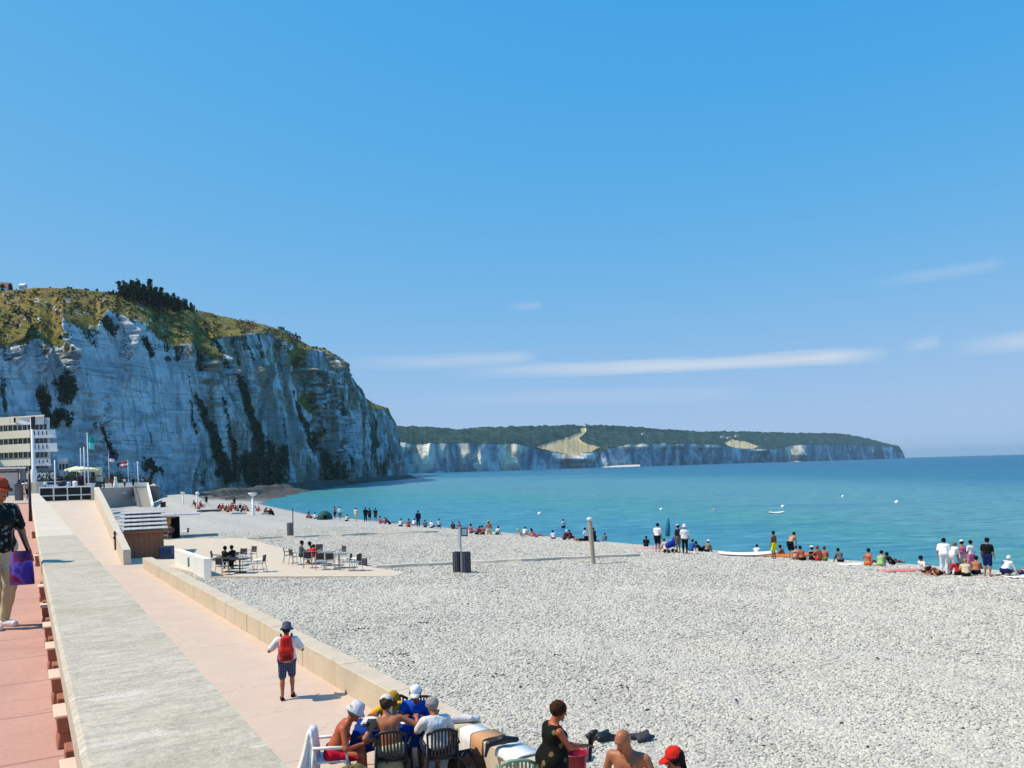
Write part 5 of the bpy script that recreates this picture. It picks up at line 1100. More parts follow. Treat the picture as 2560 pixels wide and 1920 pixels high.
    if hat:
        ty, c = hat; m = MB(); rot = MH.copy(); n = 14 if cell > .03 else 22; wob = 0 if cell > .03 else .05; sz = s
        if ty == 'bucket': m.lathe([(.155, .0), (.16, .006), (.108, .055), (.10, .12), (.082, .155), (.03, .168), (0.001, .168), (.001, .15), (.085, .14), (.096, .05), (.15, -.006)], n, HP(0, -.01, .015), sz, sz*1.06, rot, wob)
        elif ty == 'straw': m.lathe([(.22, .03), (.225, .036), (.10, .05), (.095, .11), (.06, .135), (.001, .14), (.001, .12), (.09, .045), (.2, .028)], n, HP(0, -.01, .03), sz, sz, rot, wob)
        elif ty == 'cap':
            m.lathe([(.094, .0), (.096, .03), (.085, .085), (.05, .118), (.001, .128), (.001, .10), (.088, -.002)], n, HP(0, -.012, .03), sz, sz*1.12, rot)
            vz = [(.08*math.cos(a_), .07+.12*math.sin(a_), .032-.03*math.sin(a_)) for a_ in [math.pi*k/8 for k in range(9)]]; o = len(m.v)
            for dz in (0, .01): m.v += [tuple(HP(a_*1.0, b_, c_+dz)) for a_, b_, c_ in vz]
            m.f += [tuple(o+i for i in reversed(range(9))), tuple(o+9+i for i in range(9))]+[(o+i, o+i+1, o+10+i, o+9+i) for i in range(8)]+[(o+8, o, o+9, o+17)]
        m.build('hat', cloth(c), t, True)
    return t, dict(T=T, TT=TT, HP=HP, wr=wr, el=el, sh=sh, hip=hip, kn=kn, an=an, M=M, s=s, chest=chest, pel=pel)
feet_off = {}
# ================================================================== FURNITURE AND THINGS
M_BLKP = mat('black garden plastic', (24, 25, 28), .45, .4, .2, 14); M_GRNP = mat('pale green plastic', (120, 158, 140), .5, .35, .12, 14); M_WHT = mat('white towelling', (228, 228, 226), .95, .1, .08, 60, .5)
M_TANT = mat('tan towelling', (196, 150, 112), .95, .1, .12, 60, .5); M_ALU = mat('brushed metal', (176, 178, 180), .4, .5, .1, 30, .05, .6); M_GREYW = mat('grey slats', (126, 120, 118), .8, .2, .25, 16); M_WOOD = mat('weathered post wood', (172, 160, 140), .85, .15, .25, 14)
def garden_chair(label, pos, rz, m, group=None, name='garden_chair'):
    t = thing(name, label, 'chair', pos, rz, group)
    MB().box((0, 0, .43), (.46, .44, .03)).box((0, .21, .41), (.46, .03, .05)).build('seat', m, t, bevel=.008)
    b = MB().tube([(-.20, -.21, .43), (-.22, -.27, .84)], .018, 6).tube([(.20, -.21, .43), (.22, -.27, .84)], .018, 6)
    b.tube([(-.23, -.27, .82), (-.12, -.285, .875), (0, -.29, .885), (.12, -.285, .875), (.23, -.27, .82)], .024, 6).box((0, -.215, .47), (.42, .025, .03)); bk = b.build('backrest', m, t, True); me = None
    for k in range(7):
        x = -.15+.05*k; o = MB().box((0, 0, 0), (.030, .010, .40), Matrix.Rotation(.16, 3, 'X')).build('slat', m, bk) if me is None else link('slat', me, m, bk); me = o.data; o.location = (x, -.248, .66)
    for s in (-1, 1):
        MB().tube([(s*.25, -.25, .66), (s*.265, .0, .655), (s*.255, .20, .64), (s*.25, .23, .60)], [.022, .026, .024, .02], 6).build('armrest', m, t, True)
        MB().tube([(s*.25, .23, .62), (s*.25, .25, .3), (s*.26, .27, 0)], [.022, .022, .02], 6).build('leg', m, t, True)
        MB().tube([(s*.22, -.24, .66), (s*.23, -.27, .3), (s*.24, -.31, 0)], [.02, .022, .02], 6).build('leg', m, t, True)
    return t
def drape(label, pos, rz, m, top=(.06, .22), bot=(.20, .30), h=.72, seed=0, group=None, cat='towel', name='towel'):
    g = random.Random(seed); n = 40; V = []; mm = MB(); R_ = []
    ph = g.uniform(0, 6)
    for i in range(13):
        q = i/12; z = h*(1-q); row = []
        for k in range(n):
            a = 2*math.pi*k/n; f = 1+.16*q*math.sin(5*a+ph)+.10*q*math.sin(9*a+2*ph+q*2)
            rx, ry = (top[0]+(bot[0]-top[0])*q**.8)*f, (top[1]+(bot[1]-top[1])*q**.8)*f
            row.append(Vector((rx*math.cos(a)-.10*q*q, ry*math.sin(a), z-.05*q*math.sin(3*a+ph)-(.03 if i == 0 else 0))))
        row.append(row[0]); R_.append(row)
    mm.grid(R_); o = len(mm.v); mm.v.append((0, 0, h+.02)); mm.f += [(k+1, k, o) for k in range(n)]
    return tag(mm.build(name, m, None, True, pos), label, cat, group)
def find_a(px, lat, z):
    lo, hi = 3.0, 45.0
    for _ in range(40):
        a = (lo+hi)/2; p = S(a, lat(a) if callable(lat) else lat, z); cx = CX+p.x/p.y*F
        c, s = math.cos(-ROLL), math.sin(-ROLL); u, v = p.x/p.y*F, (p.z-CAMZ)/p.y*F; x = CX+c*u-s*v
        if x > px: lo = a
        else: hi = a
    return (lo+hi)/2
def wall_towel(label, a0, a1, down, back, m, seed, group=None):
    g = random.Random(seed); ph = g.uniform(0, 6); G_ = []
    for i in range(13):
        a = a0+(a1-a0)*i/12; L = lin_in(a); w = .014+.012*math.sin(i*1.1+ph); row = []
        for l, z in [(-.022-w, 2.46-down*(1+.04*math.sin(i*.9+ph))), (-.02-w*.8, 2.46-down*.66), (-.018-w*.6, 2.46-down*.33), (-.016, 2.465), (.02, 2.487), (.12, 2.487+w*.3), (back, 2.484)]: row.append(S(a, L+l, z))
        G_.append(row)
    me = MB().grid(G_); o = me.build('towel', m, None, True); md = o.modifiers.new('thick', 'SOLIDIFY'); md.thickness = .012; md.offset = -1; return tag(o, label, 'towel', group)
# --- the card players' corner
TB = Vector((-2.02, 12.58, ZL))
tb = thing('folding_table', 'folding table between the seated group of card players', 'table', TB, .05)
MB().box((0, 0, .70), (1.06, .66, .03)).build('table_top', M_BLKP, tb, bevel=.01)
for sx in (-.45, .45):
    for sy in (-.26, .26): MB().tube([(sx, sy, .69), (sx*1.05, sy*1.1, 0)], .018, 6).build('leg', M_BLKP, tb)
def table_cloth():
    m = MB(); n = 12; P = []
    def edge(q):  # perimeter point and outward normal
        w, d = .55, .35; per = [(-w, -d), (w, -d), (w, d), (-w, d)]
        k = int(q*4) % 4; f = q*4-int(q*4); a, b = per[k], per[(k+1) % 4]; return a[0]+(b[0]-a[0])*f, a[1]+(b[1]-a[1])*f
    N_ = 72; rows = [[] for _ in range(6)]
    for k in range(N_+1):
        q = (k % N_)/N_; x, y = edge(q); l = math.hypot(x, y); ox, oy = x/l, y/l
        for i in range(6):
            z = .728 if i == 0 else .728-.30*(i-.5)/4.5*(1+.12*math.sin(q*50)); out = (0, .012, .02, .028, .034, .04)[i]*(1+.8*math.sin(q*76+i*.3))
            rows[i].append(Vector((x*(.97 if i == 0 else 1)+ox*out, y*(.97 if i == 0 else 1)+oy*out, z)))
    m.grid(rows); o = len(m.v); m.v.append((0, 0, .729)); m.f += [(k+1, k, o) for k in range(N_)]
    return m
ct = table_cloth().build('tablecloth', mat('royal blue cloth', (22, 50, 126), .9, .1, .2, 20, .3), None, True, TB); ct.rotation_euler.z = .05; tag(ct, 'royal blue tablecloth hanging over the card table', 'tablecloth')
def on_table(x, y): return TB+Vector((x, y, .732))
mg = MB()
for k in range(5): mg.box((.01*math.sin(k*2), .01*math.cos(k*3), .012*k+.006), (.24, .30, .011), Matrix.Rotation(.1*math.sin(k*5), 3, 'Z'))
tag(mg.build('magazine_stack', mat('magazine paper', (222, 216, 206), .6, .3, .2, 30), None, False, on_table(-.32, .05)), 'stack of white magazines on the left end of the blue card table', 'magazines')
m = MB().box((0, 0, .05), (.26, .16, .10)).box((0, 0, .105), (.27, .17, .012)); tag(m.build('box', mat('dark green box', (40, 58, 44), .6), None, False, on_table(-.20, -.17), bevel=.008), 'dark green box beside the magazines on the card table', 'box')
m = MB().lathe([(.035, 0), (.036, .16), (.03, .19), (.013, .21), (.013, .235), (.001, .236)], 14); tag(m.build('bottle', M_WP, None, True, on_table(-.02, .12)), 'white plastic bottle standing on the card table', 'bottle')
cd = thing('playing_cards', 'small fan of pale playing cards spread on the card table', 'cards', on_table(.22, .06))
for k in range(6): o = MB().box((0, .03, 0), (.055, .085, .001)).build('card', M_WHT, cd); o.location = (.04*math.cos(k*.7), .05*math.sin(k*1.1), .001+.0012*k); o.rotation_euler.z = k*.9
garden_chair('black plastic chair under the bare backed man in the cap', Vector((-1.90, 12.00, ZL)), .05, M_BLKP, 'black chairs round the card table')
garden_chair('black plastic chair under the grey haired person in the white top', Vector((-1.20, 12.02, ZL)), .25, M_BLKP, 'black chairs round the card table')
garden_chair('white chair under the man in the bucket hat and red shorts', Vector((-2.83, 12.02, ZL)), -1.40, M_WP, 'black chairs round the card table')
garden_chair('chair hidden behind the card table under the man in the blue shirt', Vector((-1.62, 13.22, ZL)), math.pi-.1, M_BLKP, 'black chairs round the card table')
garden_chair('chair hidden behind the card table under the person in yellow', Vector((-2.08, 13.32, ZL)), math.pi+.1, M_BLKP, 'black chairs round the card table')
drape('white towel hanging over the back of the chair of the man in the bucket hat', Vector((-3.10, 11.98, ZL+.20)), 0, M_WHT, (.05, .20), (.17, .27), .70, 2)
garden_chair('pale green plastic chair standing against the low wall by the woman in the dress', Vector((-.05, 10.72, ZL)), .1, M_GRNP)
def bag(label, pos, rz, w, d, h, m, m2, cat='bag', straps=True, name='bag'):
    t = thing(name, label, cat, pos, rz); g = random.Random(int(w*1000))
    V, Q = surf([('c', (-w*.3, 0, h*.36), (w*.3, 0, h*.36), d*.5, d*.5, .05), ('c', (-w*.26, .02, h*.62), (w*.28, 0, h*.60), d*.42, d*.36, .08), ('c', (0, 0, h*.75), (w*.1, .0, h*.80), d*.25, d*.22, .08)], .02, [((0, 0, 0.0), (0, 0, -1))]); quads_np('body', V, Q, m, True, None, None, t)
    if straps:
        MB().tube([(-w*.25, -d*.3, h*.6), (-w*.2, -d*.25, h*.9), (0, -d*.1, h*1.02), (w*.2, -d*.25, h*.9), (w*.25, -d*.3, h*.6)], .016, 6).build('handle', m2, t, True)
        MB().box((0, -d*.47, h*.4), (w*.4, .05, h*.3)).build('pocket', m2, t, bevel=.015)
    return t
M_OLIVE2 = mat('olive canvas', (110, 104, 74), .9, .1, .2, 40); M_DKB = mat('dark brown bag', (40, 30, 28), .7, .25, .25, 20)
bag('olive canvas bag standing on the ground in front of the card table', Vector((-2.40, 11.62, ZL)), .1, .44, .30, .50, M_OLIVE2, M_OLIVE2)
bag('dark brown bag on the ground between the black chair and the low wall', Vector((-.80, 12.15, ZL)), .3, .46, .34, .46, M_DKB, M_BLKP)
bag('small pale green bag under the chair of the bare backed man', Vector((-1.98, 12.22, ZL)), .4, .30, .24, .34, mat('pale green cloth', (188, 196, 166), .9), M_BLKP)
V, Q = surf([('c', (-.12, 0, .12), (.14, 0, .14), .10, .09, .05), ('c', (-.05, .05, .2), (.10, .03, .22), .07, .06, .05)], .02); o = quads_np('bundle', V, Q, mat('striped beach cloth', (206, 206, 212), .9, .1, .3, 40), True); o.location = (-1.28, 12.24, ZL+.46); tag(o, 'white striped beach cloth bundled under the chair of the grey haired person', 'cloth')
# --- washing on the low wall
a0 = find_a(1180, lin_in, 2.46)
wall_towel('white towel hanging over the low wall beside the tan towel', a0+.02, a0+.36, .46, .34, M_WHT, 1); wall_towel('tan towel hanging over the low wall nearer the woman in the dress', a0-.34, a0-.01, .42, .40, M_TANT, 4)
a1 = find_a(1262, lambda a: lin_in(a)+.1, 2.46)
wall_towel('crumpled white cloth lying on the low wall behind the green chair', a1-.5, a1+.06, .10, .40, M_WHT, 7)
p = S(a1+.02, lin_in(a1)+.06, 2.49); V, Q = surf([('c', (-.18, -.05, .06), (.02, 0, .10), .05, .06, .04), ('c', (.02, 0, .10), (.22, .08, .07), .06, .04, .04), ('c', (-.2, -.06, .04), (-.24, -.12, -.1), .035, .02, .03)], .015); o = quads_np('swimsuit', V, Q, M_BLKP, True); o.location = p; tag(o, 'black wet swimsuit draped across the white cloth on the low wall', 'swimsuit')
V, Q = surf([('c', (-.2, 0, .04), (.2, .03, .04), .06, .05, .05), ('c', (0, .05, .06), (.1, -.05, .07), .05, .04, .04)], .015); o = quads_np('cloth', V, Q, mat('white grey cloth', (196, 198, 204), .9, .1, .25, 30), True); o.location = S(a0+.62, lin_in(a0+.6)+.22, 2.47); tag(o, 'grey and white cloth bundle on the wall top behind the white towel', 'cloth')
bk = thing('bucket', 'dark red plastic bucket on the low wall in front of the woman in the dress', 'bucket', Vector((.75, 10.78, 2.46))); MR = mat('dark red plastic', (150, 22, 54), .4, .4, .1)
MB().lathe([(.125, 0), (.165, .27), (.178, .27), (.178, .29), (.160, .29), (.155, .26), (.118, .015), (.001, .014)], 24).build('body', MR, bk, True); MB().lathe([(.150, .20), (.001, .205)], 20).build('water', mat('dark water', (24, 30, 44), .1, .5, .05), bk)
MB().tube([(.172*math.cos(a), .172*math.sin(a), .28-.10*abs(math.sin(a))) for a in [math.pi*k/8 for k in range(9)]], .006, 5).build('handle', M_WP, bk)
V, Q = surf([('c', (0, 0, 0), (.03, .02, .10), .03, .045, .03), ('c', (0, 0, 0), (-.02, 0, -.24), .028, .02, .03), ('c', (.03, .02, .1), (.07, .02, .13), .045, .03, .02)], .012); o = quads_np('wet_cloth', V, Q, M_BLKP, True); WET = tag(o, 'black wet cloth wrung out in the hands of the woman in the dress', 'cloth')
for x, y, sx, lab, mm_ in ((1505, 1852, .30, 'black swimwear spread on the shingle left of the bald man', M_BLKP), (1605, 1853, .24, 'dark grey cloth on the shingle right of the bald man', mat('dark grey cloth', (62, 64, 70), .9)), (1455, 1903, .16, 'grey lump standing in for the shadow on the shingle beside the red bucket', mat('mid grey shade colour', (110, 112, 122), .9))):  # the grey lump by the bucket is added in place of its shadow
    p = on_beach(x, y); V, Q = surf([('c', (-sx*.7, .04, .05), (sx*.3, 0, .06), .05, .06, .05), ('c', (sx*.1, -.08, .05), (sx*.8, .04, .04), .05, .03, .05), ('c', (-.05, -.10, .04), (.1, .12, .09), .05, .04, .06)], .018); o = quads_np('cloth', V, Q, mm_, True); o.location = p+Vector((0, 0, .02)); tag(o, lab, 'cloth')
# --- chairs, tables and bins on the pad
def bistro_chair(label, px, py, rz, group):
    p = G(px, py, PADZ); key = 'bistro'
    if key in KIDS: return copy_thing(KIDS[key], p, rz, label, group)
    t = thing('metal_chair', label, 'chair', p, rz, group); KIDS[key] = t
    MB().box((0, 0, .45), (.44, .42, .025)).build('seat', M_ALU, t); MB().box((0, -.24, .70), (.40, .02, .34), Matrix.Rotation(.14, 3, 'X')).build('backrest', mat('woven dark back', (70, 66, 60), .8, .2, .3, 50), t)
    for s in (-1, 1):
        MB().tube([(s*.21, .21, .62), (s*.21, .22, .3), (s*.22, .24, 0)], .016, 5).build('leg', M_ALU, t); MB().tube([(s*.21, -.27, .90), (s*.21, -.21, .45), (s*.22, -.30, 0)], .016, 5).build('leg', M_ALU, t); MB().tube([(s*.21, .21, .63), (s*.215, -.05, .66), (s*.21, -.24, .66)], .018, 5).build('armrest', M_ALU, t)
    return t
GC1, GC2 = 'metal chairs at the dark tables on the left of the pad', 'metal chairs at the tables on the right of the pad'
for lab, x, y, rz, g in (('metal chair standing alone right of the dark tables facing left', 650, 1430, 1.5, GC1), ('metal chair pushed in at the near left dark table', 556, 1437, -.3, GC1), ('metal chair behind the dark tables on the left', 604, 1411, 2.9, GC1), ('metal chair at the far dark table nearest the white wall', 541, 1417, -1.4, GC1), ('metal chair between the dark tables', 618, 1425, 1.9, GC1), ('metal chair farthest back in the left group', 628, 1404, 2.6, GC1),
                       ('metal chair left of the man in grey', 722, 1408, -1.2, GC2), ('second metal chair left of the man in grey', 738, 1412, -.8, GC2), ('metal chair in front of the red shirted person', 770, 1420, .2, GC2), ('metal chair at the near side of the right tables', 800, 1424, .3, GC2), ('metal chair between the two right tables', 826, 1424, .1, GC2), ('metal chair at the right end of the tables facing left', 866, 1427, 1.5, GC2), ('metal chair behind the right end of the tables', 852, 1404, 2.4, GC2), ('metal chair tilted at the far right edge of the pad', 889, 1427, 1.1, GC2), ('metal chair behind the red shirted person', 795, 1399, 3.0, GC2)): bistro_chair(lab, x, y, rz, g)
def cafe_table(label, px, py, mtl, w=.8):
    t = thing('cafe_table', label, 'table', G(px, py, PADZ), rng.uniform(-.2, .2)); MB().box((0, 0, .72), (w, .7, .035)).build('table_top', mtl, t, bevel=.01); MB().tube([(0, 0, .70), (0, 0, .04)], .035, 8).build('leg', mtl, t); MB().box((0, 0, .02), (.46, .46, .04)).build('base', mtl, t); return t
M_DT = mat('dark table', (34, 34, 38), .6, .3)
for lab, x, y, mm_ in (('black cafe table nearest the end of the white wall', 572, 1430, M_DT), ('black cafe table right of the nearest one', 600, 1433, M_DT), ('black cafe table farther back on the left of the pad', 580, 1415, M_DT), ('grey cafe table in front of the man in grey', 816, 1414, mat('grey table', (120, 122, 126), .5)), ('grey cafe table at the right end of the pad', 848, 1420, mat('grey table', (0, 0, 0))), ('grey cafe table beside the red shirted person', 788, 1410, mat('grey table', (0, 0, 0)))): cafe_table(lab, x, y, mm_)
p = on_beach(907, 1416); t = thing('crate', 'small brown slatted crate at the right end of the pad', 'crate', p)
for k in range(4): MB().box((0, -.2, .08+.1*k), (.42, .02, .075)).build('slat', M_GREYW, t); MB().box((0, .2, .08+.1*k), (.42, .02, .075)).build('slat', M_GREYW, t)
MB().box((0, 0, .2), (.40, .38, .38)).build('body', M_DKB, t)
def parasol_folded(label, p, rz, L, m, lying=True):
    t = thing('parasol', label, 'parasol', p, rz); rot = Matrix.Rotation(R(80) if lying else 0, 3, 'Y')
    MB().lathe([(.05, .2), (.16, .5), (.14, L*.7), (.05, L), (.001, L+.02)], 12, (0, 0, .15 if lying else 0), 1, 1, rot, .05).build('canopy', m, t, True); m2 = MB().lathe([(.022, 0), (.022, L+.2), (.001, L+.2)], 8, (0, 0, .15 if lying else 0), 1, 1, rot); m2.build('pole', M_ALU, t); return t
parasol_folded('olive folded parasol lying by the end of the white wall', G(522, 1408, PADZ), .2, 1.7, mat('olive parasol cloth', (112, 118, 84), .9))
def bin_(label, p, slats=14, h=1.0, r=.235, m=M_GREYW):
    t = thing('litter_bin', label, 'bin', p); MB().lathe([(r*.94, .02), (r*.94, h-.02), (r*.86, h-.02), (r*.86, h-.1), (.001, h-.1)], 18).build('drum', m, t); me = None
    for k in range(slats):
        a = 2*math.pi*k/slats; o = MB().box((0, 0, h/2), (.075, .02, h)).build('slat', m, t) if me is None else link('slat', me, m, t); me = o.data; o.location = (r*math.cos(a), r*math.sin(a), 0); o.rotation_euler.z = a+math.pi/2
    MB().lathe([(r*1.06, h-.03), (r*1.06, h), (r*.9, h), (r*.9, h-.03)], 18).build('rim', m, t); return t
M_BIND = mat('dark grey bin', (82, 80, 90), .7, .3, .2, 14)
bin_('left one of the pair of dark slatted bins on the shingle', on_beach(1145, 1431), m=M_BIND); bin_('right one of the pair of dark slatted bins on the shingle', on_beach(1165, 1432), m=M_BIND)
p = on_beach(1154, 1433); t = thing('sign_post', 'white sign post with a framed plate behind the pair of bins', 'sign', p); hh = (1431-1314)/F*p.y
MB().tube([(0, 0, 0), (0, 0, hh)], .035, 8).build('pole', M_ALU, t); MB().box((-.07, -.02, hh*.76), (.09, .03, hh*.44)).build('plate', M_WP, t); MB().box((.18, 0, hh*.88), (.34, .03, .42)).build('frame', M_BIND, t); MB().box((.18, -.018, hh*.88), (.24, .01, .30)).build('panel', mat('sign panel', (176, 182, 186), .5), t)
bin_('single slatted bin beside a thin pole behind the pad', on_beach(726, 1341), h=1.1, r=.25); p = on_beach(733, 1343); tag(MB().tube([(0, 0, 0), (.02, 0, 2.3)], .04, 6).build('pole', M_BIND, None, False, p), 'thin dark pole beside the single slatted bin', 'pole')
p = on_beach(1482, 1411); t = thing('wooden_post', 'tall pale leaning wooden post standing on the shingle', 'post', p); hh = (1411-1300)/F*p.y; MB().tube([(0.05, 0, -.2), (-.03, 0, hh*.5), (-.10, 0, hh)], [.125, .12, .115], 10).build('shaft', M_WOOD, t); MB().lathe([(.13, hh-.03), (.17, hh+.02), (.15, hh+.12), (.04, hh+.16), (.001, hh+.16)], 12, (-.10, 0, 0)).build('cap', mat('post cap', (206, 208, 200), .6), t, True)
def shower(label, px, py, ytop, r, big):
    p = on_beach(px, py); h = (py-ytop)/F*p.y; t = thing('beach_shower', label, 'shower', p); MB().lathe([(r*1.5, 0), (r*1.4, .1), (r, .25), (r*.9, h-.3), (.001, h-.3)], 12).build('column', M_WP, t, True)
    if big == 'mush': MB().lathe([(r, h-.45), (r*2.6, h-.25), (r*3.4, h-.12), (r*3.3, h), (.001, h)], 14).build('head', M_WP, t, True)
    else: MB().lathe([(r*.8, 0), (r*3, .02), (r*3, .10), (r*.8, .12), (.001, .12)], 14, (.12, 0, h-.5), 1, 1, Matrix.Rotation(R(90), 3, 'X')).build('disc', M_WP, t, True)
    return t
shower('thin white beach shower column left of the round sign', 458, 1269, 1230, .11, 'mush'); shower('white pole with a round white disc on the far shingle', 493, 1270, 1226, .10, 'disc'); shower('thick white beach shower column among the far sunbathers', 633, 1288, 1232, .17, 'mush')
p = on_beach(522, 1279); tag(MB().box((0, 0, .12), (3.0, .9, .22)).box((0, 0, .25), (2.6, .7, .04)).build('mat', M_BLKP, None, False, p, bevel=.05), 'black rolled mat lying on the far shingle', 'mat')
p = on_beach(408, 1268); tag(MB().box((0, 0, .4), (.7, .6, .8)).box((0, 0, .85), (.8, .7, .1)).build('cabinet', M_BLKP, None, False, p, bevel=.03), 'small black cabinet alone on the pale shingle behind the huts', 'cabinet')
# --- on the water
for lab, x, y, r in (('white mooring buoy nearest the wooden post', 1349, 1286, .28), ('white mooring buoy in the turquoise water left of the middle', 1653, 1275, .24), ('white mooring buoy far out at the right', 2242, 1257, .30), ('tiny white buoy far out near the right side', 2107, 1242, .24), ('white mooring buoy beyond the standing boy', 1957, 1268, .26)):
    p = G(x, y, 0); t = thing('buoy', lab, 'buoy', p, 0, 'white mooring buoys on the sea'); MB().lathe([(.05, -r*.5), (r*.9, -r*.2), (r, r*.3), (r*.8, r*.9), (r*.3, r*1.25), (.001, r*1.3)], 12).build('float', M_WP, t, True); MB().lathe([(.04, r*1.2), (.03, r*1.6), (.001, r*1.62)], 8).build('ring', M_BIND, t)
def swimmer(label, x, y):
    p = G(x, y, 0); V, Q = surf([('e', (0, 0, .08), (.09, .11, .13), None, .02), ('c', (0, -.05, -.03), (-.5, -.3, -.04), .12, .09, .05), ('c', (.1, 0, .02), (.5, .2, .12), .06, .04, .04)], .04); t = thing('person', label, 'person', p); quads_np('body', V, Q, skinm('fair'), True, None, None, t); MB().lathe([(.10, .08), (.09, .16), (.03, .22), (.001, .22)], 10).build('swim_cap', M_WHT, t, True)
swimmer('swimmer with a pale cap in the turquoise water', 1785, 1276)
def paddle(label, x, y, m, L=2.6, rz=.3, w=.32): 
    p = G(x, y, 0); pr = []; P = []
    for i in range(13):
        q = i/12*2-1; ww = w*math.sqrt(max(0, 1-q*q*.96)); P.append([Vector((q*L/2, -ww, .05+.1*q*q)), Vector((q*L/2, -ww*.6, .16+.1*q*q)), Vector((q*L/2, ww*.6, .16+.1*q*q)), Vector((q*L/2, ww, .05+.1*q*q)), Vector((q*L/2, 0, -.05+.1*q*q)), Vector((q*L/2, -ww, .05+.1*q*q))])
    return P
def board(label, p, rz, L, w, m, cat, name): o = MB().grid(paddle('', 1280, 1300, m, L, rz, w)).build(name, m, None, True, p); o.rotation_euler.z = rz; return tag(o, label, cat)
board('white kayak floating beyond the bathers', G(1941, 1283, 0), .1, 2.0, .3, M_WP, 'kayak', 'kayak')
board('white kayak pulled up at the water edge beside a sitting person', on_beach(1868, 1388, .08), -.12, 3.4, .40, M_WP, 'kayak', 'kayak'); board('orange canoe drawn up on the shingle behind the boy in yellow shorts', on_beach(1966, 1392, .06), -.1, 3.2, .42, mat('orange hull', (206, 116, 44), .5, .35), 'canoe', 'canoe')
# --- towels on the shingle
def beach_towel(label, x, y, w, l, rz, c):
    p = on_beach(x, y, .03); P = [[Vector((w*(i/6-.5), l*(j/8-.5), .03*math.sin(i*1.7+j)*.6)) for j in range(9)] for i in range(7)]
    o = MB().grid(P).build('towel', cloth(c), None, True, p); o.rotation_euler.z = rz; md = o.modifiers.new('thick', 'SOLIDIFY'); md.thickness = .02; return tag(o, label, 'towel')
for a_ in (('pink towel under the dark seated bather at the water edge', 1622, 1371, 1.8, .9, .2, (206, 140, 150)), ('pink towel left of the reclining woman at the right', 2258, 1426, 2.2, .8, .1, (206, 128, 128)), ('white towel at the far right edge of the beach', 2548, 1441, 1.2, .9, .1, (226, 226, 226)), ('white towel on the shingle beside the seated woman in orange', 2134, 1411, 1.4, .8, .2, (224, 226, 230)), ('pink towel under the pair of sunbathers right of the bins', 1370, 1340, 1.8, .9, .1, (212, 140, 148))): beach_towel(*a_)
# closed blue parasol stuck in the shingle
p = on_beach(1668, 1374); t = thing('parasol', 'closed teal parasol planted upright beside the man in the white shirt', 'parasol', p, .1); MB().lathe([(.04, .9), (.20, 1.0), (.16, 1.6), (.06, 2.15), (.001, 2.2)], 10, (0, 0, 0), 1, 1, Matrix.Rotation(.06, 3, 'Y')).build('canopy', mat('teal cloth', (34, 110, 140), .9), t, True); MB().tube([(0, 0, -.2), (.13, 0, 2.3)], .02, 6).build('pole', M_ALU, t)
p = on_beach(1676, 1382); t = thing('pushchair', 'navy blue pushchair among the standing group on the beach', 'pushchair', p, .4)
V, Q = surf([('c', (-.15, 0, .45), (.2, 0, .55), .18, .2, .1), ('c', (.25, 0, .6), (.3, 0, .85), .14, .1, .1)], .05); quads_np('seat', V, Q, cloth((36, 52, 150)), True, None, None, t)
for sx in (-.25, .3): 
    for sy in (-.2, .2): MB().lathe([(.02, -.02), (.11, -.02), (.11, .02), (.02, .02)], 10, (sx, sy, .11), 1, 1, Matrix.Rotation(R(90), 3, 'X')).build('wheel', M_BLKP, t)
MB().tube([(.3, 0, .15), (.25, 0, .5), (.5, 0, 1.0)], .02, 6).build('handle', M_ALU, t)
p = on_beach(812, 1299); t = thing('beach_tent', 'small dark teal beach tent at the water edge of the far beach', 'tent', p); MB().lathe([(1.0, 0), (.98, .3), (.75, .75), (.35, 1.05), (.001, 1.12)], 12, (0, 0, 0), 1, .7).build('shell', mat('teal tent', (26, 78, 80), .7), t, True); MB().box((.2, -.66, .3), (.5, .04, .55)).build('opening', M_BLACK, t)
def wave_flag(label, p, h, c1, c2, w, fh, n=2, zt=None, r=.06, name='flagpole', group=None):
    t = thing(name, label, 'flagpole', p); MB().tube([(0, 0, 0), (0, 0, h)], [r, r*.6], 8).build('pole', M_WP, t, True); MB().lathe([(.001, h), (r*1.4, h+.05), (.001, h+.16)], 8).build('finial', M_WP, t)
    for k in range(n):
        P = [[Vector((w*(i/10), .18*math.sin(i*.8+1)*i/10, h-.1-fh*(k+j/3)/n-.04*i*.4)) for j in range(4)] for i in range(11)]; MB().grid(P).build('flag', (c1, c2, c1)[k], t, True)
    return t
# ================================================================== PLACING THE PEOPLE
PI = math.pi
def pat_mat(name, base, cols, sc, cut=.5):
    t = NT(name); v = t.n('ShaderNodeTexVoronoi'); v.inputs['Scale'].default_value = sc; t.l(t.tc.outputs['Object'], v.inputs['Vector']); n = t.noise(sc*1.4, 2, .5)
    sp = t.n('ShaderNodeSeparateColor'); t.l(v.outputs['Color'], sp.inputs[0]); c = t.ramp(sp.outputs[0], [(i/len(cols), lin(x)) for i, x in enumerate(cols)])
    return t.fin(t.mix(t.step(t.math('ADD', v.outputs['Distance'], t.math('MULTIPLY', n, .3)), cut, cut-.08), lin(base), c), .85, .15)
FLORAL = pat_mat('floral blouse', (22, 30, 30), [(150, 104, 132), (86, 112, 92), (120, 124, 112), (60, 40, 66)], 20, .56); DRESS = pat_mat('black dress with gold print', (16, 18, 16), [(126, 110, 70), (36, 44, 28), (120, 104, 66), (20, 22, 20)], 9, .50)
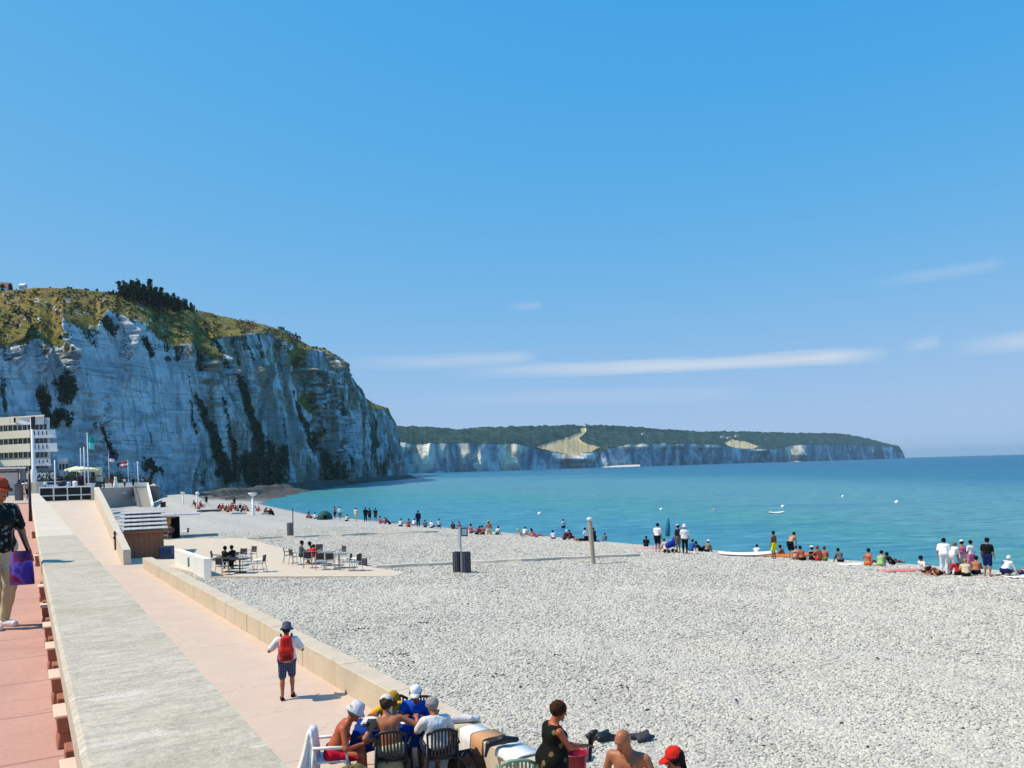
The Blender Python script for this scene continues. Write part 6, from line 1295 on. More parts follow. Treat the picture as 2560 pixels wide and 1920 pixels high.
def plaid():
    t = NT('navy plaid'); o = t.tc.outputs['Object']; w = [t.n('ShaderNodeTexWave', bands_direction=d) for d in ('X', 'Z')]; c = lin((36, 50, 92))
    for q in w: q.inputs['Scale'].default_value = 9; q.inputs['Distortion'].default_value = .4; t.l(o, q.inputs['Vector'])
    f = t.math('ADD', w[0].outputs['Fac'], w[1].outputs['Fac']); return t.fin(t.ramp(t.math('DIVIDE', f, 2), [(.3, lin((24, 32, 66))), (.55, c), (.8, lin((120, 132, 160)))]), .9, .1)
# --- near figures
W = ZL
t, I = person('man in white shirt and hat with a red backpack walking away down the lower promenade', G(720, 1747, ZL), .25, 1.56, 'walk', 'tan', ('loose', (224, 226, 226)), ('shorts', plaid()), (60, 50, 46), ('bucket', (92, 98, 116)), (46, 34, 32), .018, fat=1.02, hands=((.20, .22, 1.22), (-.26, .20, 1.20)), feet=((.10, .13, .07), (-.12, -.10, .07)), look=(-.1, .25), fingers=False)
bp = thing('backpack', 'bright red backpack on the back of the man walking away', 'backpack', G(720, 1747, ZL), .25); MRB = mat('red backpack nylon', (206, 34, 22), .5, .3, .15, 20); c = I['chest']
V, Q = surf([('c', (x*.085, c.y-.16-d*.09, c.z-.27), (x*.06, c.y-.155-d*.05, c.z+.13), .062, .05, .05) for x in (-1, 0, 1) for d in (0, 1)]+[('c', (-.08, c.y-.24, c.z-.12), (.08, c.y-.24, c.z-.12), .06, .06, .06)], .014); quads_np('body', V, Q, MRB, True, None, None, bp); V, Q = surf([('c', (-.07, c.y-.29, c.z-.27), (.07, c.y-.29, c.z-.27), .05, .05, .03), ('c', (-.06, c.y-.29, c.z-.19), (.06, c.y-.29, c.z-.19), .04, .04, .03)], .014); quads_np('pocket', V, Q, mat('dark red nylon', (140, 18, 18), .5), True, None, None, bp)
for q in (1, -1): MB().tube([(q*.08, c.y-.14, c.z+.14), (q*.11, c.y-.02, c.z+.20), (q*.12, c.y+.12, c.z+.08), (q*.14, c.y+.08, c.z-.12), (q*.12, c.y-.12, c.z-.26)], .018, 6).build('strap', M_BLKP, bp, True)
t, I = person('woman in a floral blouse and cream trousers with an orange cap at the left edge', G(-2, 1569, ZU), PI+1.05, 1.64, 'walk', 'tan', ('tshirt', FLORAL), ('trousers', (206, 194, 160)), (96, 52, 36), ('cap', (176, 72, 44)), (226, 226, 226), .018, fat=1.06, fem=True, hands=((.22, .20, .98), (-.30, .10, .86)), feet=((.09, .06, .07), (-.09, -.06, .07)), face=True, look=(.1, .05))
p = D(55, 1440, 8.55); hb = thing('handbag', 'purple and crimson shoulder bag hanging beside the woman at the left edge', 'bag', Vector((p.x, p.y, 0)), .12)
def pbag():
    t = NT('purple bag print'); n = t.noise(5, 3, .5); return t.fin(t.ramp(n, [(.40, lin((52, 34, 140))), (.48, lin((96, 80, 190))), (.54, lin((112, 18, 60))), (.66, lin((40, 18, 84)))]), .6, .3)
zt, zb = D(52, 1378, 8.55).z, D(52, 1461, 8.55).z
m = MB(); P = [[Vector((math.cos(a)*(.098+.030*q)*.98, math.sin(a)*(.05+.04*math.sin(q*3)), zt+(zb-zt)*q)) for a in [2*PI*k/20 for k in range(21)]] for q in (0, .15, .4, .7, .9, 1)]; m.grid(P); m.f.append(tuple(range(len(m.v)-21, len(m.v)-1))); m.build('body', pbag(), hb, True)
q = D(34, 1325, 8.5); MB().tube([(-.09, 0, zt-.02), (q.x-p.x-.03, 0, q.z), (q.x-p.x+.02, 0, q.z), (.07, 0, zt-.02)], .013, 6).build('strap', M_DKB, hb, True)
t, I = person('tanned shirtless man in a grey bucket hat and red shorts at the card table', Vector((-2.80, 12.02, ZL)), -1.45, 1.72, 'chair', 'red', None, ('shorts', (214, 30, 62)), (120, 116, 112), ('bucket', (206, 208, 214)), None, .016, fat=1.12, lean=.34, hands=((.20, .44, .66), (-.12, .40, .66)), feet=((.14, .40, .07), (-.16, .46, .07)), look=(.1, .35), fingers=True)
t, I = person('bare backed man in a pale cap sitting in the black chair at the card table', Vector((-1.93, 12.05, ZL)), .22, 1.74, 'chair', 'tan', None, ('shorts', (190, 196, 170)), (70, 56, 48), ('cap', (214, 212, 214)), None, .016, fat=1.10, lean=.20, side=-.10, hands=((.42, .34, .86), (-.20, .06, .62)), feet=((.16, .44, .07), (-.16, .44, .07)), look=(-.25, .1), fingers=True)
t, I = person('grey haired person in a white sleeveless top seen from behind at the card table', Vector((-1.25, 12.06, ZL)), .38, 1.66, 'chair', 'tan', ('tshirt', (222, 222, 226)), ('shorts', (30, 34, 70)), (150, 146, 142), None, None, .016, fat=1.16, lean=.12, hands=((.16, .34, .80), (-.10, .40, .82)), look=(.3, .25), fem=True, fingers=True)
t, I = person('man in a blue shirt and white cap facing the camera across the card table', Vector((-1.63, 13.12, ZL)), PI-.1, 1.68, 'chair', 'brown', ('tshirt', (28, 84, 190)), ('shorts', (30, 34, 70)), (40, 30, 26), ('cap', (230, 232, 236)), None, .016, fat=1.04, lean=.26, hands=((.14, .44, .80), (-.14, .44, .80)), look=(.15, -.05), face=True, fingers=True)
t, I = person('person in yellow half hidden behind the bare backed man at the card table', Vector((-2.06, 13.22, ZL)), PI+.15, 1.60, 'chair', 'brown', ('tshirt', (222, 172, 46)), ('shorts', (60, 60, 66)), (172, 130, 44), None, None, .018, lean=.36, hands=((.30, .40, .82), (-.14, .42, .80)), look=(0, .35), fem=True, face=True)
t, I = person('woman in a black and gold sundress with short brown hair wringing out washing', Vector((.40, 10.20, ZL)), -PI/2+.42, 1.72, 'stand', 'red', ('dress', DRESS), None, (62, 36, 26), None, None, .015, fat=1.16, fem=True, lean=.08, hands=((.10, .45, 1.10), (-.02, .42, 1.08)), look=(-.15, .25), fingers=True, face=True, elbow=(0, -.8, -.7))
Mx = Matrix.Rotation(-PI/2+.42, 3, 'Z'); WET.location = Vector((.40, 10.20, ZL))+Mx @ (I['wr'][1]+Vector((-.04, .10, .02)))
t, I = person('bald shirtless man standing by the low wall looking down', Vector((1.24, 9.05, ZL)), PI-.42, 1.79, 'stand', 'tan', None, ('shorts', (60, 66, 90)), (150, 140, 130), None, None, .014, fat=1.06, lean=.10, hands=((.28, .12, .85), (-.28, .16, .88)), look=(-.40, .38), face=True, fingers=True, bald=True)
t, I = person('woman in a red sun cap with dark hair at the bottom of the beach', Vector((1.86, 9.06, 2.13)), PI/2+.15, 1.66, 'chair', 'tan', ('swimsuit', (120, 40, 50)), None, (26, 22, 26), ('cap', (206, 44, 34)), None, .016, fem=True, lean=.10, long_hair=True, look=(.0, .15), face=True)
# --- helper for the many bathers: (label, px, py, heading, height, pose, skin, top, bottom, hair, hat, extra)
def bather(lab, px, py, hd, H, pose, skin='tan', top=None, bot=None, hair=(30, 24, 22), hat=None, **k):
    p = on_beach(px, py); c = .05 if p.y > 70 else .040
    return person(lab, p, hd, H, pose, skin, top, bot, hair, hat, cell=c, **k)
Wt, Bk, Nv, Gy, Pk, Rd, Tl, Be = (226, 226, 228), (24, 24, 28), (30, 40, 92), (110, 112, 116), (214, 110, 150), (196, 44, 50), (40, 120, 120), (206, 190, 160)
L = [
 # right hand group
 ('man all in white with black hair standing bent at the right group', 2361, 1438, -.5, 1.80, 'stand', 'tan', ('loose', Wt), ('trousers', Wt), Bk, None, dict(lean=.35)),
 ('woman in white bending forward with a green bag at the right group', 2378, 1438, -.9, 1.72, 'bend', 'tan', ('loose', (230, 228, 214)), ('trousers', Wt), (110, 104, 100), None, dict(lean=.62, hands=((.15, .42, .72), (-.1, .42, .70)))),
 ('woman in a pink top and white cap standing at the right group', 2407, 1432, .1, 1.55, 'stand', 'tan', ('vest', Pk), ('shorts', (226, 200, 200)), Bk, ('cap', Wt), dict(fem=True)),
 ('person in a white top with dark hair standing behind the seated ones', 2429, 1430, .2, 1.55, 'stand', 'tan', ('tshirt', Wt), ('shorts', Pk), Bk, None, dict()),
 ('man in a black tee shirt and navy shorts standing at the right', 2469, 1442, -.9, 1.80, 'stand', 'tan', ('tshirt', Bk), ('shorts', Nv), Bk, None, dict(hands=((.26, .16, .72), (-.28, .1, .8)))),
 ('person in a white hood and navy shorts crouching at the far right', 2512, 1442, -1.0, 1.70, 'crouch', 'brown', ('long', Wt), ('shorts', Nv), Wt, None, dict(hands=((.3, .5, .06), (-.1, .4, .2)))),
 ('woman in a white top reclining with her legs towards the right', 2312, 1432, -1.35, 1.65, 'sit', 'tan', ('tshirt', (226, 210, 206)), ('briefs', Bk), Bk, None, dict(lean=-.4)),
 ('bare skinned bather lying in front of the two people in white', 2345, 1438, -1.3, 1.65, 'lie', 'tan', ('bikini', Bk), ('briefs', Bk), Bk, None, dict(fem=True)),
 ('person in beige sitting low in the middle of the right group', 2415, 1441, -.4, 1.60, 'hug', 'fair', ('tshirt', Be), ('shorts', Bk), (150, 130, 90), None, dict()),
 ('bare backed bather sitting in front of the man in black', 2440, 1436, -.6, 1.70, 'hug', 'tan', None, ('briefs', Bk), Bk, None, dict()),
 ('dark clothed sitter behind the black bag of the right group', 2396, 1438, .5, 1.60, 'hug', 'brown', ('tshirt', Rd), ('shorts', Bk), Bk, None, dict()),
 ('dark haired bather lying at the very right edge of the beach', 2556, 1439, 1.3, 1.70, 'recline', 'tan', None, ('briefs', Nv), Bk, None, dict()),
 # between
 ('orange tanned woman sitting alone on her towel at the water edge', 2170, 1414, -.9, 1.70, 'sit', 'red', ('bikini', (206, 110, 60)), ('briefs', (206, 110, 60)), Bk, None, dict(fem=True, lean=.1)),
 ('bather in a pale green swimsuit sitting right of the orange tanned woman', 2201, 1416, -.7, 1.62, 'hug', 'fair', ('swimsuit', (150, 190, 130)), None, Bk, None, dict(fem=True)),
 ('bather in black lying right of the one in pale green', 2230, 1412, -1.2, 1.70, 'recline', 'brown', ('tshirt', Bk), ('briefs', Bk), Bk, None, dict()),
 ('dark head of a bather sitting low behind the beach edge', 2102, 1406, .2, 1.6, 'hug', 'brown', ('tshirt', Gy), ('briefs', Bk), Bk, None, dict()),
 # yellow shorts group
 ('boy in bright yellow shorts standing at the water edge', 1936, 1398, .6, 1.62, 'stand', 'brown', None, ('shorts', (226, 222, 20)), Bk, None, dict(fat=.9)),
 ('shirtless man in black shorts bending over at the water edge', 1976, 1397, -.9, 1.74, 'bend', 'fair', None, ('shorts', Bk), (60, 44, 36), None, dict(lean=.6)),
 ('child sitting behind the white kayak at the water edge', 1892, 1390, -.4, 1.40, 'hug', 'fair', ('tshirt', Wt), ('briefs', Gy), Bk, None, dict()),
 ('dark haired bather sitting on the orange canoe', 1960, 1394, .8, 1.60, 'hug', 'brown', None, ('briefs', Bk), Bk, None, dict()),
 ('pale bather sitting right of the man in black shorts', 1990, 1400, -.3, 1.60, 'hug', 'fair', ('bikini', Gy), ('briefs', Gy), (90, 70, 50), None, dict(fem=True)),
 ('red tanned bather with black hair sitting second right of the bending man', 2008, 1402, .3, 1.66, 'hug', 'red', None, ('briefs', Bk), Bk, None, dict()),
 ('bather in black swimwear with pale hat sitting third right of the bending man', 2031, 1402, -.3, 1.60, 'hug', 'fair', ('swimsuit', Bk), None, Bk, ('straw', (220, 214, 196)), dict(fem=True)),
 ('pink skinned bather sitting left in the pair at the end of the row', 2047, 1403, .4, 1.66, 'sit', 'red', None, ('briefs', Rd), (120, 80, 50), None, dict(lean=.1)),
 ('pink skinned bather with a green towel at the right end of the row', 2060, 1403, -.5, 1.66, 'hug', 'red', None, ('briefs', (80, 160, 70)), (110, 60, 40), None, dict()),
 # standing group left of them
 ('man in a white tee shirt and black shorts standing beside the teal parasol', 1644, 1380, -.6, 1.76, 'stand', 'tan', ('tshirt', Wt), ('shorts', Bk), Bk, None, dict(lean=.12)),
 ('dark clothed bather sitting alone on a pink towel left of the standing man', 1615, 1367, -.3, 1.60, 'hug', 'brown', ('tshirt', Bk), ('briefs', Bk), Bk, None, dict()),
 ('bather in pale pink sitting beneath the teal parasol', 1666, 1378, .4, 1.60, 'hug', 'fair', ('tshirt', (226, 200, 190)), ('shorts', Be), (90, 66, 48), None, dict()),
 ('person with a dark backpack and grey hat standing in the middle group', 1697, 1382, .5, 1.70, 'stand', 'tan', ('tshirt', (60, 60, 76)), ('shorts', Gy), Bk, ('cap', (190, 184, 176)), dict()),
 ('person in a white shirt and white sun hat with black trousers in the middle group', 1713, 1385, -.2, 1.72, 'stand', 'fair', ('loose', Wt), ('trousers', Bk), (170, 160, 150), ('bucket', Wt), dict()),
 ('bather wrapped in a blue towel sitting right of the white hatted person', 1727, 1378, -.8, 1.60, 'hug', 'tan', ('loose', (40, 96, 160)), ('shorts', Nv), Bk, None, dict()),
 ('person in black reclining on the shingle right of the middle group', 1752, 1379, -1.2, 1.70, 'recline', 'tan', ('tshirt', Bk), ('trousers', Bk), Bk, None, dict()),
 ('person with a white hat sitting at the right end of the middle group', 1767, 1380, -.8, 1.64, 'hug', 'fair', ('tshirt', (130, 120, 110)), ('shorts', Bk), Gy, ('straw', (230, 226, 216)), dict()),
 # round the wooden post
 ('person in a pale top standing behind the dark striped sitter', 1409, 1336, .2, 1.66, 'stand', 'fair', ('tshirt', (206, 196, 206)), ('shorts', Nv), Bk, None, dict()),
 ('person in a dark red striped top sitting beside the reclining man', 1411, 1350, -1.0, 1.70, 'hug', 'tan', ('tshirt', (84, 34, 44)), ('shorts', (60, 30, 34)), Wt, None, dict()),
 ('dark haired bather sitting just behind the striped sitter', 1426, 1347, .3, 1.60, 'hug', 'brown', ('tshirt', (96, 42, 40)), ('briefs', Bk), Bk, None, dict()),
 ('man lying on his back with his legs towards the wooden post', 1450, 1353, -1.45, 1.76, 'lie', 'tan', None, ('shorts', Bk), Bk, None, dict()),
 ('person in a white top sitting left of the wooden post', 1466, 1354, .8, 1.66, 'kneel', 'tan', ('tshirt', Wt), ('shorts', Bk), Bk, None, dict()),
 ('person in dark clothes kneeling right of the wooden post', 1487, 1355, .9, 1.72, 'kneel', 'tan', ('tshirt', (38, 40, 50)), ('trousers', Bk), Bk, None, dict()),
 ('dark haired child sitting right of the wooden post', 1511, 1353, -.3, 1.40, 'hug', 'tan', ('tshirt', Gy), ('briefs', Bk), Bk, None, dict()),
 ('bather sitting low with only head and shoulders showing left of the striped sitter', 1384, 1348, .2, 1.5, 'hug', 'tan', ('tshirt', Wt), ('briefs', Bk), Bk, None, dict()),
 # right of the bins
 ('pale haired bather lying with head raised right of the bins', 1305, 1342, -1.2, 1.66, 'recline', 'fair', ('bikini', Wt), ('briefs', Wt), (200, 190, 160), None, dict(fem=True)),
 ('dark haired bather sitting up behind the one with raised head', 1311, 1338, -.4, 1.60, 'hug', 'tan', ('tshirt', Wt), ('briefs', Bk), Bk, None, dict()),
 ('bather in pink lying on a pink towel right of the bins', 1340, 1344, -1.3, 1.62, 'recline', 'red', ('swimsuit', Pk), None, Bk, None, dict(fem=True)),
 ('bather with dark hair sitting beside the one in pink', 1332, 1342, .6, 1.55, 'hug', 'fair', ('bikini', Pk), ('briefs', Pk), Bk, None, dict(fem=True)),
 # behind the bins
 ('broad tanned man in a straw hat sitting upright behind the bins', 1223, 1337, .2, 1.86, 'kneel', 'tan', None, ('shorts', Be), Bk, ('straw', (196, 176, 120)), dict(fat=1.2)),
 ('dark haired bather sitting left of the man in the straw hat', 1207, 1337, .2, 1.60, 'hug', 'red', None, ('briefs', Bk), Bk, None, dict()),
 ('pale hatted bather in green sitting right of the man in the straw hat', 1243, 1337, -.5, 1.60, 'hug', 'fair', ('tshirt', (206, 210, 190)), ('shorts', (60, 80, 60)), Bk, None, dict()),
 ('bather in pink stripes sitting behind the sign post', 1178, 1334, -.6, 1.66, 'sit', 'red', ('vest', (196, 90, 110)), ('briefs', Nv), Bk, None, dict()),
 ('dark haired bather bent over right of the sign post', 1192, 1337, -.8, 1.60, 'hug', 'brown', ('tshirt', (110, 44, 56)), ('briefs', Bk), Bk, None, dict(lean=.5)),
 ('left of two dark bathers sitting close together left of the sign post', 1134, 1323, .4, 1.60, 'hug', 'brown', ('tshirt', (70, 60, 62)), ('briefs', Bk), Bk, None, dict()),
 ('right of two dark bathers sitting close together left of the sign post', 1146, 1324, -.3, 1.66, 'hug', 'tan', ('tshirt', (120, 104, 104)), ('briefs', Bk), Bk, None, dict()),
 # mid beach around the navy standing figure
 ('man in navy standing at the water edge of the middle beach', 1046, 1318, .3, 1.82, 'stand', 'brown', ('long', (22, 34, 62)), ('trousers', (22, 34, 62)), Bk, None, dict()),
 ('bather with red towel sitting left of the man in navy', 1022, 1318, .4, 1.66, 'sit', 'red', None, ('briefs', Rd), Bk, None, dict()),
 ('bather in white sitting between the red towel and the man in navy', 1034, 1314, -.3, 1.6, 'hug', 'fair', ('tshirt', Wt), ('briefs', Gy), Bk, None, dict()),
 ('bather sitting at the left end of the group by the man in navy', 1001, 1316, -.2, 1.6, 'hug', 'brown', ('tshirt', (206, 206, 200)), ('briefs', Bk), Bk, None, dict()),
 ('dark haired bather sitting just right of the man in navy', 1063, 1318, .2, 1.6, 'hug', 'tan', ('tshirt', Gy), ('briefs', Bk), Bk, None, dict()),
 ('bather in a white shirt sitting second right of the man in navy', 1079, 1320, -.6, 1.66, 'sit', 'fair', ('tshirt', Wt), ('shorts', Bk), (180, 170, 150), None, dict()),
 ('thin dark haired bather at the right end of the group by the man in navy', 1098, 1322, .1, 1.5, 'kneel', 'tan', ('tshirt', (180, 190, 200)), ('briefs', Bk), Bk, None, dict()),
 # far standing group
 ('person in white standing second left of the dark pair on the far beach', 850, 1301, .2, 1.70, 'stand', 'fair', ('tshirt', Wt), ('shorts', Gy), (120, 90, 60), None, dict()),
 ('person in pale yellow standing left of the dark pair on the far beach', 890, 1304, -.4, 1.68, 'stand', 'fair', ('tshirt', (214, 206, 170)), ('shorts', Be), Bk, None, dict()),
 ('left figure of the dark pair standing on the far beach', 914, 1305, .2, 1.76, 'stand', 'brown', ('tshirt', Bk), ('trousers', Bk), Bk, None, dict()),
 ('right figure of the dark pair standing on the far beach', 924, 1304, -.3, 1.72, 'stand', 'brown', ('tshirt', (40, 44, 60)), ('shorts', Bk), Bk, None, dict()),
 ('person in dark green standing right of the dark pair on the far beach', 939, 1303, .3, 1.72, 'stand', 'tan', ('tshirt', (40, 56, 44)), ('shorts', (70, 56, 50)), Bk, None, dict()),
 ('reddish bather sitting at the feet of the person in dark green', 951, 1309, -.5, 1.66, 'sit', 'red', None, ('briefs', Rd), Bk, None, dict()),
 ('bather in pink sitting second right of the person in dark green', 963, 1310, .4, 1.6, 'hug', 'fair', ('swimsuit', Pk), None, (110, 70, 50), None, dict()),
 ('bather in black lying at the right end of the far group', 974, 1311, -1.2, 1.66, 'recline', 'tan', ('tshirt', Bk), ('briefs', Bk), Bk, None, dict()),
 ('person walking at the water edge left of the teal tent', 838, 1300, 1.2, 1.66, 'walk', 'tan', None, ('shorts', Bk), Bk, None, dict()),
 ('bather in white sitting left of the teal tent', 788, 1297, .3, 1.6, 'hug', 'fair', ('tshirt', Wt), ('briefs', Bk), Bk, None, dict()),
 ('dark haired bather sitting beside the teal tent', 800, 1298, -.3, 1.6, 'hug', 'tan', ('tshirt', Gy), ('briefs', Bk), Bk, None, dict()),
 ('pale bather sitting right of the teal tent', 866, 1303, -.3, 1.6, 'hug', 'fair', ('tshirt', Be), ('briefs', Bk), Bk, None, dict()),
]
for lab, px, py, hd, H, pose, sk, tp, bt, hr, ht, ex in L: bather(lab, px, py, hd, H, pose, sk, tp, bt, hr, ht, **ex)
# tiny sunbathers below the cliff: nothing tells most of them apart at this size
g = random.Random(21); FARL = 'tiny sunbather on the far shingle among the crowd below the cliff'; FG = 'tiny sunbathers on the far shingle below the cliff'
protos = []
for i, (pose, sk, tp, bt) in enumerate((('hug', 'tan', None, ('briefs', Bk)), ('hug', 'brown', ('tshirt', Bk), ('briefs', Bk)), ('sit', 'red', ('swimsuit', Rd), None), ('recline', 'tan', None, ('briefs', Nv)), ('stand', 'brown', ('tshirt', (60, 50, 52)), ('shorts', Bk)))):
    t, _ = person(FARL, Vector((0, 0, 0)), 0, 1.7, pose, sk, tp, bt, Bk, None, cell=.06, group=FG); protos.append(t)
spots = [(488, 1263), (492, 1271), (500, 1270), (503, 1266), (497, 1273), (486, 1271), (516, 1262), (545, 1273), (557, 1272), (562, 1277), (572, 1275), (576, 1269), (582, 1271), (586, 1266), (590, 1276), (595, 1278), (600, 1271), (606, 1274), (610, 1277), (620, 1278), (643, 1276), (646, 1279), (662, 1283), (668, 1285), (676, 1286), (683, 1288), (768, 1295), (776, 1296), (570, 1281), (552, 1278), (578, 1279), (603, 1280)]
for i, (x, y) in enumerate(spots):
    k = 4 if (x, y) in ((516, 1262), (586, 1266)) else g.choice((0, 1, 1, 2, 3, 0)); p = on_beach(x, y)
    if i < 5 and k == i: pass
    src = protos[k]
    if not src.get('placed'): src['placed'] = 1; src.location = p; src.rotation_euler.z = g.uniform(0, 6)
    else: r = copy_thing(src, p, g.uniform(0, 6))
for src in protos:
    if not src.get('placed'): src.location = on_beach(565+g.uniform(-10, 10), 1274)
    if 'placed' in src: del src['placed']
# --- people on the pad
def pad(lab, px, py, hd, H, pose, sk, tp, bt, hr, ht=None, **k): return person(lab, G(px, py, PADZ), hd, H, pose, sk, tp, bt, hr, ht, cell=.035, **k)
pad('man in a grey shirt sitting at the left of the right pad group', 753, 1411, -1.2, 1.74, 'chair', 'tan', ('tshirt', (96, 104, 108)), ('shorts', (70, 80, 74)), Bk, pz=.52)
pad('person in a red shirt sitting bent forward in the right pad group', 776, 1412, -.2, 1.66, 'chair', 'fair', ('tshirt', (206, 46, 50)), ('shorts', (190, 50, 56)), (40, 28, 26), lean=.7, hands=((.1, .4, .55), (-.1, .4, .5)))
pad('person in dark green sitting behind the red shirted person', 790, 1406, 2.0, 1.70, 'chair', 'brown', ('long', (28, 46, 40)), ('trousers', Bk), Bk, lean=.4)
pad('left of two dark clothed people sitting at the black tables', 561, 1424, -.7, 1.66, 'chair', 'brown', ('tshirt', (30, 40, 34)), ('trousers', Bk), Bk)
pad('right of two dark clothed people sitting at the black tables', 583, 1422, 1.2, 1.68, 'chair', 'brown', ('tshirt', Bk), ('trousers', Bk), Bk)
p = G(437, 1345, 1.5); person('woman in a black skirt standing at the hatch of the tan hut', p, 1.2, 1.66, 'stand', 'tan', ('tshirt', (60, 54, 56)), ('skirt', Bk), Bk, None, cell=.045, fem=True); p = G(428, 1349, 1.5); person('person in dark red sitting at the hatch of the tan hut', p, .5, 1.66, 'chair', 'fair', ('tshirt', (110, 80, 82)), ('trousers', (60, 22, 28)), Bk, None, cell=.045)
copy_thing(KIDS['bistro'], G(412, 1352, 1.5), .6, 'pale metal chair beside the corner of the brown plank hut'); copy_thing(KIDS['bistro'], G(463, 1347, 1.5), 1.6, 'pale metal chair right of the hut hatch')
# --- people and things on the plaza
def plz(lab, px, py, hd, H, pose, sk, tp, bt, hr, ht=None, **k): return person(lab, G(px, py, ZU), hd, H, pose, sk, tp, bt, hr, ht, cell=.05, **k)
plz('woman in a pink red top walking away near the pavilion', 15, 1244, .2, 1.72, 'walk', 'tan', ('tshirt', (176, 50, 84)), ('trousers', (70, 30, 44)), Bk, fem=True); plz('dark haired person at the left edge behind the woman with the cap', -2, 1246, .4, 1.70, 'stand', 'tan', ('tshirt', (170, 120, 90)), ('trousers', Bk), Bk)
plz('person in a white top seen behind the speckled pillar', 59, 1244, -.4, 1.66, 'stand', 'tan', ('tshirt', Wt), ('shorts', Be), Bk); plz('dark clothed person left of the speckled pillar top', 47, 1240, .4, 1.68, 'stand', 'brown', ('tshirt', Bk), ('trousers', Bk), Bk); plz('person carrying a large black bag beside the speckled pillar', 71, 1250, .2, 1.70, 'stand', 'tan', ('tshirt', (176, 156, 130)), ('shorts', Bk), Bk)
plz('person in a light blue top beside the foot of the tall white lamp post', 93, 1236, .2, 1.62, 'stand', 'fair', ('long', (90, 160, 190)), ('trousers', (80, 140, 170)), (150, 110, 60)); plz('man in dark blue standing at the railing', 155, 1249, .3, 1.74, 'stand', 'tan', ('tshirt', (52, 54, 84)), ('trousers', Bk), Bk); plz('man in a white shirt and dark trousers at the railing', 188, 1248, -.5, 1.78, 'walk', 'brown', ('loose', Wt), ('trousers', (50, 50, 50)), Bk); plz('person in pale blue behind the man in the white shirt', 173, 1238, -.3, 1.66, 'stand', 'fair', ('tshirt', (176, 190, 214)), ('shorts', Nv), Bk)
p = G(48, 1251, ZU); t = thing('stone_pillar', 'speckled grey tapering pillar on the promenade beside the pavilion', 'pillar', p); MB().box((0, 0, .64), (.48, .48, 1.28)).build('shaft', mat('speckled granite', (108, 100, 104), .8, .2, .5, 40), t, bevel=.03); MB().box((0, 0, 1.31), (.62, .62, .08)).build('cap', mat('speckled granite', (0, 0, 0)), t, bevel=.02)
p = G(76.5, 1303, ZU); tag(MB().tube([(0, 0, 0), (0, 0, .5), (-.02, 0, 1.9)], [.07, .055, .05], 8).build('black_post', M_BLKP, None, True, p), 'slim black post on the pink promenade beside the parapet wall', 'post')
p = D(86, 1232, 74); p.z = ZW; t = thing('lamp_post', 'tall thick white lamp post standing at the far end of the parapet wall', 'lamp post', Vector((p.x, p.y, ZU))); h = CAMZ+(hor(80)-1044)/F*74-ZU; MB().tube([(0, 0, 0), (0, 0, 2.6), (-.01, 0, 2.7), (-.05, 0, h)], [.26, .25, .17, .13], 10).build('post', M_WP, t, True); MB().box((.05, 0, h-.5), (.3, .3, 1.2)).build('lamp_head', M_BLKP, t, bevel=.04); MB().box((0, 0, .75), (1.1, 1.1, 1.5)).build('plinth', M_CREAM, t, bevel=.03)
for lab, x, yb, yt, dd in (('tall thin white pole with no flag left of the teal flag', 213, 1240, 1117, 95), ('shorter white lamp pole behind the parasols', 204, 1236, 1120, 130), ('slim grey lamp pole in front of the hedge', 138.5, 1220, 1150, 72)):
    p = D(x, yb, dd); h = CAMZ+(hor(x)-yt)/F*dd-ZU; o = MB().tube([(0, 0, 0), (0, 0, h)], [.08, .05], 8).build('pole', M_WP, None, True, Vector((p.x, p.y, ZU))); tag(o, lab, 'pole')
cf = lambda n, c: mat('flag '+n, c, .8, .15, .06)
p = D(222.5, 1250, 70); h = CAMZ+(hor(222)-1086)/F*70-ZU; wave_flag('tall white flagpole with a small teal flag at the ramp top', Vector((p.x, p.y, ZU)), h, cf('teal', (20, 164, 158)), cf('pale', (120, 214, 214)), .55, 1.1, 2)
p = D(321, 1205, 140); h = CAMZ+(hor(321)-1152)/F*140-5; wave_flag('flagpole with a red and white flag above the terrace stair', Vector((p.x, p.y, 5)), h, cf('red', (206, 40, 50)), cf('white', (232, 226, 226)), -1.5, 1.0, 3)
p = D(273, 1205, 145); h = CAMZ+(hor(273)-1136)/F*145-5; wave_flag('flagpole with a navy and white flag at the terrace', Vector((p.x, p.y, 5)), h, cf('navy', (28, 36, 110)), cf('white', (0, 0, 0)), 1.0, 1.2, 2)
p = D(345.5, 1200, 147); h = CAMZ+(hor(345)-1157)/F*147-5; t = thing('lamp_post', 'white lamp post with a round globe at the top of the terrace stair', 'lamp post', Vector((p.x, p.y, 5))); MB().tube([(0, 0, 0), (0, 0, h)], [.12, .07], 8).build('post', M_WP, t, True); MB().lathe([(.001, -.2), (.17, -.12), (.22, .02), (.15, .16), (.001, .2)], 12, (0, 0, h)).build('globe', M_WP, t, True)
def big_parasol(lab, x, y, dd, r, c):
    p = D(x, y, dd); z = p.z-ZU; t = thing('parasol', lab, 'parasol', Vector((p.x, p.y, ZU)), .3, 'cream parasols on the plaza terrace'); MB().lathe([(r, z-.35), (r*.98, z-.1), (.06, z+.35), (.001, z+.36), (.001, z+.3), (r*.96, z-.2)], 8).build('canopy', c, t); MB().tube([(0, 0, 0), (0, 0, z+.2)], .04, 6).build('pole', M_ALU, t); return t
CPC = mat('cream canvas', (222, 220, 186), .9, .1, .06)
big_parasol('left cream parasol on the plaza terrace behind the white shirted man', 191, 1171, 125, 1.7, CPC); big_parasol('middle cream parasol on the plaza terrace beside the teal flagpole', 206, 1172, 115, 1.8, CPC); big_parasol('right cream parasol on the plaza terrace', 226, 1174, 118, 1.6, CPC)
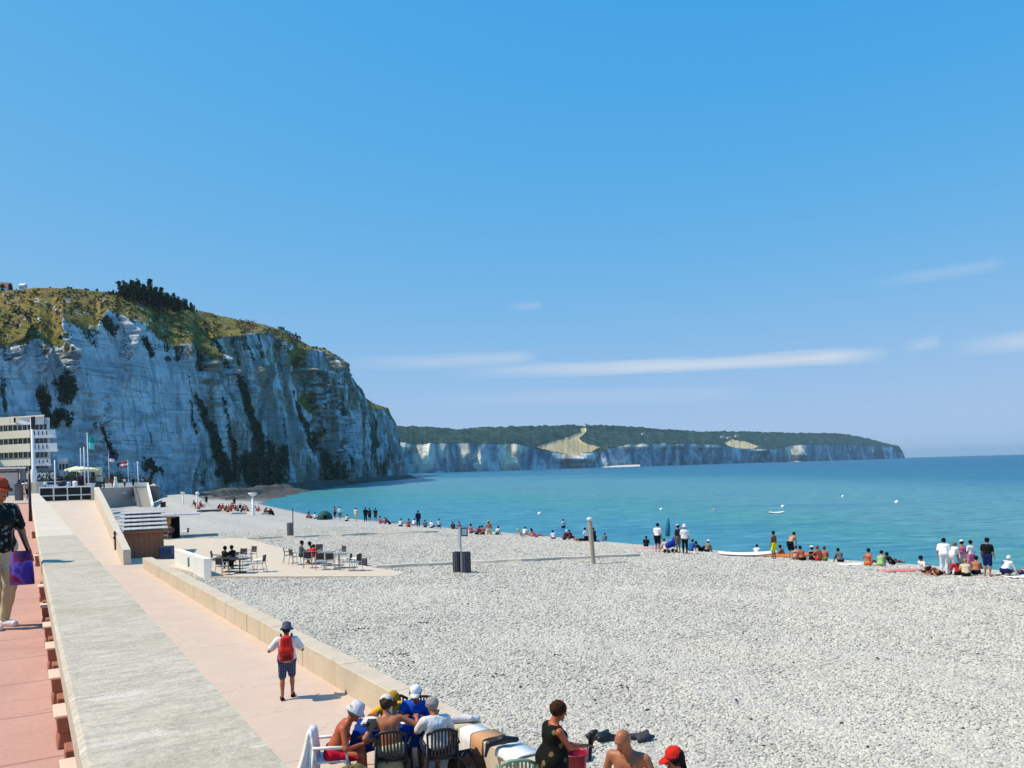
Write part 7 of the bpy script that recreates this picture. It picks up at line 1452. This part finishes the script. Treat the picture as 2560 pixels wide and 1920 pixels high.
for lab, x0, x1, y0, y1, dd, c in (('cream terrace screen panel right of the parasols', 240, 252, 1169, 1188, 118, CPC), ('cream low terrace box under the screen panel', 239, 255, 1192, 1204, 116, M_CREAM), ('brown planter box on the terrace wall', 260, 272, 1196, 1205, 140, mat('brown planter', (150, 112, 98)))):
    a, b = D(x0, y1, dd), D(x1, y0, dd); t = MB().box((0, 0, (b.z-a.z)/2), (b.x-a.x, .5, b.z-a.z)).box((0, 0, (b.z-a.z)+.03), (b.x-a.x+.1, .6, .06)); tag(t.build('terrace_box' if 'box' in lab else 'screen', c, None, False, Vector(((a.x+b.x)/2, dd, a.z))), lab, 'screen' if 'screen' in lab else 'planter')
for lab, x, y, dd, r, hgt, mt, sd_ in (('purple brown bush behind the railing under the parasols', 201, 1212, 100, 1.6, 2.4, mat('purple leaves', (84, 60, 84), .8, .1, .4, 4), 1), ('dark hedge bush behind the parked cars near the building', 112, 1200, 130, 2.2, 2.6, M_LEAF, 2), ('dark hedge bush right of the slim grey lamp pole', 160, 1200, 128, 2.6, 2.8, M_LEAF, 3), ('olive bush above the left cream parasol', 180, 1180, 160, 1.8, 4.4, M_OLIVE, 4), ('dark green bush behind the teal flagpole', 236, 1185, 135, 1.3, 3.2, M_LEAF, 5), ('dark bush at the left of the terrace lamp', 300, 1195, 150, 2.2, 2.6, M_LEAF, 6), ('low dark bush between the terrace flags', 284, 1195, 152, 2.0, 3.0, M_LEAF, 7), ('dark bush right of the terrace lamp', 362, 1195, 154, 1.6, 1.6, M_LEAF, 8), ('bush at the foot of the lamp post beside the railing', 108, 1240, 80, .9, .9, M_OLIVE, 9)): p = D(x, y, dd); round_bush(lab, Vector((p.x, p.y, ZU)), r, hgt, mt, sd_)
def car(lab, x, dd, rz, c, van=False):
    p = D(x, 1220, dd); t = thing('parked_car', lab, 'car', Vector((p.x, p.y, ZU)), rz, 'cars parked behind the railing'); pm = mat('car paint %d %d %d' % c, c, .3, .5, .05, 5, .02); gl = mat('window glass', (0, 0, 0)); h = 1.9 if van else 1.45
    prof = [(-2.1, .35), (-2.15, .75), (-1.9, .9 if not van else 1.0), (-1.2, .98 if not van else 1.2), (-.6, h), (1.2 if not van else 2.0, h-.02), (1.9 if not van else 2.1, .98), (2.15, .9), (2.15, .35)]; m = MB(); n = len(prof)
    m.add([(a, -.85*(1 if b < 1 else .84), b) for a, b in prof]+[(a, .85*(1 if b < 1 else .84), b) for a, b in prof], [tuple(range(n)), tuple(reversed(range(n, 2*n)))]+[(i, n+i, n+(i+1) % n, (i+1) % n) for i in range(n)]); m.build('body', pm, t, bevel=.03)
    MB().add([(-1.17, -.62, 1.0 if not van else 1.22), (-1.17, .62, 1.0 if not van else 1.22), (-.66, .58, h-.06), (-.66, -.58, h-.06)], [(0, 1, 2, 3)]).build('windscreen', gl, t).location = (-.02, 0, .02)
    for s in (-1, 1):
        MB().box((.25, s*.80, (h+1)/2-.02), (1.5, .03, h-1.12)).build('side_window', gl, t)
        for a in (-1.35, 1.35): MB().lathe([(.05, -.1), (.31, -.1), (.31, .1), (.05, .1)], 14, (a, s*.80, .31), 1, 1, Matrix.Rotation(R(90), 3, 'X')).build('wheel', M_BLKP, t)
        MB().box((-2.13, s*.6, .68), (.06, .34, .14)).build('headlight', M_WHT, t)
car('white car parked facing the railing between the lamp posts', 116, 92, 1.2, (214, 222, 226)); car('dark blue car parked right of the white car', 152, 96, 1.5, (40, 46, 74)); car('dark grey car parked behind the men at the railing', 176, 108, 1.4, (60, 64, 70)); car('dark car parked at the right end behind the railing', 214, 104, 1.5, (34, 36, 40))
V, Q = surf([('c', (0, 0, .2), (0, 0, 1.3), .45, .25, .1), ('e', (0, 0, 1.65), (.25, .25, .28), None, .1)], .08); p = D(289, 1201, 143); o = quads_np('statue', V, Q, M_WP, True); o.location = Vector((p.x, p.y, 5.0)); tag(o, 'small white figure shaped marker on the terrace wall', 'statue')
# a gull high over the sea
t = thing('gull', 'tiny dark gull flying high over the bay', 'bird', D(1896, 782, 330)); V, Q = surf([('c', (0, -.25, 0), (0, .2, .02), .05, .06, .03), ('c', (0, .05, .02), (.35, .0, .16), .05, .03, .03), ('c', (.35, 0, .16), (.62, -.1, .10), .03, .012, .02), ('c', (0, .05, .02), (-.35, .0, .16), .05, .03, .03), ('c', (-.35, 0, .16), (-.62, -.1, .10), .03, .012, .02)], .02); quads_np('body', V, Q, mat('gull grey', (70, 74, 84)), True, None, None, t)

# hedge and more people on the terrace in front of the building
hg = thing('hedge', 'long dark clipped hedge behind the parked cars below the building', 'hedge', D(160, 1215, 112).xy.to_3d()+Vector((0, 0, ZU)))
C = []; gg = np.random.default_rng(9)
for x in np.arange(-3.8, 4.4, .12): C.append((x, gg.uniform(-.4, .4), gg.uniform(.3, 1.5)))
V, Q = leaves(np.array(C), gg.uniform(.3, .55, len(C)), 22, .10, 19); quads_np('foliage', V, Q, M_LEAF, False, None, None, hg)
for lab, x, dd, sk, tp in (('person in a dark top on the terrace beside the cream screen panel', 259, 120, 'tan', (50, 44, 60)), ('person in red on the terrace above the kiosk', 281, 146, 'red', (170, 60, 50)), ('person in white on the terrace under the red and white flag', 311, 146, 'fair', Wt), ('person in black on the terrace left of the round lamp', 333, 147, 'brown', Bk), ('person in pale blue on the terrace right of the round lamp', 356, 148, 'tan', (120, 150, 190)), ('person in dark clothes under the cream parasols', 214, 112, 'brown', (44, 44, 52))):
    p = D(x, 1200, dd); person(lab, Vector((p.x, p.y, ZU)), x*.7, 1.7, 'stand', sk, ('tshirt', tp), ('trousers', Bk), Bk, None, cell=.06)
